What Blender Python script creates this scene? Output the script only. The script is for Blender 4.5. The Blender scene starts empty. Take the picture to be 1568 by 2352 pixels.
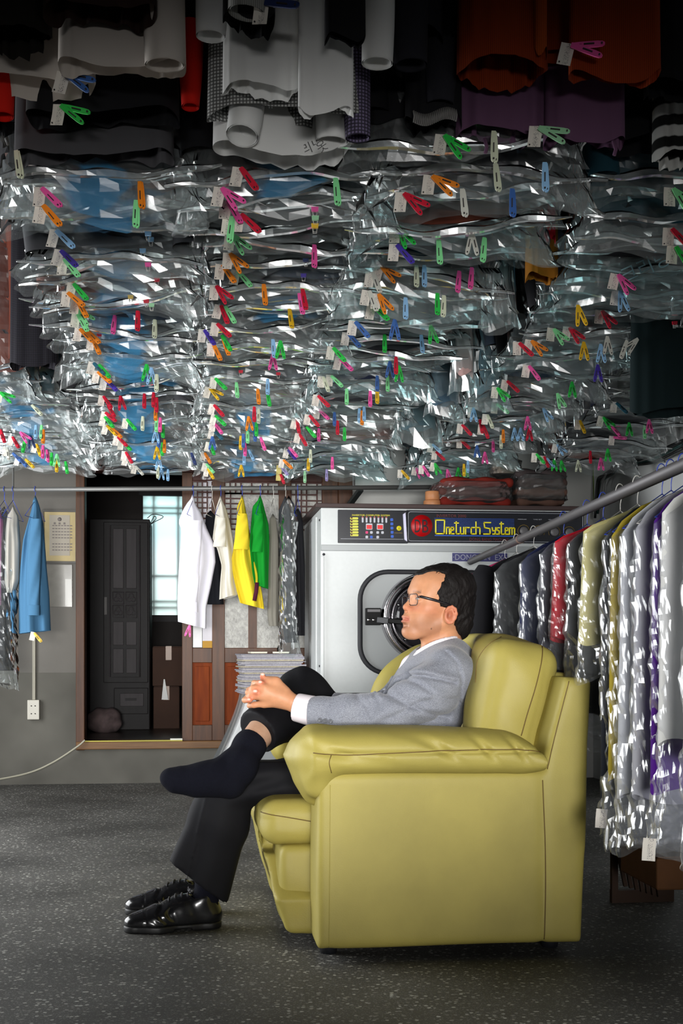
import bpy, math, random
import numpy as np
from mathutils import Vector, Matrix, noise

random.seed(7)
rng = np.random.default_rng(7)
SC = bpy.context.scene
COL = SC.collection
PI = math.pi

# ------------------------------------------------------------------ camera
F, CX, HY, CAMZ = 2940.0, 784.0, 1478.0, 0.83      # focal length in pixels of the 1568 wide frame, horizon row, eye height
TH = math.radians(6.6)
FWD = Vector((math.sin(TH), math.cos(TH), 0)); RGT = Vector((math.cos(TH), -math.sin(TH), 0))
cam_d = bpy.data.cameras.new('camera'); cam = bpy.data.objects.new('camera', cam_d); COL.objects.link(cam)
cam.location = (0, 0, CAMZ); cam.rotation_euler = (PI / 2, 0, -TH)
cam_d.sensor_fit = 'HORIZONTAL'; cam_d.sensor_width = 36; cam_d.lens = F / 1568 * 36
cam_d.shift_y = (HY - 1176) / 1568; cam_d.clip_start = 0.05
SC.camera = cam

# ------------------------------------------------------------------ light and exposure
SC.view_settings.view_transform = 'Standard'; SC.view_settings.look = 'None'
SC.view_settings.gamma = 1; SC.view_settings.use_curve_mapping = False
SC.view_settings.exposure = 0.25
SC.cycles.transparent_max_bounces = 14
SC.cycles.max_bounces = 5; SC.cycles.diffuse_bounces = 3; SC.cycles.glossy_bounces = 2; SC.cycles.transmission_bounces = 3
SC.cycles.adaptive_threshold = 0.06; SC.cycles.use_light_tree = False
SC.cycles.caustics_reflective = False; SC.cycles.caustics_refractive = False
W = bpy.data.worlds.new('world'); SC.world = W; W.use_nodes = True
W.node_tree.nodes['Background'].inputs[0].default_value = (0.75, 0.85, 1.0, 1)
W.node_tree.nodes['Background'].inputs[1].default_value = 0.06

def area(name, loc, target, sx, sy, power, color=(1, 1, 1), spread=180):
    l = bpy.data.lights.new(name, 'AREA'); l.shape = 'RECTANGLE'; l.size = sx; l.size_y = sy
    l.energy = power; l.color = color; l.spread = math.radians(spread)
    o = bpy.data.objects.new(name, l); COL.objects.link(o); o.location = loc
    o.rotation_euler = (Vector(target) - Vector(loc)).to_track_quat('-Z', 'Y').to_euler()
    return o
# assumed, unseen sources: daylight from the left and a beam from behind the camera
area('assumed_side_daylight', (-2.34, 5.05, 1.15), (1.2, 4.95, 1.1), 2.9, 1.9, 125, (0.97, 0.99, 1.0))  # assumed source at an opening out of view on the left
area('assumed_front_beam', (-0.15, -1.72, 0.92), (0.35, 6.0, 1.0), 2.4, 0.6, 17.5, (1.0, 0.99, 0.97), 25)  # added behind the camera, its beam narrowed to darken the frame edges
area('back_room_daylight', (-0.55, 10.9, 1.75), (-0.55, 8, 1.3), 1.6, 1.6, 26, (0.86, 0.98, 1.0))

# ------------------------------------------------------------------ pixel <-> place
def P(px, py, d):
    "point seen at pixel (px, py), d metres in front of the camera"
    c = RGT * ((px - CX) / F * d) + FWD * d
    return Vector((c.x, c.y, CAMZ + (HY - py) / F * d))
def PY(px, py, Y):
    r = (px - CX) / F; return P(px, py, Y / (r * RGT.y + FWD.y))
def PX(px, py, X):
    r = (px - CX) / F; return P(px, py, X / (r * RGT.x + FWD.x))
def PZ(px, py, z):
    return P(px, py, (z - CAMZ) * F / (HY - py))
def depth(v):
    return v[0] * FWD.x + v[1] * FWD.y

# ------------------------------------------------------------------ object helpers
def link(o, parent=None):
    COL.objects.link(o)
    if parent is not None: o.parent = parent
    return o
def tag(o, label=None, cat=None, group=None, kind=None):
    if label: o['label'] = label
    if cat: o['category'] = cat
    if group: o['group'] = group
    if kind: o['kind'] = kind
    return o
def empty(name, loc, label=None, cat=None, group=None):
    o = bpy.data.objects.new(name, None); o.empty_display_size = 0.05; o.location = loc
    COL.objects.link(o); return tag(o, label, cat, group)
def put(name, mesh, parent=None, loc=None):
    "link a mesh whose vertices are in world space (or local to loc); keep it in place under its parent"
    o = bpy.data.objects.new(name, mesh)
    link(o, parent)
    if loc is not None: o.location = loc
    if parent is not None:
        m = Matrix.Identity(4); q = parent; chain = []
        while q is not None: chain.append(q); q = q.parent
        for q in reversed(chain): m = m @ (q.matrix_parent_inverse @ q.matrix_basis)
        o.matrix_parent_inverse = m.inverted()
    return o
def mesh(name, verts, faces, mat=None, smooth=True, uv=None):
    me = bpy.data.meshes.new(name)
    me.from_pydata([tuple(v) for v in verts], [], [tuple(f) for f in faces])
    if smooth: me.polygons.foreach_set('use_smooth', [True] * len(me.polygons))
    if mat is not None: me.materials.append(mat)
    me.update(); return me

class MB:
    "collects shapes for one mesh"
    def __init__(s): s.v = []; s.f = []; s.sm = []
    def add(s, vs, fs, smooth=False):
        n = len(s.v); s.v += [tuple(v) for v in vs]; s.f += [tuple(i + n for i in f) for f in fs]; s.sm += [smooth] * len(fs); return s
    def box(s, lo, hi):
        x0, y0, z0 = lo; x1, y1, z1 = hi
        return s.add([(x0,y0,z0),(x1,y0,z0),(x1,y1,z0),(x0,y1,z0),(x0,y0,z1),(x1,y0,z1),(x1,y1,z1),(x0,y1,z1)],
                     [(0,3,2,1),(4,5,6,7),(0,1,5,4),(1,2,6,5),(2,3,7,6),(3,0,4,7)])
    def bar(s, a, b, w, h, up=(0,0,1)):
        "box beam from a to b"
        a = Vector(a); b = Vector(b); t = (b - a).normalized(); u = Vector(up)
        sd = t.cross(u)
        if sd.length < 1e-4: sd = t.cross(Vector((1,0,0)))
        sd.normalize(); u = sd.cross(t)
        vs = []
        for q in (a, b):
            for i, j in ((-1,-1),(1,-1),(1,1),(-1,1)): vs.append(q + sd * (i * w / 2) + u * (j * h / 2))
        return s.add(vs, [(3,2,1,0),(4,5,6,7),(0,1,5,4),(1,2,6,5),(2,3,7,6),(3,0,4,7)])
    def tube(s, pts, r, n=8, closed=False, cap=True):
        pts = [Vector(p) for p in pts]; m = len(pts)
        rr = r if hasattr(r, '__len__') else [r] * m
        base = len(s.v); prev = None
        for i, p in enumerate(pts):
            if closed: t = pts[(i + 1) % m] - pts[i - 1]
            else: t = pts[min(i + 1, m - 1)] - pts[max(i - 1, 0)]
            t = t.normalized() if t.length > 1e-9 else Vector((0,0,1))
            if prev is None:
                prev = t.orthogonal().normalized()
            prev = (prev - t * prev.dot(t)); prev = prev.normalized() if prev.length > 1e-6 else t.orthogonal().normalized()
            b = t.cross(prev)
            for k in range(n):
                a = 2 * PI * k / n
                s.v.append(tuple(p + (prev * math.cos(a) + b * math.sin(a)) * rr[i]))
        rng_ = range(m if closed else m - 1)
        for i in rng_:
            j = (i + 1) % m
            for k in range(n):
                l = (k + 1) % n
                s.f.append((base + i*n + k, base + i*n + l, base + j*n + l, base + j*n + k)); s.sm.append(True)
        if cap and not closed:
            s.f.append(tuple(base + k for k in reversed(range(n)))); s.sm.append(False)
            s.f.append(tuple(base + (m-1)*n + k for k in range(n))); s.sm.append(False)
        return s
    def lathe(s, prof, c, axis, n=32, smooth=True):
        "prof: (radius, height) along axis from c"
        c = Vector(c); t = Vector(axis).normalized(); u = t.orthogonal().normalized(); w = t.cross(u)
        vs = []; fs = []
        for r, h in prof:
            for k in range(n):
                a = 2*PI*k/n; vs.append(c + t*h + (u*math.cos(a) + w*math.sin(a))*r)
        for i in range(len(prof)-1):
            for k in range(n):
                l = (k+1) % n; fs.append((i*n+k, i*n+l, (i+1)*n+l, (i+1)*n+k))
        fs.append(tuple(reversed(range(n)))); fs.append(tuple((len(prof)-1)*n+k for k in range(n)))
        return s.add(vs, fs, smooth)
    def prism(s, poly, org, ux, uy, un, d):
        "polygon (2d) in the frame org, ux, uy, extruded by d along un"
        org = Vector(org); ux = Vector(ux); uy = Vector(uy); un = Vector(un); n = len(poly)
        vs = [org + ux*p[0] + uy*p[1] for p in poly] + [org + ux*p[0] + uy*p[1] + un*d for p in poly]
        fs = [tuple(reversed(range(n))), tuple(range(n, 2*n))] + [(i, (i+1) % n, n+(i+1) % n, n+i) for i in range(n)]
        return s.add(vs, fs)
    def grid(s, pts, smooth=True, wrap=False):
        "pts: rows of points"
        m = len(pts); n = len(pts[0]); vs = [p for r in pts for p in r]; fs = []
        for i in range(m-1):
            for k in range(n if wrap else n-1):
                l = (k+1) % n; fs.append((i*n+k, i*n+l, (i+1)*n+l, (i+1)*n+k))
        return s.add(vs, fs, smooth)
    def mesh(s, name, mat, bevel=0):
        me = mesh(name, s.v, s.f, mat, False)
        me.polygons.foreach_set('use_smooth', s.sm); me.update()
        if bevel:
            import bmesh
            bm = bmesh.new(); bm.from_mesh(me)
            ed = [e for e in bm.edges if len(e.link_faces) == 2 and e.calc_face_angle(0) > 0.6]
            bmesh.ops.bevel(bm, geom=ed, offset=bevel, segments=2, affect='EDGES', profile=0.5, clamp_overlap=True)
            bm.to_mesh(me); bm.free()
        return me
    def put(s, name, mat, parent=None, bevel=0):
        return put(name, s.mesh(name, mat, bevel), parent)

def rrect(w, h, r, n=6):
    pts = []
    for cx, cy, a0 in ((w/2-r, h/2-r, 0), (-w/2+r, h/2-r, PI/2), (-w/2+r, -h/2+r, PI), (w/2-r, -h/2+r, 1.5*PI)):
        for k in range(n+1):
            a = a0 + PI/2*k/n; pts.append((cx + r*math.cos(a), cy + r*math.sin(a)))
    return pts
def circ(r, n=32, cx=0, cy=0):
    return [(cx + r*math.cos(2*PI*k/n), cy + r*math.sin(2*PI*k/n)) for k in range(n)]
def bez(pts, n=24):
    "smooth curve through points (Catmull-Rom)"
    pts = [Vector(p) for p in pts]; out = []
    q = [pts[0]*2 - pts[1]] + pts + [pts[-1]*2 - pts[-2]]
    seg = len(pts) - 1; per = max(2, n // seg)
    for i in range(seg):
        a, b, c, d = q[i:i+4]
        for k in range(per):
            t = k/per
            out.append(0.5*((2*b) + (c-a)*t + (2*a-5*b+4*c-d)*t*t + (3*b-a-3*c+d)*t**3))
    out.append(pts[-1]); return out

# ------------------------------------------------------------------ materials
MATS = {}
def srgb(r, g, b):
    return tuple((c/12.92 if c <= 0.04045 else ((c+0.055)/1.055)**2.4) for c in (r/255, g/255, b/255)) + (1,)
def mat(name, col, rough=0.6, metal=0.0, spec=0.5, noise_amt=0.0, noise_scale=20.0, bump=0.0, bump_scale=60.0, coat=0.0, emit=None, trans=0.0, sheen=0.0, coord='Object'):
    if name in MATS: return MATS[name]
    m = bpy.data.materials.new(name); m.use_nodes = True; N = m.node_tree.nodes; L = m.node_tree.links
    b = N['Principled BSDF']
    c = srgb(*col) if max(col) > 1 else tuple(col) + (1,)
    b.inputs['Base Color'].default_value = c; b.inputs['Roughness'].default_value = rough
    b.inputs['Metallic'].default_value = metal; b.inputs['Specular IOR Level'].default_value = spec
    b.inputs['Coat Weight'].default_value = coat; b.inputs['Sheen Weight'].default_value = sheen
    if noise_amt or bump:
        tc = N.new('ShaderNodeTexCoord')
    if noise_amt:
        n = N.new('ShaderNodeTexNoise'); n.inputs['Scale'].default_value = noise_scale; n.inputs['Detail'].default_value = 3
        L.new(tc.outputs[coord], n.inputs['Vector'])
        r = N.new('ShaderNodeMapRange'); r.inputs['To Min'].default_value = 1 - noise_amt; r.inputs['To Max'].default_value = 1 + noise_amt
        r.inputs['From Min'].default_value = .25; r.inputs['From Max'].default_value = .75
        L.new(n.outputs['Fac'], r.inputs['Value'])
        x = N.new('ShaderNodeMix'); x.data_type = 'RGBA'; x.blend_type = 'MULTIPLY'; x.inputs['Factor'].default_value = 1
        x.inputs['A'].default_value = c; L.new(r.outputs['Result'], x.inputs['B']); L.new(x.outputs['Result'], b.inputs['Base Color'])
    if bump:
        n2 = N.new('ShaderNodeTexNoise'); n2.inputs['Scale'].default_value = bump_scale; n2.inputs['Detail'].default_value = 4
        L.new(tc.outputs[coord], n2.inputs['Vector'])
        bp = N.new('ShaderNodeBump'); bp.inputs['Strength'].default_value = bump; bp.inputs['Distance'].default_value = 0.004
        L.new(n2.outputs['Fac'], bp.inputs['Height']); L.new(bp.outputs['Normal'], b.inputs['Normal'])
    if emit:
        b.inputs['Emission Color'].default_value = c; b.inputs['Emission Strength'].default_value = emit
    MATS[name] = m; return m
def nodes(m): return m.node_tree.nodes, m.node_tree.links, m.node_tree.nodes['Principled BSDF']
def ramp(N, stops):
    r = N.new('ShaderNodeValToRGB'); e = r.color_ramp.elements
    while len(e) < len(stops): e.new(0.5)
    for k, (p, c) in enumerate(stops): e[k].position = p; e[k].color = c
    return r
def mapping(N, L, coord='Object', scale=(1,1,1), rot=(0,0,0)):
    tc = N.new('ShaderNodeTexCoord'); mp = N.new('ShaderNodeMapping')
    mp.inputs['Scale'].default_value = scale; mp.inputs['Rotation'].default_value = rot
    L.new(tc.outputs[coord], mp.inputs['Vector']); return mp

# ------------------------------------------------------------------ solid modelling: distance fields meshed with surface nets
def smin(a, b, k):
    if k <= 0: return np.minimum(a, b)
    h = np.maximum(k - np.abs(a - b), 0) / k
    return np.minimum(a, b) - h*h*k*0.25
def smax(a, b, k): return -smin(-a, -b, k)
class Field:
    def __init__(s, lo, hi, h):
        s.lo = np.array(lo, np.float32); s.h = h
        s.n = np.maximum(np.ceil((np.array(hi) - s.lo) / h).astype(int) + 1, 3)
        s.v = np.full(s.n, 1.0, np.float32)
    def sub(s, lo, hi):
        a = np.clip(np.floor((np.array(lo) - s.lo) / s.h).astype(int), 0, s.n)
        b = np.clip(np.ceil((np.array(hi) - s.lo) / s.h).astype(int) + 1, 0, s.n)
        if np.any(b <= a): return None, None
        g = [s.lo[i] + s.h*np.arange(a[i], b[i], dtype=np.float32) for i in range(3)]
        return tuple(slice(a[i], b[i]) for i in range(3)), (g[0][:,None,None], g[1][None,:,None], g[2][None,None,:])
    def apply(s, fn, lo, hi, op, k, pad):
        sl, p = s.sub(np.array(lo) - pad, np.array(hi) + pad)
        if sl is None: return s
        d = fn(*p).astype(np.float32)
        if op == 'add': s.v[sl] = smin(s.v[sl], d, k)
        elif op == 'cut': s.v[sl] = smax(s.v[sl], -d, k)
        return s
    def cone(s, a, b, ra, rb, k=0.02, op='add'):
        a = np.array(a, float); b = np.array(b, float); ab = b - a; L2 = float(ab @ ab) + 1e-12
        def fn(x, y, z):
            t = np.clip(((x-a[0])*ab[0] + (y-a[1])*ab[1] + (z-a[2])*ab[2]) / L2, 0, 1)
            return np.sqrt((x-a[0]-ab[0]*t)**2 + (y-a[1]-ab[1]*t)**2 + (z-a[2]-ab[2]*t)**2) - (ra + (rb-ra)*t)
        r = max(ra, rb)
        return s.apply(fn, np.minimum(a, b) - r, np.maximum(a, b) + r, op, k, k + 3*s.h)
    def chain(s, pts, rs, k=0.02, op='add'):
        for i in range(len(pts)-1): s.cone(pts[i], pts[i+1], rs[i], rs[i+1], k, op)
        return s
    def ell(s, c, rad, R=None, k=0.02, op='add'):
        "ellipsoid; R: 3 axis vectors as rows"
        c = np.array(c, float); R = np.eye(3) if R is None else np.array(R, float); rad = np.array(rad, float)
        def fn(x, y, z):
            q = [((x-c[0])*R[i][0] + (y-c[1])*R[i][1] + (z-c[2])*R[i][2]) for i in range(3)]
            k0 = np.sqrt(sum((q[i]/rad[i])**2 for i in range(3))); k1 = np.sqrt(sum((q[i]/rad[i]**2)**2 for i in range(3))) + 1e-9
            return k0*(k0-1)/k1
        ext = np.sqrt(((R.T * rad)**2).sum(1)) if R is not None else rad
        return s.apply(fn, c-ext, c+ext, op, k, k + 3*s.h)
    def rbox(s, c, half, r, R=None, k=0.02, op='add', puff=0.0, warp=None):
        "rounded box; puff bulges its faces"
        c = np.array(c, float); R = np.eye(3) if R is None else np.array(R, float); half = np.array(half, float)
        def fn(x, y, z):
            q = [((x-c[0])*R[i][0] + (y-c[1])*R[i][1] + (z-c[2])*R[i][2]) for i in range(3)]
            e = 0
            if puff:
                u = [np.clip(q[i]/half[i], -1, 1) for i in range(3)]
                e = puff*np.minimum(np.minimum((1-u[0]**2)*(1-u[1]**2) + (1-u[1]**2)*(1-u[2]**2) + (1-u[0]**2)*(1-u[2]**2), 2), 1)
            g = [np.abs(q[i]) - half[i] + r for i in range(3)]
            d = np.sqrt(np.maximum(g[0],0)**2 + np.maximum(g[1],0)**2 + np.maximum(g[2],0)**2) + np.minimum(np.maximum(g[0], np.maximum(g[1], g[2])), 0) - r - e
            if warp is not None: d = d + warp(q[0], q[1], q[2])
            return d
        ext = np.abs(R.T) @ half + puff
        return s.apply(fn, c-ext, c+ext, op, k, k + 3*s.h + 0.01)
    def cut_plane(s, p, n, k=0.0):
        p = np.array(p, float); n = np.array(n, float); n /= np.linalg.norm(n)
        sl, (x, y, z) = s.sub(s.lo, s.lo + s.h*s.n)
        d = ((x-p[0])*n[0] + (y-p[1])*n[1] + (z-p[2])*n[2]).astype(np.float32)
        s.v[sl] = smax(s.v[sl], np.broadcast_to(d, s.v[sl].shape), k); return s
    def shift(s, fn, lo=None, hi=None):
        "add fn(x, y, z) to the field (fn > 0 shrinks)"
        sl, p = s.sub(s.lo if lo is None else lo, s.lo + s.h*s.n if hi is None else hi)
        s.v[sl] = s.v[sl] + fn(*p); return s
    def nets(s):
        v = s.v.copy(); v[0] = v[-1] = 1; v[:, 0] = v[:, -1] = 1; v[:, :, 0] = v[:, :, -1] = 1
        ins = v < 0; n0, n1, n2 = v.shape
        cnt = np.zeros((n0-1, n1-1, n2-1), np.int8)
        offs = [(i, j, k) for i in (0,1) for j in (0,1) for k in (0,1)]
        for i, j, k in offs: cnt += ins[i:n0-1+i, j:n1-1+j, k:n2-1+k]
        act = np.argwhere((cnt > 0) & (cnt < 8)); del cnt
        idx = np.full((n0-1, n1-1, n2-1), -1, np.int32); idx[tuple(act.T)] = np.arange(len(act))
        cv = np.stack([v[act[:,0]+i, act[:,1]+j, act[:,2]+k] for i, j, k in offs], 1)
        pos = np.zeros((len(act), 3)); w = np.zeros(len(act))
        for a in range(8):
            for b in range(a+1, 8):
                oa, ob = np.array(offs[a]), np.array(offs[b])
                if np.abs(oa-ob).sum() != 1: continue
                m = (cv[:,a] < 0) != (cv[:,b] < 0)
                t = cv[m,a] / (cv[m,a] - cv[m,b])
                pos[m] += oa + (ob-oa)*t[:,None]; w[m] += 1
        pos = (pos / w[:,None] + act)*s.h + s.lo
        quads = []
        for ax in range(3):
            o1, o2 = [(1,2),(2,0),(0,1)][ax]
            sl0 = [slice(1, None)]*3; sl1 = [slice(1, None)]*3
            a_ = ins[tuple(slice(0, v.shape[i]-1) if i == ax else slice(1, v.shape[i]-1) for i in range(3))]
            b_ = ins[tuple(slice(1, v.shape[i]) if i == ax else slice(1, v.shape[i]-1) for i in range(3))]
            e = np.argwhere(a_ != b_)
            if len(e) == 0: continue
            flip = a_[tuple(e.T)]
            g = e.copy(); g[:, o1] += 1; g[:, o2] += 1     # grid index of the edge start
            def cell(d1, d2):
                c = g.copy(); c[:, o1] -= d1; c[:, o2] -= d2; return idx[c[:,0], c[:,1], c[:,2]]
            q = np.stack([cell(1,1), cell(0,1), cell(0,0), cell(1,0)], 1)
            q[~flip] = q[~flip][:, ::-1]; quads.append(q)
        return pos, np.concatenate(quads)
    def mesh(s, name, mat, relax=1):
        pos, q = s.nets()
        for _ in range(relax):                                    # a light tangential smoothing
            acc = np.zeros_like(pos); c = np.zeros(len(pos))
            for a in range(4):
                b = (a+1) % 4
                np.add.at(acc, q[:,a], pos[q[:,b]]); np.add.at(c, q[:,a], 1)
                np.add.at(acc, q[:,b], pos[q[:,a]]); np.add.at(c, q[:,b], 1)
            pos = pos*0.5 + 0.5*acc/np.maximum(c, 1)[:,None]
        me = bpy.data.meshes.new(name)
        me.vertices.add(len(pos)); me.vertices.foreach_set('co', pos.astype(np.float32).ravel())
        me.loops.add(len(q)*4); me.loops.foreach_set('vertex_index', q.astype(np.int32).ravel())
        me.polygons.add(len(q)); me.polygons.foreach_set('loop_start', np.arange(0, len(q)*4, 4, dtype=np.int32))
        me.update(calc_edges=True)
        me.polygons.foreach_set('use_smooth', [True]*len(q))
        if mat is not None: me.materials.append(mat)
        me.update(); return me
    def put(s, name, mat, parent=None, relax=1): return put(name, s.mesh(name, mat, relax), parent)

def fold(p, d, freq, amp, ph=0.0):
    "helper for soft folds across direction d"
    return lambda x, y, z: amp*np.sin(((x-p[0])*d[0] + (y-p[1])*d[1] + (z-p[2])*d[2])*freq + ph)
def seam(obj, pts, rad, mat, parent, name='seam', n=40, lift=0.0005, dirv=None):
    "a stitched line laid on the surface of obj along pts (world points), found by ray casting from the camera side"
    from mathutils.bvhtree import BVHTree
    me = obj.data; bv = BVHTree.FromPolygons([v.co for v in me.vertices], [p.vertices for p in me.polygons])
    out = []
    for p in bez(pts, n):
        h = bv.ray_cast(p - FWD*.3, FWD)
        if h[0] is not None: out.append(h[0] + h[1]*lift)
    return MB().tube(out, rad, 5).put(name, mat, parent)
# ================================================================== THE ROOM
YB = 7.70                       # back wall
XL, XR, YF, ZC = -2.4, 2.46, -1.6, 3.1
def terrazzo():
    m = mat('terrazzo', (52, 51, 49), 0.62, spec=0.3); N, L, b = nodes(m)
    mp = mapping(N, L, 'Object', (1, 1, 1)); mp.inputs['Rotation'].default_value = (0, 0, 0.3)
    v = N.new('ShaderNodeTexVoronoi'); v.inputs['Scale'].default_value = 62; L.new(mp.outputs[0], v.inputs['Vector'])
    nz = N.new('ShaderNodeTexNoise'); nz.inputs['Scale'].default_value = 90; nz.inputs['Detail'].default_value = 2; L.new(mp.outputs[0], nz.inputs['Vector'])
    ad = N.new('ShaderNodeMath'); ad.operation = 'MULTIPLY_ADD'; ad.inputs[1].default_value = 0.5; L.new(nz.outputs['Fac'], ad.inputs[0]); L.new(v.outputs['Distance'], ad.inputs[2])
    chip = ramp(N, [(0.50, (1,1,1,1)), (0.56, (0,0,0,1))]); L.new(ad.outputs[0], chip.inputs[0])
    v2 = N.new('ShaderNodeTexVoronoi'); v2.inputs['Scale'].default_value = 62; L.new(mp.outputs[0], v2.inputs['Vector'])
    tint = ramp(N, [(0.0, srgb(104,103,100)), (0.45, srgb(138,137,131)), (1.0, srgb(204,204,196))]); L.new(v2.outputs['Color'], tint.inputs[0])
    vf = N.new('ShaderNodeTexVoronoi'); vf.inputs['Scale'].default_value = 190; L.new(mp.outputs[0], vf.inputs['Vector'])
    fine = ramp(N, [(0.0, srgb(148,147,142)), (0.32, srgb(98,97,94)), (0.5, srgb(82,81,78))]); L.new(vf.outputs['Distance'], fine.inputs[0])
    st = N.new('ShaderNodeTexNoise'); st.inputs['Scale'].default_value = 1.7; st.inputs['Detail'].default_value = 5; L.new(mp.outputs[0], st.inputs['Vector'])
    sr = ramp(N, [(0.36, (0.52,0.52,0.52,1)), (0.62, (1.05,1.05,1.05,1))]); L.new(st.outputs['Fac'], sr.inputs[0])
    mx = N.new('ShaderNodeMix'); mx.data_type = 'RGBA'; L.new(chip.outputs[0], mx.inputs['Factor']); L.new(fine.outputs[0], mx.inputs['A']); L.new(tint.outputs[0], mx.inputs['B'])
    ml = N.new('ShaderNodeMix'); ml.data_type = 'RGBA'; ml.blend_type = 'MULTIPLY'; ml.inputs['Factor'].default_value = 1
    L.new(mx.outputs['Result'], ml.inputs['A']); L.new(sr.outputs[0], ml.inputs['B']); L.new(ml.outputs['Result'], b.inputs['Base Color'])
    return m
M_floor = terrazzo()
def plaster(name, col, amt=0.16, sc=2.2):
    m = mat(name, col, 0.9, spec=0.2, noise_amt=amt, noise_scale=sc, bump=0.25, bump_scale=40); return m
M_wall = plaster('wall_plaster', (110, 107, 102)); M_wainscot = plaster('wall_lower', (96, 94, 88), 0.35)
M_wallw = plaster('white_wall', (205, 207, 206), 0.06); M_ceil = plaster('ceiling_dark', (60, 60, 62), 0.1)
def wood(name, a, b_, scale=(3, 3, 40), rough=0.45):
    m = mat(name, a, rough, spec=.25); N, L, b = nodes(m)
    mp = mapping(N, L, 'Object', scale)
    w = N.new('ShaderNodeTexNoise'); w.inputs['Scale'].default_value = 1.0; w.inputs['Detail'].default_value = 8; w.inputs['Roughness'].default_value = .65; L.new(mp.outputs[0], w.inputs['Vector'])
    r = ramp(N, [(0.3, srgb(*a)), (0.7, srgb(*b_))]); L.new(w.outputs['Fac'], r.inputs[0]); L.new(r.outputs[0], b.inputs['Base Color']); return m
M_wood = wood('brown_wood', (58, 36, 24), (92, 58, 36), (40, 40, 3)); M_woodr = wood('red_wood', (92, 34, 6), (128, 56, 12), (30, 30, 3), .75)
M_woodd = wood('dark_red_wood', (50, 20, 15), (74, 34, 25), (30, 30, 3)); M_blackwood = wood('black_wood', (17, 15, 16), (27, 24, 25), (30, 30, 3), 0.6)

def slab(name, lo, hi, m): return tag(MB().box(lo, hi).put(name, m), kind='structure')
slab('floor', (XL, YF, -0.1), (XR, YB, 0), M_floor)
slab('ceiling', (XL, YF, ZC), (XR, YB, ZC + .1), M_ceil)
slab('wall_right', (XR, YF, 0), (XR + .12, YB, ZC), M_wallw)
# left wall with an assumed opening, out of view, for the side light
lw = MB(); lw.box((XL - .12, YF, 0), (XL, 3.55, ZC)); lw.box((XL - .12, 6.55, 0), (XL, YB, ZC)); lw.box((XL - .12, 3.55, 2.15), (XL, 6.55, ZC)); lw.box((XL - .12, 3.55, 0), (XL, 6.55, .2))
tag(lw.put('wall_left', M_wall), kind='structure')
fw_ = MB(); fw_.box((XL, YF - .12, 0), (-1.95, YF, ZC)); fw_.box((.75, YF - .12, 0), (XR, YF, ZC)); fw_.box((-1.95, YF - .12, 0), (.75, YF, .3)); fw_.box((-1.95, YF - .12, 1.6), (.75, YF, ZC))  # front wall; its opening is assumed, out of view, for the front light
tag(fw_.put('wall_front', M_wall), kind='structure')
# back wall with the doorway
xa, xb = PY(186, 1500, YB).x, PY(800, 1100, YB).x
zs = PY(300, 1702, YB).z; zt = 2.25
seam_z = PY(100, 1545, YB).z
bw = MB(); bw.box((XL, YB, seam_z), (xa, YB + .14, ZC)); bw.box((xa, YB, zt), (xb, YB + .14, ZC))
slab('wall_back_right', (xb, YB, 0), (XR, YB + .14, ZC), plaster('pale_plaster', (190, 190, 186), .08))
wall_back = tag(bw.put('wall_back', M_wall), kind='structure')
lo_ = MB(); lo_.box((XL, YB - .004, 0), (xa, YB + .14, seam_z)); lo_.box((xa, YB - .004, 0), (xb, YB + .14, zs - .04))
put('lower_panel', lo_.mesh('lower_panel', M_wainscot), wall_back)

# ---- doorway: posts, sill, lattice sliding leaf
def xpix(px, Y=YB): return PY(px, 1500, Y).x
def zpix(py, px=400, Y=YB): return PY(px, py, Y).z
fr = empty('door_1', (xa, YB, zs)); fr['kind'] = 'structure'
yF = YB - .03
MB().box((xpix(175), yF, .2), (xpix(195), YB + .12, zt)).put('door_post', M_wood, fr, .004)
MB().box((xpix(776), yF, .2), (xpix(808), YB + .12, zt)).put('door_post', M_wood, fr, .004)
MB().box((xpix(176), yF - .01, zs - .045), (xpix(808), YB + .13, zs)).put('door_sill', wood('sill_wood', (92, 62, 34), (122, 88, 52), (3, 40, 40)), fr, .004)
MB().box((xpix(196), yF - .012, zs), (xpix(419), yF + .004, zs + .007)).put('sill_edge_tape', mat('yellow_tape', (168, 158, 40), .5), fr)
MB().box((xpix(391), yF - .014, zs + .007), (xpix(419), yF + .004, zs + .016)).put('sill_edge_tape', mat('white_tape', (215, 215, 205), .5), fr)
MB().box((xa, yF, zpix(1085)), (xb, YB + .12, zt)).put('lintel', M_woodd, fr)
leaf = empty('door_2', (xpix(418), YB + .03, zs)); leaf['kind'] = 'structure'
y0, y1 = YB + .015, YB + .05
X = lambda p: PY(p, 1500, y0).x
Z = lambda p: PY(600, p, y0).z
def stile(p0, p1, q0, q1, m, name='stile', dy=0): MB().box((X(p0), y0 - dy, Z(q1)), (X(p1), y1, Z(q0))).put(name, m, leaf, .003)
stile(418, 442, 1060, 1712, M_wood); stile(487, 516, 1060, 1700, M_wood); stile(640, 668, 1060, 1700, M_wood); stile(740, 776, 1060, 1700, M_wood)
for a, b in ((442, 487), (516, 640), (668, 740)):
    stile(a, b, 1060, 1106, M_woodd, 'top_rail'); stile(a, b, 1488, 1522, M_wood, 'middle_rail'); stile(a, b, 1664, 1712, M_wood, 'bottom_rail')
    MB().box((X(a), y0 + .014, Z(1664)), (X(b), y1 - .006, Z(1522))).put('wood_panel', M_woodr, leaf)
    MB().box((X(a + 6), y0 + .008, Z(1656)), (X(b - 6), y0 + .016, Z(1530))).put('raised_field', M_woodr, leaf, .004)
M_frost = mat('patterned_glass', (150, 149, 143), .42, noise_amt=.32, noise_scale=38, bump=.7, bump_scale=70)
M_pale = mat('pale_glass', (196, 193, 200), .5)
stile(442, 465, 1106, 1488, mat('grey_glass', (110, 112, 112), .3, noise_amt=.2), 'glass_pane', -.012)
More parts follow.
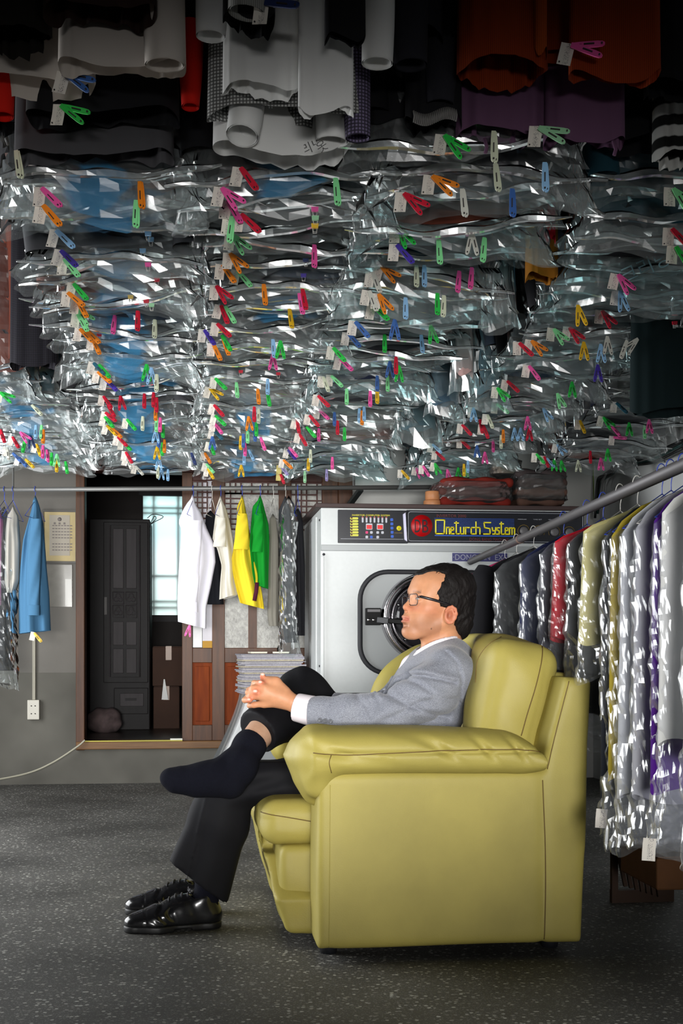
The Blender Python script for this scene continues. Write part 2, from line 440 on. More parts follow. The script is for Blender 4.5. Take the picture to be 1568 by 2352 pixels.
MB().box((X(465), y0 + .012, Z(1472)), (X(487), y1, Z(1106))).put('glass_pane', M_pale, leaf)
MB().box((X(465), y0 + .012, Z(1488)), (X(487), y1, Z(1472))).put('paper_strip', mat('ochre_paper', (176, 132, 40), .7), leaf)
MB().box((X(516), y0 + .012, Z(1488)), (X(640), y1, Z(1106))).put('glass_pane', M_frost, leaf)
MB().box((X(668), y0 + .012, Z(1488)), (X(740), y1, Z(1106))).put('glass_pane', M_frost, leaf)
MB().box((X(570), y0 + .004, Z(1488)), (X(590), y0 + .016, Z(1250))).put('muntin', M_wood, leaf)
# lattice of thin bars before the glass: pixel grid of cells, some bars left out as in a fretwork
def lattice(p0, p1, q0, q1, nx, ny, seed):
    r = random.Random(seed); t = .0045
    for i in range(nx + 1):
        p = p0 + (p1 - p0)*i/nx
        if i in (0, nx) or r.random() < .8:
            MB().box((X(p) - t, y0 + .003, Z(q1)), (X(p) + t, y0 + .013, Z(q0))).put('lattice_bar', M_woodd, leaf)
    for j in range(ny + 1):
        q = q0 + (q1 - q0)*j/ny
        a = 0 if r.random() < .6 else r.randint(0, 1); b = nx if r.random() < .6 else nx - r.randint(0, 1)
        MB().box((X(p0 + (p1 - p0)*a/nx), y0 + .002, Z(q) - t), (X(p0 + (p1 - p0)*b/nx), y0 + .012, Z(q) + t)).put('lattice_bar', M_woodd, leaf)
lattice(442, 487, 1108, 1216, 4, 9, 3)
lattice(516, 640, 1108, 1134, 10, 2, 5)
lattice(516, 556, 1134, 1216, 3, 7, 8)
lattice(668, 740, 1108, 1216, 6, 8, 9)

# ---- back room seen through the doorway
YR = 9.9
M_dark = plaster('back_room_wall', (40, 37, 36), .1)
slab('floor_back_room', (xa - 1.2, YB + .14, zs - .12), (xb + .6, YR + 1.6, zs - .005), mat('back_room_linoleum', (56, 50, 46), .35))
wx0, wx1, wz0, wz1 = PY(328, 1200, YR).x, PY(470, 1200, YR).x, PY(380, 1413, YR).z, PY(380, 1139, YR).z
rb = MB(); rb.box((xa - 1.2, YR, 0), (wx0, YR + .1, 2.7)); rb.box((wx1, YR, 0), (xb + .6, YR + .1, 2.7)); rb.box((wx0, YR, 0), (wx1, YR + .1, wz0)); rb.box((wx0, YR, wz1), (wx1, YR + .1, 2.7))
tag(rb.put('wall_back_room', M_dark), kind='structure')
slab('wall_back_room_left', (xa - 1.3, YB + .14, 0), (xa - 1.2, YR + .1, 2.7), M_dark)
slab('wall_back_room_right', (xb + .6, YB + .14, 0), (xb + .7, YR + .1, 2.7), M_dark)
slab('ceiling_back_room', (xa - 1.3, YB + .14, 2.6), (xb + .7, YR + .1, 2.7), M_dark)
win = empty('window_1', (wx0, YR, wz0)); win['kind'] = 'structure'
def frosted_glass():
    "milky pane: daylight from behind shines through it"
    m = bpy.data.materials.new('milky_glass'); m.use_nodes = True; N, L = m.node_tree.nodes, m.node_tree.links
    tl = N.new('ShaderNodeBsdfTranslucent'); gl = N.new('ShaderNodeBsdfGlossy'); gl.inputs['Roughness'].default_value = .4; mi = N.new('ShaderNodeMixShader'); mi.inputs[0].default_value = .06
    mp = mapping(N, L, 'Generated'); sx = N.new('ShaderNodeSeparateXYZ'); L.new(mp.outputs[0], sx.inputs[0])
    r = ramp(N, [(0.0, (.80, .93, .86, 1)), (0.5, (.78, .86, .85, 1)), (0.68, (.60, .82, .83, 1)), (1, (.66, .92, .89, 1))]); L.new(sx.outputs['Z'], r.inputs[0]); L.new(r.outputs[0], tl.inputs[0])
    L.new(tl.outputs[0], mi.inputs[1]); L.new(gl.outputs[0], mi.inputs[2]); L.new(mi.outputs[0], N['Material Output'].inputs['Surface']); return m
MB().add([(wx0, YR + .03, wz0), (wx1, YR + .03, wz0), (wx1, YR + .03, wz1), (wx0, YR + .03, wz1)], [(0, 1, 2, 3)]).put('window_pane', frosted_glass(), win)
M_mull = mat('teal_mullion', (118, 152, 150), .6)
for q in (1166, 1178, 1322, 1380, 1394):
    z = PY(380, q, YR).z; MB().box((wx0, YR + .044, z - .009), (wx1, YR + .056, z + .009)).put('muntin', M_mull, win)
for p in (352, 408, 440):
    x = PY(p, 1300, YR).x; MB().box((x - .010, YR + .046, wz0), (x + .010, YR + .06, wz1)).put('muntin', M_mull, win)
MB().box((wx0 - .03, YR - .02, wz0 - .05), (wx1, YR, wz0)).put('window_sill', M_blackwood, win)
MB().box((wx0 - .03, YR - .02, wz1), (wx1, YR, wz1 + .05)).put('window_head', M_blackwood, win)
# black wardrobe
YW = 8.75
wd = empty('wardrobe', (PY(290, 1600, YW).x, YW + .2, zs), 'black carved wooden wardrobe standing in the dark back room', 'wardrobe')
wX = lambda p: PY(p, 1500, YW).x
wZ = lambda q: PY(290, q, YW).z
MB().box((wX(205), YW, zs - .005), (wX(344), YW + .5, wZ(1192))).put('body', M_blackwood, wd, .006)
dr = MB().box((wX(238), YW - .02, wZ(1568)), (wX(340), YW, wZ(1200))).put('door', M_blackwood, wd, .004)
M_bw2 = wood('charcoal_wood', (46, 42, 44), (60, 56, 58), (30, 30, 3), .6)
for (a, b, c, d) in ((260, 284, 1215, 1352), (290, 314, 1215, 1352), (260, 284, 1428, 1482), (290, 314, 1428, 1482), (260, 284, 1490, 1546), (290, 314, 1490, 1546)):
    MB().box((wX(a), YW - .03, wZ(d)), (wX(b), YW - .018, wZ(c))).put('raised_panel', M_bw2, dr, .003)
for cx_ in (272, 302):
    for cy_ in (1374, 1405):
        m_ = MB(); c = Vector((wX(cx_), YW - .024, wZ(cy_)))
        for k in range(3):
            a = PI/2 + k*2*PI/3; q = c + Vector((math.cos(a)*.016, 0, math.sin(a)*.016))
            m_.tube([q + Vector((math.cos(t)*.013, 0, math.sin(t)*.013)) for t in [2*PI*j/10 for j in range(10)]], .004, 5, True)
        m_.tube([c + Vector((sx*.036, 0, sz*.04)) for sx, sz in ((-1,-1),(1,-1),(1,1),(-1,1))], .004, 4, True)
        m_.put('carved_trefoil', M_bw2, dr)
m_ = MB(); a, b = (wX(253), wX(321)); fz = (wZ(1555), wZ(1207))
m_.tube([(a, YW - .024, fz[0]), (b, YW - .024, fz[0]), (b, YW - .024, fz[1]), (a, YW - .024, fz[1])], .006, 5, True); m_.put('molding', M_bw2, dr)
MB().box((wX(240), YW - .03, wZ(1412)), (wX(246), YW - .02, wZ(1372))).put('handle', mat('dark_brass', (26, 20, 15), .5, .2), dr)
dw = MB().box((wX(262), YW - .02, wZ(1640)), (wX(340), YW, wZ(1580))).put('drawer', M_blackwood, wd, .004)
MB().box((wX(276), YW - .03, wZ(1622)), (wX(330), YW - .018, wZ(1592))).put('raised_panel', M_bw2, dw, .003)
MB().box((wX(288), YW - .036, wZ(1609)), (wX(314), YW - .028, wZ(1603))).put('handle', M_blackwood, dw)
# cardboard boxes and a small shelf in the back room
M_card = mat('old_cardboard', (56, 34, 22), .85, noise_amt=.15, noise_scale=8)
def carton(name, p0, p1, q0, q1, Y, dep, m, label):
    t = empty(name, (PY((p0+p1)/2, 1500, Y).x, Y + dep/2, PY(p0, q1, Y).z), label, 'box')
    lo = (PY(p0, 1500, Y).x, Y, PY(p0, q1, Y).z); hi = (PY(p1, 1500, Y).x, Y + dep, PY(p0, q0, Y).z)
    MB().box(lo, hi).put('carton_body', m, t, .006)
    xm = (lo[0] + hi[0])/2
    MB().box((lo[0] + .004, Y + .004, hi[2]), (xm - .003, Y + dep - .004, hi[2] + .004)).put('flap', m, t); MB().box((xm + .003, Y + .004, hi[2]), (hi[0] - .004, Y + dep - .004, hi[2] + .004)).put('flap', m, t)
    MB().box((xm - .02, Y - .002, hi[2] - .09), (xm + .02, Y + .001, hi[2] + .006)).put('packing_tape', mat('tan_tape', (120, 84, 52), .4), t)
    return t
carton('cardboard_box', 352, 412, 1578, 1692, 8.9, .35, M_card, 'lower brown cardboard box on the floor below the turquoise window')
carton('cardboard_box', 350, 424, 1486, 1576, 8.9, .35, M_card, 'upper brown cardboard box stacked under the turquoise window')
t = MB(); t.prism([(0, 0), (.045, 0), (.022, .14), (.014, .14)], PY(371, 1607, 8.86), (1,0,0), (0,0,1), (0,1,0), .012)
tag(t.put('paper_pennant', mat('white_paper', (225, 226, 224), .8)), 'small white pointed paper leaning on the back room cartons', 'paper')
t = empty('fabric_bundle', PY(240, 1672, 8.62), 'dim checked cloth bundle on the back room floor beside the wardrobe', 'bundle')
fl = Field(PY(200, 1690, 8.4) - Vector((.02,.05,.02)), PY(285, 1610, 8.85) + Vector((.05,.1,.05)), .012)
fl.rbox(PY(240, 1655, 8.6), (.10, .10, .07), .05, puff=.015)
fl.shift(lambda x, y, z: .006*np.sin(x*60 + 3*np.sin(z*30)))
fl.put('folded_cloth', mat('dim_cloth', (84, 70, 70), .9, noise_amt=.6, noise_scale=14), t)
MB().tube(bez([PY(p, q, 8.55) for p, q in ((203, 1668), (235, 1664), (276, 1668))], 10), .008, 6).put('red_hem', mat('dull_red', (92, 30, 34), .9), t)
tag(MB().tube(bez([PY(p, q, 9.2) for p, q in ((338, 1190), (352, 1181), (375, 1187), (352, 1200), (344, 1206), (354, 1186), (358, 1192), (345, 1204))], 40), .003, 5).put('wire_loop', mat('dark_wire', (45, 52, 50), .5)), 'dark looped wire hanging before the turquoise window', 'wire')

# ---- things on the left of the back wall
t = empty('framed_certificate', PY(142, 1290, YB - .01), 'framed yellowed certificate on the grey wall behind the blue shirt', 'frame')
cz0, cz1 = PY(140, 1294, YB).z, PY(140, 1172, YB).z; cx0, cx1 = PY(96, 1200, YB).x, PY(178.5, 1200, YB).x
cf = MB()
for a in (((cx0, YB - .02, cz0), (cx1, YB - .001, cz0 + .012)), ((cx0, YB - .02, cz1 - .012), (cx1, YB - .001, cz1)), ((cx0, YB - .02, cz0 + .012), (cx0 + .012, YB - .001, cz1 - .012)), ((cx1 - .012, YB - .02, cz0 + .012), (cx1, YB - .001, cz1 - .012))): cf.box(*a)
cf.put('frame', mat('dark_frame', (70, 66, 60), .5), t)
MB().box((cx0 + .012, YB - .012, cz0 + .012), (cx1 - .012, YB - .001, cz1 - .012)).put('paper', mat('gold_edged_paper', (176, 158, 112), .6, noise_amt=.15, noise_scale=9), t)
MB().box((cx0 + .045, YB - .014, cz0 + .045), (cx1 - .045, YB - .0125, cz1 - .03)).put('sheet', mat('aged_sheet', (160, 152, 138), .6), t)
ln = MB()
for k in range(9):
    z = cz1 - .095 - k*.018; w0 = (cx0 + cx1)/2
    if k == 5: continue
    for j in range(7):
        xx = cx0 + .062 + j*.017; ln.box((xx, YB - .0152, z), (xx + .012, YB - .0142, z + .006))
ln.put('printed_lines', mat('faded_ink', (116, 108, 104), .7), t)['kind'] = 'stuff'
em = MB(); em.lathe([(.012, 0), (.012, .001)], ((cx0 + cx1)/2, YB - .0142, cz1 - .055), (0,-1,0), 16)
for j in (-1, 0, 1): em.box(((cx0+cx1)/2 + j*.028 - .006, YB - .0152, cz1 - .085), ((cx0+cx1)/2 + j*.028 + .006, YB - .0142, cz1 - .073))
em.put('seal_and_heading', mat('faded_ink', (116, 108, 104), .7), t)['kind'] = 'stuff'
t = empty('plastic_notice', PY(135, 1395, YB - .006), 'glossy film covered notice pinned below the certificate', 'notice')
MB().box((PY(100, 1300, YB).x, YB - .006, PY(130, 1394, YB).z), (PY(166, 1300, YB).x, YB - .001, PY(130, 1297, YB).z)).put('notice_sheet', mat('glossy_notice', (120, 117, 110), .2, noise_amt=.1), t, .001)
MB().box((PY(150, 1300, YB).x, YB - .008, PY(130, 1391, YB).z), (PY(164, 1300, YB).x, YB - .006, PY(130, 1330, YB).z)).put('pale_strip', mat('pale_strip', (176, 175, 170), .3), t)
t = empty('wall_socket', PY(78, 1650, YB - .02), 'white double socket box with conduit on the grey wall', 'socket')
sx0, sx1, sz0, sz1 = PY(64.5, 1600, YB).x, PY(92, 1600, YB).x, PY(78, 1652, YB).z, PY(78, 1607, YB).z
MB().box((sx0, YB - .04, sz0), (sx1, YB - .003, sz1)).put('socket_box', mat('ivory_plastic', (196, 192, 180), .45), t, .004)
h = MB(); cx_ = (sx0 + sx1)/2
for zz in (sz0 + .035, sz1 - .035):
    for dx in (-.011, .011): h.lathe([(.0035, 0), (.0035, .002)], (cx_ + dx, YB - .0402, zz), (0,-1,0), 10)
h.put('socket_holes', mat('black_hole', (20, 20, 20), .6), t)['kind'] = 'stuff'
MB().box((cx_ - .008, YB - .02, sz1), (cx_ + .010, YB - .003, PY(78, 1455, YB).z)).put('conduit', mat('conduit_grey', (150, 145, 130), .5), t, .002)
tag(MB().tube(bez([PY(195, 1700, YB - .06), PY(176, 1716, YB - .07), PY(120, 1752, YB - .1), PY(60, 1777, YB - .13), PY(-40, 1797, YB - .2)], 30), .006, 6).put('power_cord', mat('ivory_cord', (172, 168, 150), .5)), 'ivory power cord running along the foot of the left wall', 'cord')

# ---- hanging rail before the back wall
YRAIL = 7.08
ra, rb_ = PY(-60, 1125, YRAIL), PY(1012, 1119, YRAIL)
rail = empty('clothes_rail', ra, 'grey horizontal steel clothes rail before the wooden doorway', 'rail')
M_steel = mat('grey_steel_pipe', (118, 118, 116), .45, .5)
MB().tube([ra, rb_], .0125, 12).put('pipe', M_steel, rail)
br = PY(812, 1120, YRAIL)
MB().bar(br + Vector((.04, 0, -.01)), br + Vector((-.03, .3, -.12)), .03, .02).put('bracket', mat('dark_steel', (52, 56, 56), .5, .4), rail)
MB().tube([PY(30, 1124, YRAIL), PY(30, 1124, YRAIL) + Vector((0, 0, ZC - ra.z))], .006, 6).put('drop_rod', M_steel, rail)
MB().tube([br, br + Vector((0, 0, ZC - br.z))], .008, 6).put('drop_rod', M_steel, rail)
def rail_pt(px): return PY(px, 1125 - (px + 60)*6/1072, YRAIL)
# ================================================================== DRY CLEANING MACHINE
YM = 6.57
mx = lambda p, Y=YM: PY(p, 1400, Y).x
def mz(q, p=900, Y=YM): return PY(p, q, Y).z
M_white = mat('machine_white', (198, 202, 202), .38, noise_amt=.02, noise_scale=60)
M_mgrey = mat('machine_grey', (156, 160, 161), .4); M_mdark = mat('machine_base', (72, 73, 74), .5)
M_black = mat('black_rubber', (30, 31, 36), .6); M_chrome = mat('chrome', (205, 202, 205), .14, 1.0)
M_print = mat('panel_black', (14, 16, 26), .25)
mc = empty('dry_cleaning_machine', (mx(1035), YM + .45, 0), 'white dry cleaning machine with black sign panel and round chrome door', 'machine')
xl, xr = mx(737), mx(1340); zt_, zb_ = mz(1168), mz(1592)
YK = 7.55
# cabinet: header, bevelled step, front panel, sides
MB().prism([(YM, mz(1252)), (YM, zt_), (YK, zt_), (YK, zb_), (YM + .02, zb_), (YM + .02, mz(1266))], (xl, 0, 0), (0,1,0), (0,0,1), (1,0,0), xr - xl).put('cabinet', M_white, mc, .004)
MB().box((xl + .03, YM + .07, 0), (xr - .03, YK, zb_)).put('base', M_mdark, mc)
MB().box((xl - .0015, YM + .001, zb_ + .01), (xl + .016, YM + .012, mz(1278))).put('corner_trim', M_white, mc, .003)
MB().box((xl - .006, YM + .22, zb_), (xl + .0, YM + .56, mz(1180))).put('side_panel', M_white, mc, .002)
MB().box((xl - .006, YM + .58, zb_), (xl + .0, YM + .92, mz(1180))).put('side_panel', M_mgrey, mc, .002)
MB().prism([(YM - .001, mz(1266)), (YM - .001, mz(1252)), (YM + .03, mz(1252)), (YM + .03, mz(1266))], (xl + .001, 0, 0), (0,1,0), (0,0,1), (1,0,0), xr - xl - .002).put('grey_band', M_mgrey, mc, .002)
MB().box((xl - .03, YM - .02, zt_), (xr + .03, YK + .02, zt_ + .022)).put('top_board', mat('brown_board', (58, 40, 38), .6), mc, .003)
for p, q in ((744, 1274), (757, 1582)):
    MB().lathe([(.007, 0), (.007, .006), (.003, .008)], (mx(p), YM + .02 if q > 1260 else YM, mz(q)), (0,-1,0), 12).put('screw_plug', M_black, mc)
for q in (1194, 1530): MB().lathe([(.006, 0), (.006, .005)], (xl, YM + .06, mz(q)), (-1,0,0), 10).put('screw_plug', M_black, mc)
MB().lathe([(.006, 0), (.006, .005)], (xl, YM + .26, mz(1214)), (-1,0,0), 10).put('screw_plug', M_black, mc)
# door bay: black gasket, recessed panel, chrome ring, glass, latch
YD = YM + .02
bx, bz = (mx(822) + mx(1150))/2, (mz(1308) + mz(1552))/2
bw_, bh_ = mx(1150) - mx(822), mz(1308) - mz(1552)
gk = MB(); pts = [Vector((bx + p[0], YD - .002, bz + p[1])) for p in rrect(bw_ - .022, bh_ - .022, .15, 10)]
for s0 in (0,):
    rows = []
    for dr_, dy_ in ((-.012, 0), (-.012, -.018), (.0, -.024), (.012, -.018), (.012, 0)):
        rows.append([Vector((bx + p[0], YD + dy_, bz + p[1])) for p in rrect(bw_ - .024 + 2*dr_, bh_ - .024 + 2*dr_, .145 + dr_, 10)])
    gk.grid(rows, True, True)
gk.put('door_gasket', M_black, mc)
MB().prism(rrect(bw_ - .04, bh_ - .04, .135, 10), (bx, YD - .004, bz), (1,0,0), (0,0,1), (0,1,0), .003).put('door_panel', M_mgrey, mc)
dc = Vector((mx(976), YD - .004, mz(1418)))
R = mx(976) - mx(876)
door = MB().lathe([(R*1.01, 0), (R*1.01, .012), (R*.985, .034), (R*.94, .046), (R*.88, .044), (R*.83, .030), (R*.80, .016), (R*.80, .012)], dc, (0,-1,0), 72).put('door_ring', M_chrome, mc)
MB().lathe([(R*.80, 0), (R*.80, .014), (R*.76, .026), (R*.72, .018)], dc, (0,-1,0), 64).put('inner_ring', mat('dark_chrome', (110, 108, 112), .2, 1.0), door)
MB().lathe([(R*.74, .004), (R*.73, .016), (R*.45, .030), (R*.1, .036), (.001, .037)], dc, (0,-1,0), 48).put('door_glass', mat('dark_glass', (38, 36, 40), .08), door)
for k in range(10):
    a = 2*PI*k/10 + .2
    MB().lathe([(.006, 0), (.006, .006), (.002, .008)], dc + Vector((math.cos(a)*R*.68, -.024, math.sin(a)*R*.68)), (0,-1,0), 10).put('rivet', M_chrome, door)
lt = MB().box((mx(839), YD - .05, mz(1436)), (mx(873), YD - .004, mz(1397))).put('latch', mat('latch_black', (11, 11, 12), .5, spec=.2), mc, .003)
MB().box((mx(842), YD - .053, mz(1406)), (mx(871), YD - .0495, mz(1400))).put('latch_label', mat('label_grey', (120, 118, 120), .5), lt)
for p in (845, 856): MB().lathe([(.009, 0), (.009, .004), (.004, .007)], (mx(p), YD - .05, mz(1424)), (0,-1,0), 14).put('bolt', M_chrome, lt)
MB().bar((mx(862), YD - .075, mz(1424)), (mx(888), YD - .085, mz(1427)), .03, .034).put('latch_knuckle', mat('gunmetal', (60, 61, 63), .45, .8), lt, .004)
MB().bar((mx(884), YD - .085, mz(1426)), (mx(985), YD - .10, mz(1434)), .02, .026).put('latch_arm', mat('latch_black', (11, 11, 12), .5, spec=.2), lt, .004)

# ---- control panel (left board)
lb = MB().box((mx(775), YM - .02, mz(1248.5)), (mx(935), YM, mz(1173))).put('control_panel', M_print, mc, .002)
yp = YM - .0205
def flat(a, b, c, d, m, name, par, dy=.0012, r=0, kind=None):
    "printed patch between pixel columns a, b and rows c, d on the board"
    w, h_ = mx(b, yp) - mx(a, yp), mz(c, 900, yp) - mz(d, 900, yp)
    poly = rrect(w, h_, min(r, .49*min(w, h_)), 4) if r else [(-w/2, -h_/2), (w/2, -h_/2), (w/2, h_/2), (-w/2, h_/2)]
    o = MB().prism(poly, ((mx(a, yp) + mx(b, yp))/2, yp, (mz(c, 900, yp) + mz(d, 900, yp))/2), (1,0,0), (0,0,1), (0,-1,0), dy).put(name, m, par)
    if kind: o['kind'] = kind
    return o
def text(s, a, base, hpx, m, name, par, wpx=None, y=None, hpl=None):
    "lettering set from pixel column a on pixel row base, cap height hpx"
    cu = bpy.data.curves.new(name, 'FONT'); cu.body = s; cu.size = 1.0; cu.extrude = .0; cu.resolution_u = 3
    o = bpy.data.objects.new(name, cu); COL.objects.link(o); bpy.context.view_layer.update()
    me = bpy.data.meshes.new_from_object(o.evaluated_get(bpy.context.evaluated_depsgraph_get()))
    bpy.data.objects.remove(o); bpy.data.curves.remove(cu)
    co = np.zeros(len(me.vertices)*3); me.vertices.foreach_get('co', co); co = co.reshape(-1, 3)
    yy = yp - .0018 if y is None else y
    sc = (mz(base - hpx, 900, yy) - mz(base, 900, yy)) / max(co[:,1].max() - max(co[:,1].min(), 0), 1e-6)
    sx = sc if wpx is None else (mx(a + wpx, yy) - mx(a, yy)) / (co[:,0].max() - co[:,0].min())
    w = np.stack([mx(a, yy) + (co[:,0] - co[:,0].min())*sx, np.full(len(co), yy), mz(base, 900, yy) + co[:,1]*sc], 1)
    me.vertices.foreach_set('co', w.ravel()); me.materials.append(m); me.update()
    o = put(name, me, par); o['kind'] = 'stuff'; return o
M_yel = mat('print_yellow', (226, 214, 20), .5, emit=.12); M_lbl = mat('print_lemon', (206, 204, 66), .5); M_red = mat('print_red', (176, 8, 14), .4)  # the yellow print is given a faint glow of its own, though no lamp
M_blu = mat('print_blue', (20, 84, 190), .5); M_silv = mat('print_silver', (186, 188, 196), .5); M_pink = mat('print_pink', (210, 40, 110), .5)
for k in range(7):
    q = 1189 + k*6.4
    flat(803.5 + k*.1, 822.5 + k*.1, q, q + 5, M_lbl, 'function_label', lb, r=.006)
    MB().lathe([(.0042, 0), (.0042, .003)], (mx(806), yp, mz(q + 2.5)), (0,-1,0), 10).put('indicator', mat('indicator_maroon', (92, 26, 40), .4), lb)
for k in range(7):
    p = 830.5 + k*9.05
    flat(p, p + 4, 1188, 1201, M_silv, 'program_strip', lb, r=.004)
    flat(p + .8, p + 3.2, 1187, 1190, M_red, 'program_light', lb, dy=.002)
for p in (840, 865):
    flat(p, p + 15, 1203, 1217, M_silv, 'display_bezel', lb, r=.004); flat(p + 1.5, p + 13.5, 1206.5, 1215.5, mat('display_red', (200, 0, 10), .3, emit=.25), 'red_display', lb, dy=.0022)
for p, q, m in ((839, 1220.5, M_pink), (849.5, 1220.5, M_silv), (864, 1220.5, M_silv), (875, 1220.5, M_silv), (839, 1231, M_silv), (849.5, 1231, M_blu), (864, 1231, M_silv)):
    flat(p, p + 6, q, q + 6, m, 'key', lb, dy=.003, r=.004)
for k in range(5): flat(896 + k*.3, 902.5 + k*.3, 1190.5 + k*9.6, 1197 + k*9.6, M_blu, 'blue_key', lb, r=.004)
MB().lathe([(.0125, 0), (.0125, .0015)], (mx(914.5), yp, mz(1214)), (0,-1,0), 24).put('round_badge', M_yel, lb)
text('DB', 911.7, 1216.4, 5, M_print, 'badge_letters', lb, 5.6, yp - .0022)
text('DONG BANG', 905.5, 1225, 2.2, mat('print_ochre', (150, 120, 30), .5), 'badge_caption', lb, 18)
text('INVERTOR COMPUTER SYSTEM', 808.5, 1186, 3.8, M_yel, 'panel_heading', lb, 86)
flat(782, 926, 1238.2, 1238.9, M_silv, 'thin_line', lb)
MB().prism([(mx(923.5), mz(1182)), (mx(928.5), mz(1178.5)), (mx(932.5), mz(1244)), (mx(926.8), mz(1240))], (0, YM - .0205, 0), (1,0,0), (0,0,1), (0,-1,0), .012).put('panel_grip', mat('grip_white', (216, 214, 240), .3), lb)
# ---- sign board (right)
sb = MB().prism([(mx(932), mz(1247)), (mx(1338), mz(1245)), (mx(1338), mz(1172)), (mx(932), mz(1172))], (0, YM, 0), (1,0,0), (0,0,1), (0,-1,0), .02).put('sign_board', M_print, mc, .002)
ln = MB(); ln.tube([Vector(((mx(936) + mx(1335))/2 + p[0], yp, (mz(1176) + mz(1242.5))/2 + p[1])) for p in rrect(mx(1335) - mx(936), mz(1176) - mz(1242.5), .012, 4)], .0014, 4, True); ln.put('sign_border', M_silv, sb)
MB().lathe([(mx(991) - mx(966.5), 0), (mx(991) - mx(966.5), .0015)], (mx(966.5), yp, mz(1207.7)), (0,-1,0), 48).put('red_disc', M_red, sb)
text('D', 952.2, 1222.5, 30, M_print, 'disc_letter', sb, 13.5, yp - .002); text('B', 969.5, 1222.5, 30, M_print, 'disc_letter', sb, 14, yp - .002)
for k in range(11):
    q = 1189 + k*3.05
    flat(997, 1180.5, q, q + .75, M_blu, 'blue_stripe', sb, dy=.0006)
flat(998, 1180, 1227.6, 1230, M_blu, 'blue_stripe', sb, dy=.0006)
M_dred = mat('print_dark_red', (96, 8, 12), .5)
text('INVERTOR 2000', 1002, 1186.5, 6.5, M_dred, 'sign_line', sb, 68); text('DONG BANG MACHINE', 1078, 1240, 6.5, M_dred, 'sign_line', sb, 90)
# squared yellow sign letters, drawn as strokes: pixel columns and rows of the crop they were measured in
def gl(p): return (mx(930 + p[0]/3.733, yp), mz(1150 + p[1]/3.733 - (p[0]-250)*.0006, 900, yp))
B_, X_, A_, C_ = 279, 224, 176, 162
LET = [('O', [[(262,C_),(338,C_),(334,B_-6),(326,B_),(268,B_),(262,B_-6),(262,C_)]]),
 ('n', [[(354,B_),(354,X_)],[(354,X_+2),(376,X_),(380,X_+6),(380,B_)]]),
 ('e', [[(392,250),(416,246),(416,X_+4),(412,X_),(396,X_),(392,X_+5),(392,B_-5),(396,B_),(418,B_)]]),
 ('t', [[(438,A_),(438,B_-6),(443,B_),(462,B_)],[(424,186),(456,186)]]),
 ('u', [[(474,X_),(474,B_-6),(480,B_),(500,B_)],[(502,X_),(502,B_)]]),
 ('r', [[(518,X_),(518,B_)],[(518,X_+8),(526,X_),(548,X_+1)]]),
 ('c', [[(594,X_),(572,X_),(566,X_+6),(566,B_-6),(572,B_),(594,B_)]]),
 ('h', [[(607,A_),(607,B_)],[(607,X_+4),(614,X_),(636,X_),(641,X_+6),(641,B_)]]),
 ('S', [[(732,A_+4),(678,A_+4),(676,186),(682,224),(726,232),(728,B_-6),(724,B_),(674,B_)]]),
 ('y', [[(746,X_),(750,250),(770,250)],[(776,X_),(770,B_),(752,B_)]]),
 ('s', [[(808,X_),(788,X_),(786,244),(806,250),(806,B_),(784,B_)]]),
 ('t', [[(824,A_),(824,B_-6),(829,B_),(846,B_)],[(812,190),(842,190)]]),
 ('e', [[(858,250),(880,246),(880,X_+4),(876,X_),(862,X_),(858,X_+5),(858,B_-5),(862,B_),(884,B_)]]),
 ('m', [[(894,B_),(894,X_)],[(894,X_+2),(912,X_),(916,X_+6),(916,B_)],[(916,X_+4),(932,X_),(938,X_+6),(938,B_)]])]
for nm, strokes in LET:
    g = MB()
    for st in strokes:
        q = [gl(p) for p in st]
        for i in range(len(q)-1):
            a = Vector((q[i][0], yp - .0012, q[i][1])); b = Vector((q[i+1][0], yp - .0012, q[i+1][1])); t = (b-a).normalized()*.0028
            g.bar(a - t, b + t, .0062, .0016, (0,1,0))
    g.put('sign_letter', M_yel, sb)
for k, p in enumerate((1200, 1235, 1270, 1304)):
    c = Vector((mx(p), yp, mz(1217 + k)))
    MB().tube([c + Vector((math.cos(a)*.031, 0, math.sin(a)*.031)) for a in [-.6 + 4.3*j/20 for j in range(21)]], .0013, 4).put('dial_scale', mat('print_ochre', (150, 120, 30), .5), sb)
    MB().lathe([(.022, 0), (.021, .014), (.016, .016), (.006, .016)], c, (0,-1,0), 24).put('dial_knob', mat('dial_grey', (96, 94, 96) if k % 2 == 0 else (30, 32, 36), .4), sb)
    text(('PRESSURE', 'TIME SET', 'HEATING', 'COOLING')[k], p - 11, 1190.5, 2.2, M_silv, 'dial_caption', sb, 20)
# ---- name plate
npl = MB().box((mx(1040), YD - .004, mz(1287.5)), (mx(1166), YD + .002, mz(1268.5))).put('name_plate', mat('plate_blue', (52, 52, 108), .5), mc)
yn = YD - .0048
text('·DONGSAN  EX·', 1040.5, 1284.6, 12.5, mat('plate_grey', (150, 152, 168), .5), 'plate_lettering', npl, 118, yn)
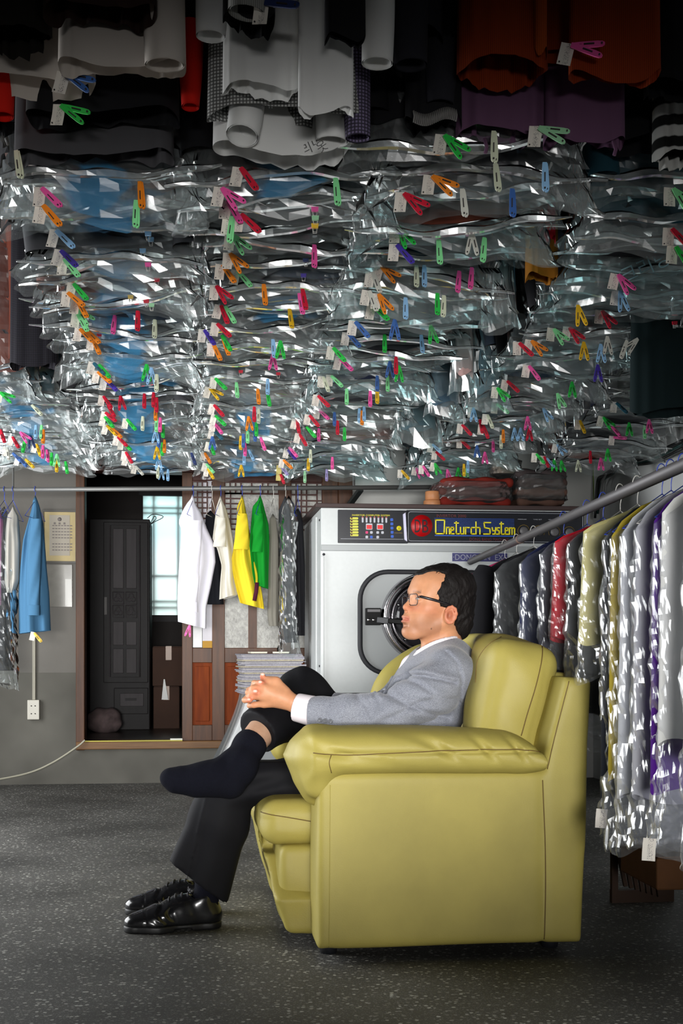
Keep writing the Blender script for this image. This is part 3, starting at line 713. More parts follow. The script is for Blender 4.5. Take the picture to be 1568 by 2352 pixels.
# ================================================================== GREEN LEATHER SOFA
def leather(name, col):
    m = mat(name, col, .52, spec=.3); N, L, b = nodes(m)
    mp = mapping(N, L, 'Object')
    n = N.new('ShaderNodeTexNoise'); n.inputs['Scale'].default_value = 4.5; n.inputs['Detail'].default_value = 5; L.new(mp.outputs[0], n.inputs['Vector'])
    c = Vector(col); r = ramp(N, [(.3, srgb(*(c*.95))), (.7, srgb(*(c*1.05)))]); L.new(n.outputs['Fac'], r.inputs[0]); L.new(r.outputs[0], b.inputs['Base Color'])
    v = N.new('ShaderNodeTexVoronoi'); v.inputs['Scale'].default_value = 330; L.new(mp.outputs[0], v.inputs['Vector'])
    bp = N.new('ShaderNodeBump'); bp.inputs['Strength'].default_value = .12; bp.inputs['Distance'].default_value = .002; L.new(v.outputs['Distance'], bp.inputs['Height']); L.new(bp.outputs['Normal'], b.inputs['Normal'])
    return m
M_lea = leather('green_leather', (168, 155, 80)); M_stitch = mat('brown_stitch', (108, 86, 40), .7)
YS = 3.30                                             # near side of the sofa
sx = lambda p, Y=YS: PY(p, 1900, Y).x
def sz(q, p=1000, Y=YS): return PY(p, q, Y).z
sofa = empty('leather_sofa', (.65, 3.95, 0), 'wide yellow-green leather sofa with padded arms on the terrazzo floor', 'sofa')
tilt = math.radians(13)
ct, st_ = math.cos(tilt), math.sin(tilt)
R_tilt = [(ct, 0, -st_), (0, 1, 0), (st_, 0, ct)]      # rows: thickness, width, height (leaning to +X)
R_tilt = [(ct, 0, -st_), (0, 1, 0), (st_, 0, ct)]
# near side: arm box and back panel, one stretched face
def side(Y0, Y1, h=.009):
    f = Field((.2, Y0 - .04, .02), (1.2, Y1 + .05, .86), h)
    x0, x1 = sx(729, YS), sx(1334, YS)
    poly = [(x0, .035), (x1 + .005, .035), (sx(1359), sz(1562)), (sx(1300), sz(1558)), (sx(1262), sz(1690)), (sx(1244), sz(1772)), (x0, sz(1772))]
    pv = np.array(poly)
    def fn(x, y, z):
        # polygon distance in the XZ plane, then slab in Y with rounded edges
        d = np.full(np.broadcast_shapes(x.shape, z.shape), 1e9); s = np.ones(d.shape)
        n = len(pv)
        for i in range(n):
            j = (i - 1) % n; ex, ez = pv[j] - pv[i]; wx, wz = x - pv[i][0], z - pv[i][1]
            t = np.clip((wx*ex + wz*ez)/(ex*ex + ez*ez), 0, 1); d = np.minimum(d, (wx - ex*t)**2 + (wz - ez*t)**2)
            c1 = z >= pv[i][1]; c2 = z < pv[j][1]; c3 = ex*wz > ez*wx
            s = np.where((c1 & c2 & c3) | (~c1 & ~c2 & ~c3), -s, s)
        d2 = s*np.sqrt(d) + .022
        dy = np.abs(y - (Y0 + Y1)/2) - (Y1 - Y0)/2 + .022
        return np.sqrt(np.maximum(d2, 0)**2 + np.maximum(dy, 0)**2) + np.minimum(np.maximum(d2, dy), 0) - .022
    f.apply(fn, (.2, Y0 - .03, .02), (1.2, Y1 + .04, .86), 'add', 0, .02)
    return f
f = side(YS, YS + .21)
f.shift(lambda x, y, z: .0022*np.sin(x*9 + 1) + .0015*np.sin(z*14 + x*6) + .004*np.exp(-((x - sx(1247))/.008)**2) + .0025*np.exp(-((x - sx(757))/.010)**2)*(z < .47))
side_near = f.put('side_panel', M_lea, sofa)
seam(side_near, [Vector((sx(q), YS - .01, sz(r))) for q, r in ((1245, 1795), (1247, 1850), (1251, 1950), (1252, 2060), (1249, 2165))], .0016, M_stitch, sofa, 'stitching')
seam(side_near, [Vector((sx(q), YS - .01, sz(r))) for q, r in ((1306, 1566), (1292, 1620), (1272, 1700), (1256, 1770))], .0014, M_stitch, sofa, 'stitching')
seam(side_near, [Vector((sx(q), YS - .01, sz(r))) for q, r in ((757, 1800), (756, 1950), (754, 2170))], .0010, M_lea, sofa, 'stitching')
f = side(4.42, 4.62, .014); f.put('side_panel', M_lea, sofa)
# arm pads
def arm(Y0, Y1, h, name):
    f = Field((.16, Y0 - .12, .36), (1.06, Y1 + .1, .68), h)
    xf, xe = sx(722), sx(1246); ym = (Y0 + Y1)/2; hw = (Y1 - Y0)/2 + .028
    zc = .541
    def fn(x, y, z):
        u = np.clip((x - xf)/(xe - xf), 0, 1)
        rz = .062 - .010*u**3 - .028*np.clip((u - .86)/.14, 0, 1)**2
        zz = zc + .004*np.sin(u*5) - .020*np.clip((u - .8)/.2, 0, 1)**2 - .006*np.clip((.12 - u)/.12, 0, 1)
        dx = np.maximum(np.maximum(xf - x, x - xe), 0)
        gy = np.abs(y - ym)/hw; gz = np.abs(z - zz)/rz
        k = (gy**2.6 + gz**2.6)**(1/2.6)
        # creases gathered along the seam
        w = .0065*np.clip(np.sin(x*48 + 5*np.sin(x*7) + (z - zc)*60), -.2, 1)**2*np.exp(-((z - zc - .014)/.030)**2)
        w = w + .0035*np.exp(-((z - (zc + .006))/.004)**2)*(y < ym)
        return np.sqrt((np.maximum((k - 1)*rz, 0))**2 + (dx*.9)**2) + np.minimum((k - 1)*rz, 0) - np.where(dx > 0, 0.018, 0.0)*0 + w
    f.apply(fn, (xf - .06, Y0 - .1, .4), (xe + .06, Y1 + .1, .66), 'add', 0, .01)
    f.v += -0.004
    # the pad rolls down over the front of the arm
    f.chain([(xf + .012, ym, zc - .0), (xf + .004, ym, zc - .04), (xf + .016, ym, zc - .115)], [.058, .046, .030], .05)
    f.cone((xf + .01, Y0 + .04, zc - .005), (xf + .01, Y1 - .04, zc - .005), .055, .055, .04)
    f.cone((xf + .012, Y0 + .035, zc - .08), (xf + .012, Y1 - .035, zc - .08), .034, .034, .04)
    f.shift(lambda x, y, z: .0009*np.sin(z*120 + y*20)*np.clip((xf + .05 - x)/.05, 0, 1))
    return f.put(name, M_lea, sofa)
pad = arm(YS, YS + .21, .006, 'arm_pad')
seam(pad, [Vector((sx(q), YS - .04, sz(r, 1000, YS - .02))) for q, r in ((716, 1726), (752, 1730), (800, 1732), (900, 1728), (1000, 1724), (1100, 1722), (1200, 1724), (1252, 1736))], .0016, M_stitch, sofa, 'stitching', 60)
seam(pad, [Vector((sx(q), YS - .04, sz(r, 1000, YS - .02))) for q, r in ((757, 1730), (752, 1748), (757, 1772))], .0012, M_stitch, sofa, 'stitching', 14)
arm(4.42, 4.63, .012, 'arm_pad')
# base and front: a skirt draped from the far half of the seat, wrapping round below the near panel
f = Field((.30, 3.46, .02), (1.08, 4.46, .34), .012)
f.rbox((.72, 3.97, .155), (.34, .46, .105), .03); f.put('base', M_lea, sofa)
f = Field((.14, 3.44, .02), (.52, 4.46, .30), .008)
f.rbox((.37, 3.93, .175), (.135, .425, .10), .022, puff=.006, warp=lambda a, b, c: .002*np.sin(c*40 + a*20)); f.put('front_panel', M_lea, sofa, 2)
f = Field((.06, 3.43, .02), (.56, 4.48, .47), .0075)
def skirt(x, y, z):
    xs = np.interp(z, [.03, .05, .10, .16, .22, .28, .35, .40, .44], [.262, .246, .232, .216, .202, .188, .172, .168, .18])
    edge = 3.475 + 1.75*np.maximum(z - .135, 0) 
    g = [xs - x, x - .50, edge - y, y - 4.42, .035 - z, z - .425]
    lip = .003*np.exp(-((y - edge - .012)/.008)**2)*(z > .12)
    r = .016; q = [v + r for v in g]
    d = np.sqrt(sum(np.maximum(v, 0)**2 for v in q)) + np.minimum(np.maximum.reduce(np.broadcast_arrays(*q)), 0) - r
    return d - lip + .003*np.sin(z*34 + y*16)*(x < .30)
f.apply(skirt, (.08, 3.45, .03), (.52, 4.44, .45), 'add', 0, .012)
f.rbox((.50, 3.9, .30), (.23, .6, .052), .01, k=.01, op='cut'); f.rbox((.40, 3.4, .34), (.20, .36, .11), .01, k=.01, op='cut')
sk_ = f.put('front_skirt', M_lea, sofa, 2)
# cushions; they give way under the sitter
scx0 = PY(595, 1880, 3.62).x
f = Field((.08, 3.46, .2), (1.0, 4.46, .5), .0075)
f.rbox(((scx0 + .92)/2, 3.955, .333), ((.92 - scx0)/2, .435, .063), .05, puff=.010, warp=lambda a, b, c: .004*np.exp(-((c - .012)/.004)**2) + .0055*np.clip(np.sin(b*50 + 4*np.sin(a*8) + a*40), 0, 1)**3*np.exp(-((c - .01)/.035)**2))
f.ell((.60, 3.86, .46), (.36, .26, .125), k=.03, op='cut')
seat = f.put('seat_cushion', M_lea, sofa)
seam(seat, [PY(q, r, 3.50) for q, r in ((596, 1872), (640, 1877), (690, 1885), (724, 1890))], .0015, M_stitch, sofa, 'stitching', 16)
bc = Vector(PY(1172, 1590, 3.47)); bc.y = 3.92
f = Field((.60, 3.38, .36), (1.22, 4.5, .92), .008)
f.rbox((bc.x + .012, 3.92, .67), (.098, .485, .165), .06, R_tilt, puff=.026, warp=lambda a, b, c: .003*np.exp(-((a - .055)/.005)**2)*(b < -.40) + .003*np.exp(-((a + .075)/.005)**2)*(b < -.40) + .0025*np.sin(c*38 + a*30 + b*9) + .002*np.sin(b*21 + c*17))
f.ell((.735, 3.93, .62), (.17, .33, .30), k=.04, op='cut')
cush = f.put('back_cushion', M_lea, sofa)
seam(cush, [PY(q, r, 3.42) for q, r in ((1253, 1478), (1244, 1520), (1228, 1580), (1210, 1640), (1196, 1690))], .0016, M_stitch, sofa, 'stitching', 24)
seam(cush, [PY(q, r, 3.42) for q, r in ((1170, 1462), (1136, 1478), (1112, 1512), (1101, 1570))], .0014, M_stitch, sofa, 'stitching', 20)
f = Field((.84, 3.44, .02), (1.16, 4.5, .8), .014)
f.rbox((1.0, 3.97, .40), (.07, .47, .35), .03, [(math.cos(.09), 0, -math.sin(.09)), (0,1,0), (math.sin(.09), 0, math.cos(.09))]); f.put('back_frame', M_lea, sofa)
for x, y in ((.36, 3.42), (.97, 3.42), (.36, 4.5), (.97, 4.5)):
    MB().lathe([(.022, 0), (.03, .045)], (x, y, 0), (0,0,1), 14).put('foot', M_black, sofa)

# ---- matching armchair beyond, only its rounded back shows
ac = empty('leather_armchair', (P(1000, 1500, 5.0).x, 5.1, 0), 'yellow-green leather armchair behind the seated man, its rounded back showing', 'armchair')
c = P(1002, 1560, 5.05)
f = Field((c.x - .5, 4.86, .02), (c.x + .5, 5.75, .88), .014)
f.rbox((c.x + .075, c.y, .49), (.20, .10, .33), .10, puff=.015, k=.02)
f.ell((c.x - .06, c.y, .56), (.215, .10, .245), k=.06)
f.put('chair_back', M_lea, ac)
f = Field((c.x - .5, 4.9, .02), (c.x + .5, 5.8, .62), .016)
f.rbox((c.x, c.y + .36, .24), (.30, .30, .19), .05, puff=.01); f.put('chair_seat', M_lea, ac)
for s_ in (-1, 1):
    f = Field((c.x + s_*.36 - .14, 4.95, .02), (c.x + s_*.36 + .14, 5.75, .62), .016)
    f.rbox((c.x + s_*.36, c.y + .33, .29), (.07, .30, .26), .06, puff=.01); f.put('chair_arm', M_lea, ac)
for dx in (-.25, .25):
    for dy in (.0, .55): MB().lathe([(.02, 0), (.026, .06)], (c.x + dx, c.y + dy, 0), (0,0,1), 12).put('foot', M_black, ac)
# ================================================================== THE SEATED MAN
man = empty('person', (P(700, 2100, 3.7).x, P(700, 2100, 3.7).y, 0), 'man in grey jacket and glasses seated cross-legged on the green sofa', 'person')
def A(px, py, d): return np.array(P(px, py, d))
# ---- head frame: f forward, l his left (towards the camera), u up; millimetres
YAWH = math.radians(22); CY, SY = math.cos(YAWH), math.sin(YAWH)
HO = P(1015, 1385, 3.88)
Hf = -RGT*CY - FWD*SY; Hl = -FWD*CY + RGT*SY; Hu = Vector((0, 0, 1))
HR = [tuple(Hf), tuple(Hl), tuple(Hu)]
def H(f, l, u): return np.array(HO + (Hf*f + Hl*l + Hu*u)*.001)
def rotHR(deg):
    "head axes pitched back by deg"
    a = math.radians(deg); c, s = math.cos(a), math.sin(a)
    return [tuple(Hf*c + Hu*s), tuple(Hl), tuple(Hu*c - Hf*s)]
mm = .001
M_skin = bpy.data.materials.new('skin'); M_skin.use_nodes = True
N, L, b = nodes(M_skin); at = N.new('ShaderNodeVertexColor'); at.layer_name = 'tint'
nz = N.new('ShaderNodeTexNoise'); nz.inputs['Scale'].default_value = 70; mp = mapping(N, L); L.new(mp.outputs[0], nz.inputs['Vector'])
rr = ramp(N, [(.3, (.95,.94,.93,1)), (.7, (1.03,1.03,1.03,1))]); L.new(nz.outputs['Fac'], rr.inputs[0])
ml = N.new('ShaderNodeMix'); ml.data_type = 'RGBA'; ml.blend_type = 'MULTIPLY'; ml.inputs['Factor'].default_value = 1
L.new(at.outputs['Color'], ml.inputs['A']); L.new(rr.outputs[0], ml.inputs['B']); L.new(ml.outputs['Result'], b.inputs['Base Color'])
b.inputs['Roughness'].default_value = .5; b.inputs['Specular IOR Level'].default_value = .3
b.inputs['Subsurface Weight'].default_value = .12; b.inputs['Subsurface Radius'].default_value = (.012, .005, .003); b.inputs['Subsurface Scale'].default_value = .5

body = Field((-.13, 3.55, .04), (.90, 4.24, 1.10), .0033)
# skull, face and neck
body.ell(H(-1, 0, 20), (.094, .074, .088), HR, .02)
body.ell(H(50, 0, -22), (.058, .053, .076), rotHR(14), .03)
body.ell(H(40, 0, 50), (.056, .062, .048), HR, .03)                       # forehead
for s in (-1, 1):
    body.cone(H(20, s*46, -60), H(98, s*15, -92), .0165, .0185, .022)     # jaw
    body.ell(H(66, s*40, -18), (.026, .021, .024), HR, .025)              # cheekbone
    body.ell(H(84, s*27, -50), (.028, .020, .030), HR, .02)               # cheek by the mouth
    body.ell(H(62, s*44, 22), (.026, .016, .022), HR, .015)               # outer eye socket
body.ell(H(115, 0, -86), (.0175, .021, .0175), HR, .02)                   # chin
body.ell(H(104, 0, -50), (.0245, .027, .028), rotHR(6), .02)              # mouth mound
body.cone(H(90, -27, 34), H(90, 27, 34), .0085, .0085, .018)              # brow
for s in (-1, 1): body.ell(H(99, s*31, 11), (.011, .017, .012), HR, .012, 'cut')
body.cone(H(92, 0, 20), H(119, 0, -11), .0065, .0085, .010)               # nose
body.ell(H(120.5, 0, -15), (.0098, .0098, .0088), HR, .006)
for s in (-1, 1):
    body.ell(H(112, s*12, -20), (.0100, .0070, .0078), HR, .005)
    body.ell(H(117, s*6, -27.5), (.0055, .0036, .0045), HR, .002, 'cut')
    body.ell(H(88, s*31, 11), (.0115, .0145, .0105), HR, .003)            # eyelids over the eyeballs
body.ell(H(124, 0, -43.0), (.0082, .0205, .0048), rotHR(20), .004)        # lips
body.ell(H(125.5, 0, -56.0), (.0088, .0175, .0054), rotHR(0), .004)
body.chain([H(116, -23, -51.5), H(136.5, 0, -50), H(116, 23, -51.5)], [.0026, .0030, .0026], .0015, 'cut')
body.ell(H(127, 0, -69), (.008, .017, .0042), HR, .010, 'cut')            # dip under the lip
for s in (-1, 1):                                                          # ears
    e0 = H(13, s*71, -37)
    Re = [tuple(Hf*.93 + Hu*.2 - Hl*(s*.32)), tuple(Hl*(s*.93) + Hf*.34), tuple(Hu*.97 - Hf*.22)]
    body.ell(e0, (.0150, .0075, .0265), Re, .006)
    hel = [Vector(H(22 + dx, s*(76 + dl), -37 + du)) for dx, dl, du in ((4, -2, 11), (-4, 2, 21), (-15, 4, 24), (-25, 6, 17), (-29, 6, 2), (-25, 4, -12), (-16, 1, -22), (-8, -3, -25))]
    body.chain([np.array(q) for q in hel], [.0032, .004, .0044, .0044, .0042, .0042, .0056, .005], .003)
    body.ell(H(15, s*82, -39), (.0095, .013, .0145), Re, .002, 'cut')
    body.chain([np.array(Vector(H(7, s*81, -24))), np.array(Vector(H(1, s*81, -35))), np.array(Vector(H(4, s*80, -46)))], [.0026, .003, .0026], .003)
body.cone(H(6, 0, -66), A(1030, 1516, 3.885), .0475, .058, .022)          # neck
body.cone(H(40, 0, -96), H(30, 0, -160), .024, .030, .03)                 # throat
body.cone(A(1036, 1545, 3.74), A(1036, 1545, 4.02), .05, .05, .05)        # shoulders and trunk, under the clothes
body.cone(A(1010, 1560, 3.88), A(940, 1760, 3.88), .09, .10, .05)
body.cone(A(920, 1790, 3.80), A(920, 1790, 3.96), .09, .09, .05)
body.chain([A(1036, 1548, 3.71), A(905, 1640, 3.67), A(684, 1619, 3.735)], [.05, .04, .0255], .02)    # left arm
body.chain([A(1000, 1548, 4.06), A(860, 1640, 4.09), A(668, 1618, 3.90)], [.05, .038, .025], .02)     # right arm
body.chain([A(880, 1812, 3.76), A(527, 1790, 3.74), A(480, 2020, 3.745)], [.075, .055, .036], .03)     # left leg
body.chain([A(880, 1808, 4.0), A(690, 1594, 4.12), A(640, 1632, 3.93), A(574, 1712, 3.70)], [.075, .056, .05, .040], .03)  # right leg
# left hand: back of the hand and fingers laid over the right hand
Wl = A(682, 1619, 3.735)
mcp = dict(i=A(622, 1567, 3.735), m=A(608, 1581, 3.722), r=A(602, 1598, 3.722), p=A(607, 1616, 3.735))
body.cone(Wl, A(650, 1606, 3.735), .0255, .026, .012)
for q, ra_ in (('i', .0145), ('m', .0150), ('r', .0145), ('p', .0135)): body.cone(A(656, 1606, 3.735), mcp[q], .022, ra_, .013)
body.cone(A(640, 1600, 3.733), A(612, 1590, 3.728), .026, .017, .012)
body.chain([A(652, 1588, 3.735), A(634, 1565, 3.738), A(614, 1560, 3.745)], [.018, .0128, .0100], .008)                    # thumb
body.chain([mcp['i'], A(594, 1571, 3.738), A(582, 1575, 3.765)], [.0118, .0098, .009], .005)
body.chain([mcp['m'], A(582, 1581, 3.728), A(571, 1585, 3.76)], [.0122, .0100, .009], .005)
body.chain([mcp['r'], A(577, 1600, 3.730), A(566, 1603, 3.76)], [.0118, .0096, .0088], .005)
body.chain([mcp['p'], A(583, 1619, 3.740), A(572, 1621, 3.765)], [.0108, .0088, .0078], .005)
# right hand behind it, its fingertips showing between the left fingers
body.chain([A(668, 1618, 3.90), A(625, 1598, 3.835), A(590, 1590, 3.80)], [.027, .028, .024], .014)
body.chain([A(592, 1574, 3.80), A(584, 1569, 3.755), A(601, 1568.5, 3.724)], [.0105, .0092, .0078], .003)
body.chain([A(580, 1590, 3.79), A(570, 1590.5, 3.74), A(589, 1590, 3.716)], [.0105, .0096, .0084], .003)
body.chain([A(574, 1606, 3.79), A(562, 1608, 3.745), A(574, 1608.5, 3.722)], [.0100, .0090, .0078], .003)
body.chain([A(618, 1590, 3.80), A(606, 1566, 3.77), A(603, 1553, 3.752)], [.013, .0098, .0086], .004)
bo = body.put('body', M_skin, man)
me = bo.data; n = len(me.vertices); co = np.zeros(n*3, np.float32); me.vertices.foreach_get('co', co); co = co.reshape(-1, 3)
rel = (co - np.array(HO))*1000; fl_, ll_, ul_ = rel @ np.array(Hf), rel @ np.array(Hl), rel @ np.array(Hu)
base = np.array(srgb(194, 138, 102)[:3]); col = np.tile(base, (n, 1))
def blend(c, w): global col; w = np.clip(w, 0, 1)[:,None]; col = col*(1-w) + np.array(srgb(*c)[:3])*w
g = lambda a, c, r: np.exp(-((a-c)/r)**2)
head_m = (ul_ > -140) & (np.abs(ll_) < 95) & (fl_ > -110)
blend((184, 104, 80), .55*head_m*g(fl_, 112, 22)*g(ul_, -17, 12))
blend((190, 116, 88), .5*head_m*g(fl_, 62, 34)*g(ul_, -25, 24)*(np.abs(ll_) > 25))
blend((196, 112, 88), .55*head_m*(np.abs(ll_) > 70))
blend((120, 58, 44), .8*head_m*np.exp(-((fl_-15)/7)**2-((ul_+39)/9)**2)*(np.abs(ll_) > 62))  # shade of the ear hollow painted into the skin tint for contrast
blend((150, 106, 84), .6*head_m*g(ul_, -72, 32)*(fl_ > 30)*(ul_ < -34))
lipz = g(ul_, -50, 11)*(np.abs(ll_) < 24)*(fl_ > 114)*head_m
blend((172, 96, 84), .7*np.clip(lipz*1.6 - .35, 0, 1))
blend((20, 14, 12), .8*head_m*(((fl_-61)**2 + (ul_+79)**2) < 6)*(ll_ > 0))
blend((110, 84, 70), .45*head_m*g(ul_, 32, 5)*(fl_ > 70)*(np.abs(ll_) > 13)*(np.abs(ll_) < 46))
leg_m = (co[:,2] < .62) & (co[:,0] < P(640, 1700, 3.7).x) & (co[:,2] > .40)
blend((204, 166, 140), .85*leg_m*(np.linalg.norm(co - A(575, 1690, 3.73), axis=1) < .13))
hz = np.linalg.norm(co - A(590, 1590, 3.73), axis=1)
for q in ((601, 1568, 3.724), (589, 1590, 3.716), (574, 1608, 3.722), (603, 1553, 3.752)): blend((188, 92, 72), .75*np.exp(-(np.linalg.norm(co - A(*q), axis=1)/.013)**2))
ca = me.color_attributes.new('tint', 'FLOAT_COLOR', 'POINT'); ca.data.foreach_set('color', np.concatenate([col, np.ones((n,1))], 1).astype(np.float32).ravel())
M_nail = mat('nail', (232, 176, 158), .25)
for q, r_ in (((597.5, 1566.5, 3.7155), .0048), ((586, 1587.5, 3.7075), .0054), ((571.5, 1606.5, 3.7145), .0044), ((603, 1549, 3.7435), .005)):
    f = Field(A(*q) - .012, A(*q) + .012, .0016); f.ell(A(*q), (r_*1.3, .0026, r_), k=0); f.put('fingernail', M_nail, man)
# eyes
M_eye = mat('eye_white', (196, 186, 178), .2); M_iris = mat('eye_dark', (28, 20, 18), .1); M_brow = mat('brow_hair', (58, 46, 40), .7)
for s in (-1, 1):
    c = H(96.5, s*31, 10.5)
    f = Field(c - .02, c + .02, .0012); f.ell(c, (.0042, .0125, .0032), HR, 0); eye = f.put('eye', M_eye, man)
    f = Field(c - .012, c + .012, .001); f.ell(H(98.2, s*31 - 3, 10.8), (.0034, .0045, .0033), HR, 0); f.put('iris', M_iris, eye)
    MB().tube([H(98.5 - abs(t)*.1, s*31 + t, 14.2 - t*t*.018) for t in (-13, -8, -3, 3, 8, 13)], [.0006, .001, .0011, .0011, .001, .0006], 5).put('lash_line', M_brow, eye)
    MB().tube([H(98.5 - (abs(t) + s*t*0)*.12 - max(0, s*0 + abs(t) - 6)*.25, s*31 + s*t, 31 - (t - 2)**2*.012) for t in (-16, -9, -2, 5, 12, 17)], [.0004, .0013, .0016, .0015, .0012, .0004], 6).put('eyebrow', mat('sparse_brow', (128, 98, 80), .7), man)
# hair
M_hair = mat('black_hair', (19, 15, 14), .6, spec=.22); N, L, b = nodes(M_hair)
mp = mapping(N, L, 'Object', (420, 420, 60)); nz = N.new('ShaderNodeTexNoise'); nz.inputs['Scale'].default_value = 1; nz.inputs['Detail'].default_value = 3; L.new(mp.outputs[0], nz.inputs['Vector'])
bp = N.new('ShaderNodeBump'); bp.inputs['Strength'].default_value = .8; bp.inputs['Distance'].default_value = .003; L.new(nz.outputs['Fac'], bp.inputs['Height']); L.new(bp.outputs['Normal'], b.inputs['Normal'])
hf = Field(np.minimum(H(-120, -95, -125), H(110, 95, 130)) - .03, np.maximum(H(-120, -95, -125), H(110, 95, 130)) + .03, .0034)
hf.ell(H(-4, 0, 18), (.0985, .0820, .0955), HR, .0)
hf.ell(H(-48, 0, -54), (.050, .058, .062), HR, .03)
hf.ell(H(36, -4, 83), (.046, .050, .0185), HR, .03)
hf.ell(H(-28, 0, 54), (.076, .068, .060), HR, .03)
uu = [-130, -104, -94, -69, -30, -22, -16, -12, 13, 30, 53, 72, 83, 97, 120]
fb = [-70, -50, -34, -22, -16, 2, 22, 40, 46, 55, 40, 24, 20, 40, 60]
def hairline(x, y, z):
    rx, ry, rz = x - HO.x, y - HO.y, z - HO.z
    f_ = (rx*Hf.x + ry*Hf.y)*1000; l_ = np.abs(rx*Hl.x + ry*Hl.y)*1000; u_ = rz*1000
    lim = np.interp(u_, uu, fb); mid = np.where(u_ > 70, 84.0, 0.0)
    w = np.clip((46 - l_)/22, 0, 1)*np.clip((u_ - 68)/14, 0, 1)
    lim = lim*(1-w) + mid*w
    rag = 2.2*np.sin(u_*.9) + 1.6*np.sin(u_*.37 + l_*.3)
    return -(((f_ - lim - rag))*.0008)
sl, pq = hf.sub(hf.lo, hf.lo + hf.h*hf.n)
hf.v = np.maximum(hf.v, -hairline(*pq).astype(np.float32))
hf.shift(lambda x, y, z: .0016*np.sin((x*Hf.x + y*Hf.y)*150 + z*70 + 2*np.sin(z*90)) + .0009*np.sin((x*Hf.x + y*Hf.y)*430 + 2.5*np.sin(z*120)))
hair = hf.mesh('hair', M_hair)
hm = MB(); rh = random.Random(4)
for k in range(150):                                                       # loose strands on the crown and back
    a = rh.uniform(-.9, 2.3); l0 = rh.uniform(-60, 62)
    c0 = math.sqrt(max(.02, 1 - (l0/84)**2)); r0 = .1015*c0
    p = [HO + Hf*(-.004) + Hu*.020 + Hl*(l0*mm)]
    q = []
    for j in range(6):
        t = a + j*.13; lift = .0005 + .0036*rh.random()*(j/5)**2*2
        q.append(p[0] + (Hf*(math.cos(PI/2 + t)*.1005*c0) + Hu*(math.sin(PI/2 + t)*.0995*c0))*(1 + lift/.1) + Hl*(j*.0012*rh.uniform(-1, 1)))
    hm.tube(q, [.0007, .0007, .0006, .0005, .0004, .0002], 3)
m2 = hm.mesh('strands', M_hair)
import bmesh
bm = bmesh.new(); bm.from_mesh(hair); bm.from_mesh(m2); bm.to_mesh(hair); bm.free(); put('hair', hair, man)
# glasses
M_rim = mat('glasses_frame', (22, 20, 24), .3); 
M_lens = bpy.data.materials.new('lens'); M_lens.use_nodes = True; N, L = M_lens.node_tree.nodes, M_lens.node_tree.links
tr = N.new('ShaderNodeBsdfTransparent'); gl_ = N.new('ShaderNodeBsdfGlossy'); gl_.inputs['Roughness'].default_value = .03; mi = N.new('ShaderNodeMixShader'); mi.inputs[0].default_value = .014
L.new(tr.outputs[0], mi.inputs[1]); L.new(gl_.outputs[0], mi.inputs[2]); L.new(mi.outputs[0], N['Material Output'].inputs['Surface'])
gs = empty('glasses', HO + Hf*.1); gs.parent = man; gs.matrix_parent_inverse = man.matrix_basis.inverted(); 
def gput(mb, name, m): return put(name, mb.mesh(name, m), gs)
for s in (-1, 1):
    loop = []
    for (a, b_) in rrect(47, 33, 9, 5): loop.append(H(107 - (s*a)*.10*s*s if False else 113.5 - max(0, s*(s*30 + a))*.11, s*30 + a, 8 + b_ - (107-107)))
    gput(MB().tube(loop, .00125, 6, True), 'rim', M_rim)
    gput(MB().add(loop, [tuple(range(len(loop)))]), 'lens', M_lens)
    gput(MB().tube([H(105, s*54, 16), H(99, s*60, 16), H(60, s*69, 6), H(24, s*76, -5), H(-2, s*79, -14)], [.0024, .0040, .0044, .0038, .0024], 6), 'temple', M_rim)
gput(MB().tube([H(113, -7, 10), H(115, 0, 13), H(113, 7, 10)], .0013, 6), 'bridge', M_rim)

# ---- jacket
M_jack = mat('grey_jacket', (150, 152, 160), .85, sheen=.2, spec=.2); N, L, b = nodes(M_jack)
mp = mapping(N, L, 'Object', (260, 260, 1500), (0, .5, .3)); wv = N.new('ShaderNodeTexNoise'); wv.inputs['Scale'].default_value = 1; wv.inputs['Detail'].default_value = 2
L.new(mp.outputs[0], wv.inputs['Vector']); mp = mapping(N, L, 'Object')
nz = N.new('ShaderNodeTexNoise'); nz.inputs['Scale'].default_value = 14; L.new(mp.outputs[0], nz.inputs['Vector'])
r1 = ramp(N, [(.35, srgb(106,109,119)), (.65, srgb(152,155,164))]); L.new(wv.outputs['Fac'], r1.inputs[0])
r2 = ramp(N, [(.3, (.93,.93,.94,1)), (.7, (1.03,1.03,1.03,1))]); L.new(nz.outputs['Fac'], r2.inputs[0])
ml = N.new('ShaderNodeMix'); ml.data_type = 'RGBA'; ml.blend_type = 'MULTIPLY'; ml.inputs['Factor'].default_value = 1
L.new(r1.outputs[0], ml.inputs['A']); L.new(r2.outputs[0], ml.inputs['B']); L.new(ml.outputs['Result'], b.inputs['Base Color'])
CR = [tuple(RGT), tuple(FWD), (0, 0, 1)]
la = math.radians(24); lean = [tuple(RGT*math.cos(la) - Vector((0,0,1))*math.sin(la)), tuple(FWD), tuple(RGT*math.sin(la) + Vector((0,0,1))*math.cos(la))]
jk = Field((.18, 3.50, .38), (.95, 4.30, .90), .0052)
jk.ell(A(993, 1572, 3.89), (.112, .185, .135), lean, .03)
jk.ell(A(962, 1650, 3.89), (.125, .185, .15), lean, .05)
jk.ell(A(940, 1740, 3.89), (.14, .19, .12), lean, .05)
jk.ell(A(1028, 1560, 3.89), (.068, .19, .115), CR, .05)
jk.cone(A(1030, 1544, 3.735), A(1030, 1542, 4.045), .064, .064, .05)
jk.cone(A(1036, 1518, 3.86), A(1030, 1545, 3.87), .060, .092, .04)
jk.chain([A(1034, 1552, 3.705), A(985, 1594, 3.665), A(905, 1638, 3.655), A(810, 1642, 3.685), A(714, 1640, 3.715)], [.074, .070, .060, .0545, .0500], .035)
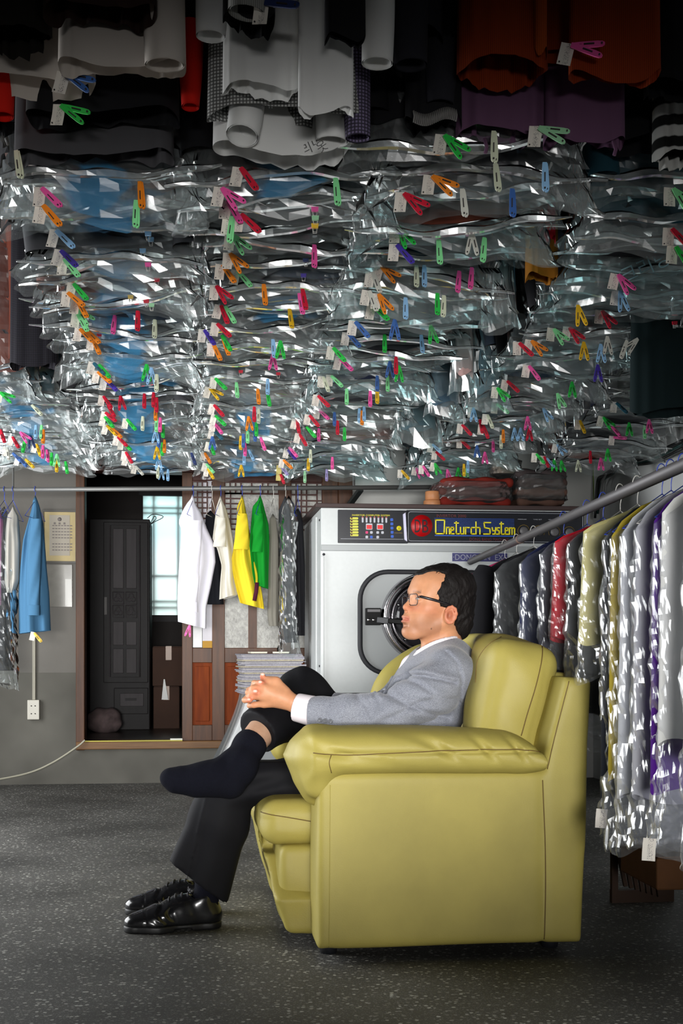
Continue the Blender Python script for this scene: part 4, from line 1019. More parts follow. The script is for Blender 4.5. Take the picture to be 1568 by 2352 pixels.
jk.chain([A(1000, 1550, 4.07), A(868, 1640, 4.10), A(700, 1618, 3.935)], [.070, .056, .046], .03)
# folds: elbow, armpit, upper sleeve
def folds(x, y, z):
    pxl = ((x*RGT.x + y*RGT.y)/(x*FWD.x + y*FWD.y))*F + CX; pyl = HY - (z - CAMZ)/(x*FWD.x + y*FWD.y)*F
    near = np.clip((3.80 - (x*FWD.x + y*FWD.y))/.08, 0, 1)
    e = lambda cx, cy, rx, ry: np.exp(-((pxl-cx)/rx)**2 - ((pyl-cy)/ry)**2)
    w = .0075*np.sin((pxl*.55 + pyl*.9)*.105)*e(870, 1620, 60, 45)
    w = w + .006*np.sin((pxl*.35 - pyl*.95)*.12 + 1)*e(960, 1600, 75, 50)
    w = w + .005*np.sin((pxl*.2 + pyl*1.0)*.14)*e(1010, 1650, 60, 40)
    w = w + .0045*np.sin((pxl*.9 + pyl*.25)*.10)*e(800, 1630, 60, 50)
    w = w + .004*np.sin((pxl*.1 + pyl*.99)*.13 + 2)*e(975, 1535, 55, 30)
    def crease(pts, wd, dp):
        "a pressed fold: groove with a raised lip above it"
        best = np.full(np.broadcast(pxl, pyl).shape, 1e9); side = np.zeros(best.shape)
        for (ax, ay), (bx_, by) in zip(pts[:-1], pts[1:]):
            ex, ey = bx_-ax, by-ay; t = np.clip(((pxl-ax)*ex + (pyl-ay)*ey)/(ex*ex+ey*ey), 0, 1)
            dx, dy = pxl-ax-ex*t, pyl-ay-ey*t; q = np.hypot(dx, dy); sg = np.sign(ex*dy - ey*dx)
            side = np.where(q < best, sg, side); best = np.minimum(best, q)
        return dp*(np.exp(-(best/wd)**2) - .45*np.exp(-((best*side + 2.2*wd)/(1.6*wd))**2))
    w = w + crease([(935, 1551), (970, 1552), (1010, 1560), (1046, 1568)], 4.5, .010)
    w = w + crease([(934, 1560), (960, 1570), (990, 1590), (1022, 1607), (1050, 1606)], 4.5, .007)
    w = w + crease([(868, 1588), (890, 1594), (930, 1617), (975, 1636), (1030, 1648)], 5, .008)
    w = w + crease([(880, 1655), (915, 1640), (960, 1615), (1000, 1604)], 4, .005)
    w = w + crease([(820, 1600), (830, 1620), (845, 1650)], 5, .006)
    w = w + crease([(860, 1595), (866, 1620), (850, 1655)], 5, .006)
    w = w + crease([(905, 1548), (900, 1570), (884, 1592)], 4, .006)
    w = w + crease([(1026, 1497), (1050, 1522), (1061, 1558), (1058, 1600), (1050, 1630), (1046, 1660)], 3, .005)
    w = w + .0035*np.exp(-((pyl - 1668 + (pxl-900)*.02)/5)**2)*(pxl < 890)
    w = w + .002*np.sin(pxl*.05 + pyl*.07)
    return (w*near).astype(np.float32)
jk.shift(folds)
jk.cut_plane(A(713, 1640, 3.715), -(A(800, 1641, 3.69) - A(700, 1640, 3.72))*np.array((1,1,0)) + np.array((0,0,.0)), .004)
jk.apply(lambda x, y, z: np.sqrt((x - H(25,0,0)[0])**2 + (y - H(25,0,0)[1])**2)*1.0 - .054 + 0*z, A(950, 1500, 3.8) - .05, A(1090, 1440, 3.98) + .05, 'cut', .006, .01)
jo = jk.put('jacket', M_jack, man)
# collar and lapel: a folded band round the neck running down the front
cf_ = Field((.42, 3.66, .60), (.90, 4.12, .90), .004)
ring = []
for k in range(15):
    t = k/14; a = -2.15 + t*4.3
    pxx = 1018 + 58*math.cos(a*.8) ; ring.append((a, pxx))
nk = [(938, 1548, 3.80), (964, 1518, 3.795), (994, 1501, 3.795), (1026, 1489, 3.80), (1052, 1483, 3.835), (1064, 1480, 3.89), (1052, 1481, 3.94), (1026, 1490, 3.975), (992, 1504, 3.98), (962, 1522, 3.98), (936, 1552, 3.965)]
pts = bez([P(*q) for q in nk], 40)
for off, rad in ((0, .0065), (.011, .008), (.022, .009)):
    q = []
    for i, p in enumerate(pts):
        out_ = (p - P(1018, 1490, 3.885)); out_.z = 0; out_.normalize(); q.append(np.array(p + out_*(off*.75) - Vector((0, 0, off*1.05))))
    cf_.chain(q, [rad]*len(q), .006)
lp = [P(938, 1545, 3.80), P(915, 1562, 3.80), P(888, 1592, 3.80), P(866, 1625, 3.80)]
for off in (0, .02, .04):
    cf_.chain([np.array(q + RGT*off*.9 + Vector((0,0,-off*.1))) for q in lp], [.009, .010, .009, .006], .01)
lpf = [P(936, 1548, 3.965), P(905, 1560, 3.96), P(880, 1590, 3.95), P(858, 1620, 3.94)]
for off in (0, .02, .04):
    cf_.chain([np.array(q + RGT*off*.9) for q in lpf], [.009, .010, .009, .006], .01)
cf_.put('jacket_collar', M_jack, man)
# shirt: collar, chest and left cuff
M_shirt = mat('white_shirt', (226, 218, 222), .8, spec=.2)
sh = Field((.42, 3.60, .60), (.90, 4.12, .92), .004)
nk2 = [(946, 1518, 3.835), (958, 1498, 3.815), (985, 1481, 3.803), (1016, 1469, 3.806), (1042, 1464, 3.838), (1054, 1462, 3.885), (1042, 1465, 3.93), (1018, 1473, 3.96), (985, 1485, 3.96), (960, 1500, 3.94), (948, 1518, 3.90)]
pts = bez([P(*q) for q in nk2], 40)
for off in (0, .008, .016, .024, .03): sh.chain([np.array(p - Vector((0, 0, off)) + (p - P(1010, 1490, 3.885)).normalized()*off*.15) for p in pts], [.0045]*len(pts), .004)
sh.cone(A(952, 1535, 3.875), A(930, 1600, 3.88), .045, .05, .02)
so = sh.put('shirt_collar', M_shirt, man)
cu = Field(A(690, 1625, 3.72) - .085, A(690, 1625, 3.72) + .085, .0028)
cu.cone(A(730, 1636, 3.715), A(679, 1624, 3.735), .0455, .0415, 0)
ax = A(679, 1624, 3.735) - A(730, 1636, 3.715); cu.cut_plane(A(679, 1624, 3.735), ax, .003); cu.cut_plane(A(716, 1636, 3.72), -ax, .0)
cu.cone(A(694, 1627, 3.73), A(660, 1618, 3.738), .0335, .0335, .002, 'cut')
cuff = cu.put('shirt_cuff', M_shirt, man)
M_but = mat('horn_button', (104, 106, 112), .35)
from mathutils.bvhtree import BVHTree
jb = BVHTree.FromPolygons([v.co for v in jo.data.vertices], [p.vertices for p in jo.data.polygons])
for q in ((735, 1653), (747, 1655), (759, 1656.5)):
    c0 = cam.location; dr_ = (P(q[0], q[1], 3.6) - c0).normalized(); h_ = jb.ray_cast(c0, dr_)
    if h_[0] is None: continue
    MB().lathe([(.0068, -.001), (.0070, .002), (.0055, .0032), (.0048, .0024), (.001, .0024)], h_[0], h_[1], 16).put('sleeve_button', M_but, man)

# ---- trousers
M_tro = mat('black_trousers', (15, 15, 19), .75, spec=.2, noise_amt=.1, noise_scale=90)
tr_ = Field((-.10, 3.48, .05), (.78, 4.32, .78), .0056)
tr_.chain([A(890, 1812, 3.76), A(720, 1800, 3.74), A(529, 1789, 3.735)], [.105, .078, .068], .03)
tr_.chain([A(900, 1806, 4.0), A(800, 1716, 4.06), A(694, 1592, 4.12)], [.105, .092, .078], .04)
tr_.cone(A(900, 1810, 3.78), A(900, 1806, 3.98), .10, .10, .05)
tr_.chain([A(694, 1592, 4.12), A(645, 1640, 3.94), A(577, 1692, 3.735)], [.078, .078, .067], .03)
tr_.chain([A(497, 1790, 3.735), A(470, 1870, 3.73), A(414, 1985, 3.72)], [.040, .038, .034], .03)       # front crease
tr_.chain([A(548, 1815, 3.745), A(530, 1900, 3.745), A(494, 2055, 3.75)], [.050, .048, .042], .03)
tr_.chain([A(520, 1800, 3.74), A(500, 1880, 3.74), A(455, 2030, 3.74)], [.058, .056, .050], .04)
def tfold(x, y, z):
    dd = x*FWD.x + y*FWD.y; pxl = (x*RGT.x + y*RGT.y)/dd*F + CX; pyl = HY - (z - CAMZ)/dd*F
    e = lambda cx, cy, rx, ry: np.exp(-((pxl-cx)/rx)**2 - ((pyl-cy)/ry)**2)
    w = .006*np.sin((pxl*.25 + pyl)*.12)*e(600, 1810, 80, 50) + .005*np.sin((pxl*.9 - pyl*.4)*.09)*e(660, 1660, 60, 70)
    w = w + .004*np.sin((pxl - pyl*.3)*.10)*e(700, 1570, 50, 50) + .003*np.sin((pxl*.95 + pyl*.3)*.07)*e(480, 1960, 80, 110)
    t = np.clip((pyl - 1840)/170, 0, 1); w = w - .004*np.exp(-((pxl - (472 - 42*t))/4)**2)*(pyl > 1835)
    return w.astype(np.float32)
tr_.shift(tfold)
# hem of the near leg, slanting down to the heel
p1, p2 = A(376, 1972, 3.68), A(520, 2084, 3.70); t_ = p2 - p1
nrm = np.cross(t_, np.array(FWD)); nrm = nrm if nrm[2] < 0 else -nrm
def cutnear(x, y, z):
    return ((x-p1[0])*nrm[0] + (y-p1[1])*nrm[1] + (z-p1[2])*nrm[2])/np.linalg.norm(nrm)
sl, pq = tr_.sub((-.10, 3.48, .05), (.35, 3.92, .40)); dcut = cutnear(*pq).astype(np.float32)
tr_.v[sl] = np.where(pq[2] < .34, np.maximum(tr_.v[sl], dcut), tr_.v[sl])
# hem of the crossed leg
hp = A(598, 1672, 3.76); hn = (A(518, 1730, 3.67) - A(598, 1672, 3.76)); hn /= np.linalg.norm(hn)
sl, pq = tr_.sub(A(500, 1760, 3.50), A(660, 1620, 3.92) + np.array((0, .12, 0)))
dh = ((pq[0]-hp[0])*hn[0] + (pq[1]-hp[1])*hn[1] + (pq[2]-hp[2])*hn[2]).astype(np.float32)
reg = (np.sqrt((pq[0]-hp[0])**2 + (pq[1]-hp[1])**2 + (pq[2]-hp[2])**2) < .15) & (pq[2] > .475)
tr_.v[sl] = np.where(reg, np.maximum(tr_.v[sl], dh), tr_.v[sl])
to = tr_.put('trousers', M_tro, man)
# ---- socks
M_sock = mat('navy_sock', (16, 17, 26), .95, spec=.12, noise_amt=.12, noise_scale=160, bump=.4, bump_scale=500)
sk = Field((-.15, 3.46, .33), (.32, 3.86, .62), .0042)
sk.chain([A(588, 1694, 3.735), A(572, 1714, 3.70), A(546, 1762, 3.65), A(528, 1797, 3.625)], [.0435, .0445, .048, .0475], .02)
sk.chain([A(548, 1760, 3.65), A(483, 1788, 3.61), A(448, 1793, 3.60), A(402, 1791, 3.59), A(386, 1786, 3.585)], [.044, .0450, .0395, .0305, .020], .03)
sk.cut_plane(A(580, 1698, 3.715), A(604, 1668, 3.765) - A(560, 1724, 3.69), .004)
def sfold(x, y, z):
    dd = x*FWD.x + y*FWD.y; pxl = (x*RGT.x + y*RGT.y)/dd*F + CX; pyl = HY - (z - CAMZ)/dd*F
    return (.0022*np.sin((pxl*.8 + pyl*.6)*.22)*np.exp(-((pxl-525)/45)**2 - ((pyl-1752)/30)**2)).astype(np.float32)
sk.shift(sfold); sk.put('sock', M_sock, man)

# ---- shoes
M_shoe = mat('black_shoe_leather', (18, 18, 20), .22, spec=.6, coat=.4); M_sole = mat('shoe_sole', (14, 14, 15), .5); M_lace = mat('shoe_lace', (40, 40, 44), .6)
def shoe(root, o, dirv):
    d = Vector(dirv).normalized(); s = Vector((0,0,1)).cross(d)
    def S(a, b_, c): return np.array(Vector(o) + d*a + s*b_ + Vector((0,0,1))*c)
    Rs = [tuple(d), tuple(s), (0,0,1)]
    lo = np.minimum.reduce([S(-.03, -.09, -.01), S(.33, .09, .15), S(-.03, .09, 0), S(.33, -.09, 0)]); hi = np.maximum.reduce([S(-.03, -.09, -.01), S(.33, .09, .15), S(-.03, .09, 0), S(.33, -.09, 0)])
    f = Field(lo, hi, .0032)
    f.chain([S(.036, 0, .028), S(.11, 0, .030), S(.19, .004, .022), S(.250, .004, .018)], [.034, .0365, .0445, .0285], .03)
    f.chain([S(.038, 0, .050), S(.046, 0, .086)], [.034, .034], .03)
    f.chain([S(.070, 0, .074), S(.125, 0, .062), S(.17, .002, .040)], [.032, .030, .030], .03)
    f.ell(S(.215, .004, .030), (.065, .040, .028), Rs, .02)
    f.cone(S(.056, 0, .135), S(.066, 0, .092), .040, .030, .006, 'cut')
    def crk(x, y, z):
        a = (x-o[0])*d.x + (y-o[1])*d.y; b_ = (x-o[0])*s.x + (y-o[1])*s.y
        w = .0022*np.sin(a*210 + 60*b_ + 3*np.sin(z*90))*np.exp(-((a-.175)/.026)**2)
        w = w + .0016*np.exp(-((a - .225)/.003)**2) + .0012*np.exp(-((a - .128 - (z-o[2])*.35)/.003)**2)*((z-o[2]) > .03)
        return w.astype(np.float32)
    f.shift(crk); f.cut_plane(S(0, 0, .019), (0, 0, -1), 0)
    up = f.put('upper', M_shoe, root)
    f = Field(lo, hi, .0032)
    f.chain([S(.038, 0, .012), S(.11, 0, .012), S(.19, .004, .012), S(.250, .004, .012)], [.039, .038, .050, .034], .03)
    f.cut_plane(S(0, 0, .0), (0, 0, -1)); f.cut_plane(S(0, 0, .0205), (0, 0, 1))
    f.rbox(S(.118, 0, -.002), (.026, .07, .010), .006, Rs, .004, 'cut')
    f.put('sole', M_sole, root)
    bv = BVHTree.FromPolygons([v.co for v in up.data.vertices], [p.vertices for p in up.data.polygons])
    for k in range(4):
        a = .098 + k*.018; q = []
        for j in range(7):
            t = (j/6 - .5)*2; pp = Vector(S(a + .004*t, t*.020, .13 - k*.012))
            h_ = bv.ray_cast(pp, Vector((0,0,-1))); q.append((h_[0] + h_[1]*.0022) if h_[0] else pp)
        MB().tube(q, .0024, 6).put('lace', M_lace, root)
    t0 = Vector(S(.094, 0, .106))
    for sg in (-1, 1): MB().tube(bez([t0, t0 + s*sg*.016 + Vector((0,0,.012)), t0 + s*sg*.026 + Vector((0,0,.002)), t0 + s*sg*.008 - d*.0], 14), .0019, 5).put('lace_bow', M_lace, root)
heel, toe = PZ(508, 2128, 0.0), PZ(300, 2140, 0.0)
sr = empty('shoe', heel); sr.parent = man; sr.matrix_parent_inverse = man.matrix_basis.inverted()
shoe(sr, heel, toe - heel)
f = Field((-.02, 3.55, .02), (.30, 3.85, .30), .006)
f.chain([A(478, 2000, 3.745), A(472, 2070, 3.745), A(462, 2098, 3.74)], [.038, .034, .032], .02); f.put('sock', M_sock, man)
h2, t2 = PZ(500, 2094, 0.0), PZ(318, 2099, 0.0)
es = empty('lace_up_shoe', h2, 'empty black leather lace-up shoe on the floor behind the worn one', 'shoe')
shoe(es, h2, t2 - h2)
# ================================================================== CLOTHES
def film(name, tint=(.95, .98, .98), haze=.085, band=None, gloss=1.0, bump=.45, rough=.16):
    m = bpy.data.materials.new(name); m.use_nodes = True; N, L = m.node_tree.nodes, m.node_tree.links
    N.remove(N['Principled BSDF']); out = N['Material Output']
    mp = mapping(N, L, 'Object', (.45, 1, 1)) if band else None
    tr = N.new('ShaderNodeBsdfTransparent'); tr.inputs[0].default_value = tint + (1,)
    di = N.new('ShaderNodeBsdfDiffuse'); di.inputs[0].default_value = (.78, .82, .82, 1)
    tl = N.new('ShaderNodeBsdfTranslucent'); tl.inputs[0].default_value = (.7, .74, .74, 1)
    hz = N.new('ShaderNodeMixShader'); hz.inputs[0].default_value = .4; L.new(di.outputs[0], hz.inputs[1]); L.new(tl.outputs[0], hz.inputs[2])
    gl = N.new('ShaderNodeBsdfGlossy'); gl.inputs['Roughness'].default_value = rough; gl.inputs[0].default_value = (1, 1, 1, 1)
    m1 = N.new('ShaderNodeMixShader'); m1.inputs[0].default_value = haze; L.new(tr.outputs[0], m1.inputs[1]); L.new(hz.outputs[0], m1.inputs[2])
    last = m1
    if band:
        sp = N.new('ShaderNodeSeparateXYZ'); L.new(mp.outputs[0], sp.inputs[0])
        n2 = N.new('ShaderNodeTexNoise'); n2.inputs['Scale'].default_value = 9; L.new(mp.outputs[0], n2.inputs['Vector'])
        ad = N.new('ShaderNodeMath'); ad.operation = 'MULTIPLY_ADD'; ad.inputs[1].default_value = .22; L.new(n2.outputs['Fac'], ad.inputs[0]); L.new(sp.outputs['X'], ad.inputs[2])
        r = ramp(N, [(0, (0,0,0,1)), (.055, (0,0,0,1)), (.065, (1,1,1,1)), (.135, (1,1,1,1)), (.145, (0,0,0,1))]); L.new(ad.outputs[0], r.inputs[0])
        bd = N.new('ShaderNodeBsdfDiffuse'); bd.inputs[0].default_value = srgb(*band)
        ms = N.new('ShaderNodeMath'); ms.operation = 'MULTIPLY'; ms.inputs[1].default_value = .5; L.new(r.outputs[0], ms.inputs[0])
        mb = N.new('ShaderNodeMixShader'); L.new(ms.outputs[0], mb.inputs[0]); L.new(m1.outputs[0], mb.inputs[1]); L.new(bd.outputs[0], mb.inputs[2]); last = mb
    fr = N.new('ShaderNodeFresnel'); fr.inputs[0].default_value = 1.5
    mu = N.new('ShaderNodeMath'); mu.operation = 'MULTIPLY'; mu.inputs[1].default_value = gloss; mu.use_clamp = True; L.new(fr.outputs[0], mu.inputs[0])
    m2 = N.new('ShaderNodeMixShader'); L.new(mu.outputs[0], m2.inputs[0]); L.new(last.outputs[0], m2.inputs[1]); L.new(gl.outputs[0], m2.inputs[2])
    L.new(m2.outputs[0], out.inputs['Surface']); return m
M_film = film('clear_film'); M_filmb = film('clear_film_blue_print', band=(36, 128, 176)); M_filmt = film('teal_tinted_film', (.80, .93, .94), .12); M_filmp = film('thin_film', (.97, .97, .99), .095, gloss=.15, bump=.55, rough=.24); M_roll = film('rolled_film', (.93, .95, .96), .17, gloss=1.5, bump=.5)

def cloth(name, col, kind=None, rough=.85):
    if name in MATS: return MATS[name]
    m = mat(name, col, rough, spec=.2)
    if kind in ('check', 'stripe', 'cord'):
        N, L, b = nodes(m); mp = mapping(N, L, 'Object')
        c = Vector(col); sx_ = N.new('ShaderNodeSeparateXYZ'); L.new(mp.outputs[0], sx_.inputs[0]); fac = []
        for ax_, sc in ((('X', 900), ('Z', 900)) if kind == 'check' else ((('Z', 130),) if kind == 'stripe' else (('X', 1600),))):
            a = N.new('ShaderNodeMath'); a.operation = 'MULTIPLY'; a.inputs[1].default_value = sc; L.new(sx_.outputs[ax_], a.inputs[0])
            q = N.new('ShaderNodeMath'); q.operation = 'SINE'; L.new(a.outputs[0], q.inputs[0]); fac.append(q)
        if len(fac) == 2:
            mxx = N.new('ShaderNodeMath'); mxx.operation = 'MAXIMUM'; L.new(fac[0].outputs[0], mxx.inputs[0]); L.new(fac[1].outputs[0], mxx.inputs[1]); last = mxx
        else: last = fac[0]
        mr = N.new('ShaderNodeMapRange'); mr.inputs['From Min'].default_value = -.2 if kind != 'check' else .2; mr.inputs['From Max'].default_value = .2 if kind != 'check' else .7; L.new(last.outputs[0], mr.inputs['Value'])
        lo = srgb(*(c*(.45 if kind == 'check' else (.12 if kind == 'stripe' else .82))))
        x = N.new('ShaderNodeMix'); x.data_type = 'RGBA'; L.new(mr.outputs[0], x.inputs['Factor']); x.inputs['A'].default_value = srgb(*c); x.inputs['B'].default_value = lo
        L.new(x.outputs['Result'], b.inputs['Base Color'])
    return m

def n3(p, s, seed): return noise.noise(Vector((p[0]*s + seed*7.3, p[1]*s - seed*3.1, p[2]*s + seed*1.7)))
def garment_rows(w, L, th, seed, n=36, m=14, tail=0.0, fold=.012, lean=0.0, gape=1.0, shoulder=.62):
    "closed loops from the shoulders (z = 0) to the hem (z = -L); the hem stays open"
    r = random.Random(seed); k1, k2 = r.randint(3, 5), r.randint(6, 9); p1, p2, p3 = (r.uniform(0, 6) for _ in range(3))
    rows = []
    for i in range(m + 1):
        t = i/m; z = -t*L
        a = w/2*(shoulder + (1 - shoulder)*min(1, t/.10)**.7)*(.93 + .07*t); b = th/2*(.35 + .65*min(1, t*3)**.8)*(1 + (gape - 1)*t*t)
        row = []
        for k in range(n):
            th_ = 2*PI*k/n; c, s = math.cos(th_), math.sin(th_)
            x = a*abs(c)**.7*math.copysign(1, c); y = b*abs(s)**.8*math.copysign(1, s)
            y += fold*t*(math.sin(k1*x/w*PI*2 + p1) + .6*math.sin(k2*x/w*PI*2 + p2 + 2*t))*(.6 + .4*math.copysign(1, s))
            zz = z - tail*max(0, (t - .75)/.25)*(1 - (x/a)**2)*(1 if s < 0 else .6) + .010*t*math.sin(3*th_ + p3)
            row.append(Vector((x + lean*t, y, zz)))
        rows.append(row)
    return rows
def close_top(mb, row):
    c = sum(row, Vector())/len(row) + Vector((0, 0, .03)); b = len(mb.v); mb.v += [tuple(q) for q in row] + [tuple(c)]
    n = len(row); mb.f += [(b + (k + 1) % n, b + k, b + n) for k in range(n)]; mb.sm += [True]*n
def garment_mesh(name, w, L, th, seed, mat_, sleeves=True, sl_len=.52, **kw):
    mb = MB(); rows = garment_rows(w, L, th, seed, **kw); mb.grid(rows, True, True); close_top(mb, rows[0])
    if sleeves:
        r = random.Random(seed + 5)
        for s in (-1, 1):
            x0 = s*w/2*.90; pts = [Vector((x0*.92, 0, -.02)), Vector((x0*1.02, -.01, -.10)), Vector((x0*1.06 + s*.012, -.02 + r.uniform(-.02, .02), -.30*sl_len/.52)), Vector((x0*1.05 + r.uniform(-.02, .02), -.035 + r.uniform(-.02, .02), -sl_len))]
            mb.tube(bez(pts, 12), [.030 + .026*min(1, j/3) - .014*j/12 for j in range(13)], 14, cap=False)
    return mb.mesh(name, mat_)
def bag_mesh(name, w, L, th, seed, mat_, n=44, m=22, flare=.02, crinkle=.011, pinch=.35, smooth=False, sx=.42, sz=1.0, pad=.04):
    "a thin crinkled film bag round a garment, its mouth folded flat at the bottom"
    r = random.Random(seed); rows = garment_rows(w + pad, L, th + .035, seed + 50, n, m, 0, .010, shoulder=.35)
    ph = [r.uniform(0, 6) for _ in range(6)]
    for i, row in enumerate(rows):
        t = i/m
        for k, q in enumerate(row):
            q2 = Vector((q.x*sx, q.y, q.z*sz)); e = n3(q2, 9, seed)*.020 + (abs(n3(q2, 21, seed + 3)) - .2)*.034 + n3(q2, 44, seed + 9)*.008 + (abs(n3(q2, 75, seed + 13)) - .15)*.007
            nrm = Vector((q.x*.4, q.y*2.2, 0)); nrm = nrm.normalized() if nrm.length > 1e-6 else Vector((0,1,0))
            sc = crinkle/.011*(.35 + .55*t)
            q += nrm*e*sc + Vector((n3(q, 30, seed + 21)*.006, 0, n3(q, 14, seed + 31)*.012*t))
            if t > .82: q.y *= 1 - (1 - pinch)*(t - .82)/.18; q.x *= 1 + flare*9*((t - .82)/.18)**2
            if i >= m - 1: q.z += .016*math.sin(q.x*9 + ph[0]) + .012*math.sin(q.x*23 + ph[1])
    mb = MB(); mb.grid(rows, smooth, True); close_top(mb, rows[0])
    return mb.mesh(name, mat_)
def roll_mesh(seed):
    "the gathered, rolled bottom edge of a bag: a long flat strip, pointed at its ends, with creases fanning up"
    r = random.Random(seed); n = 26; w = r.uniform(.50, .60); rows = [[] for _ in range(6)]; p1, p2 = r.uniform(0, 6), r.uniform(0, 6); sk = r.uniform(-.03, .03)
    for i in range(n + 1):
        u = i/n*2 - 1; x = u*w/2; e = (1 - abs(u)**3); zc = sk*u + .010*math.sin(u*3 + p1) + .004*math.sin(u*11 + p2); h = (.0025 + .006*e)*(1 + .35*math.sin(u*9 + p2))
        for j, (yy, zz) in enumerate(((-.010, h), (-.016, .3*h), (-.013, -h), (.004, -h), (.008, .2*h), (.0, h))): rows[j].append(Vector((x, yy*(.3 + .7*e) + .012*math.sin(u*4 + p2), zc + zz)))
    mb = MB(); mb.grid(rows + [rows[0]], False)
    return mb.mesh('rolled_edge', None)
def hanger_mesh(name, w, mat_):
    mb = MB(); hk = [Vector((-.016, 0, .045)), Vector((-.018, 0, .060)), Vector((-.008, 0, .074)), Vector((.006, 0, .072)), Vector((.012, 0, .058)), Vector((.006, 0, .040)), Vector((0, 0, .02)), Vector((0, 0, -.0))]
    mb.tube(bez(hk, 21), .0016, 5); mb.tube([Vector((0,0,.0)), Vector((-w/2, 0, -.10)), Vector((w/2, 0, -.10)), Vector((0,0,0))], .0016, 5)
    return mb.mesh(name, mat_)
def child(name, me, root, loc=(0,0,0), rot=(0,0,0), m=None, sc=None):
    o = bpy.data.objects.new(name, me); COL.objects.link(o); o.parent = root; o.location = loc; o.rotation_euler = rot
    if sc: o.scale = sc
    if m is not None:
        o.material_slots[0].link = 'OBJECT'; o.material_slots[0].material = m
    return o

# ---- clothespins and paper tags
PINCOL = dict(pink=(232, 84, 160), red=(196, 10, 46), orange=(232, 130, 22), yellow=(222, 176, 22), green=(36, 190, 70), lgreen=(132, 222, 150), lblue=(140, 186, 226), blue=(58, 100, 168), purple=(64, 44, 158),
              cream=(206, 212, 186), white=(206, 206, 196), teal=(34, 92, 112), navy=(30, 48, 96), lilac=(150, 140, 190), bred=(196, 10, 46), paleg=(150, 206, 160))
def pin_mesh(name, m, opening):
    "two flat legs joined at the jaws (origin), legs pointing down; an oval slot and end hole are cut as dark insets"
    mb = MB()
    for s in (-1, 1):
        a = s*opening/2; c, sn = math.cos(a), math.sin(a)
        poly = [(-.0045, .004), (-.0055, -.012), (-.0058, -.046), (-.0048, -.056), (-.002, -.0605), (.002, -.0605), (.0048, -.056), (.0058, -.046), (.0055, -.012), (.0045, .004)]
        q = [(x*c - y*sn + s*.0012, x*sn + y*c) for x, y in poly]
        mb.prism(q, (0, -.0045 + s*.0022, 0), (1,0,0), (0,0,1), (0,1,0), .0042)
    mb.lathe([(.0042, -.006), (.0042, .006)], (0, 0, -.014), (0,1,0), 10)
    return mb.mesh(name, m)
def pin_slot_mesh(opening):
    mb = MB()
    for s in (-1, 1):
        a = s*opening/2; c, sn = math.cos(a), math.sin(a)
        for (x0, x1, y0, y1) in ((-.0011, .0011, -.040, -.020), (-.0016, .0016, -.0560, -.0530)):
            q = [(x*c - y*sn + s*.0012, x*sn + y*c) for x, y in ((x0, y0), (x1, y0), (x1, y1), (x0, y1))]
            mb.prism(q, (0, -.0078 + s*.0022, 0), (1,0,0), (0,0,1), (0,1,0), .0035)
    return mb.mesh('slot', mat('slot_dark', (40, 34, 34), .7))
PIN = {}; SLOT = {o: pin_slot_mesh(o) for o in (.05, .42)}
for k, c in PINCOL.items():
    mm_ = mat('pin_' + k, c, .38)
    for o_ in (.05, .42): PIN[k, o_] = pin_mesh('clothespin', mm_, o_)
M_tag = mat('paper_tag', (222, 216, 206), .8); N, L, b = nodes(M_tag)
mp = mapping(N, L, 'Object', (1, 1, 1)); oi = N.new('ShaderNodeObjectInfo'); av = N.new('ShaderNodeVectorMath'); av.operation = 'ADD'; L.new(mp.outputs[0], av.inputs[0]); L.new(oi.outputs['Random'], av.inputs[1])
wv = N.new('ShaderNodeTexNoise'); wv.inputs['Scale'].default_value = 210; wv.inputs['Detail'].default_value = 2; wv.inputs['Distortion'].default_value = 1.5; L.new(av.outputs[0], wv.inputs['Vector'])
r0 = ramp(N, [(.49, (0,0,0,1)), (.505, (1,1,1,1)), (.53, (1,1,1,1)), (.545, (0,0,0,1))]); L.new(wv.outputs['Fac'], r0.inputs[0])
sp = N.new('ShaderNodeSeparateXYZ'); L.new(mp.outputs[0], sp.inputs[0])
ab = N.new('ShaderNodeMath'); ab.operation = 'ADD'; ab.inputs[1].default_value = -.0022; L.new(sp.outputs['X'], ab.inputs[0])
a2 = N.new('ShaderNodeMath'); a2.operation = 'ABSOLUTE'; L.new(ab.outputs[0], a2.inputs[0])
lt = N.new('ShaderNodeMath'); lt.operation = 'LESS_THAN'; lt.inputs[1].default_value = .0055; L.new(a2.outputs[0], lt.inputs[0])
mu = N.new('ShaderNodeMath'); mu.operation = 'MULTIPLY'; L.new(lt.outputs[0], mu.inputs[0]); L.new(r0.outputs[0], mu.inputs[1])
x = N.new('ShaderNodeMix'); x.data_type = 'RGBA'; L.new(mu.outputs[0], x.inputs['Factor']); x.inputs['A'].default_value = srgb(222, 216, 206); x.inputs['B'].default_value = srgb(60, 52, 66); L.new(x.outputs['Result'], b.inputs['Base Color'])
tg = MB()
rows = [[Vector((-.0135 + .027*i/3, .0018*math.sin(j*.9) + .0012*math.cos(i), .004 - .046*j/4)) for i in range(4)] for j in range(5)]
tg.grid(rows); tg.grid([[q + Vector((0, .0007, 0)) for q in r_] for r_ in rows]); TAG = tg.mesh('paper_tag', M_tag)
M_tagy = mat('yellowed_tag', (196, 182, 110), .8)
dot = MB(); dot.lathe([(.0016, -.0006), (.0016, .0014)], (-.009, -.0012, -.038), (0,-1,0), 8); DOT = dot.mesh('tag_hole', mat('slot_dark', (40, 34, 34), .7))

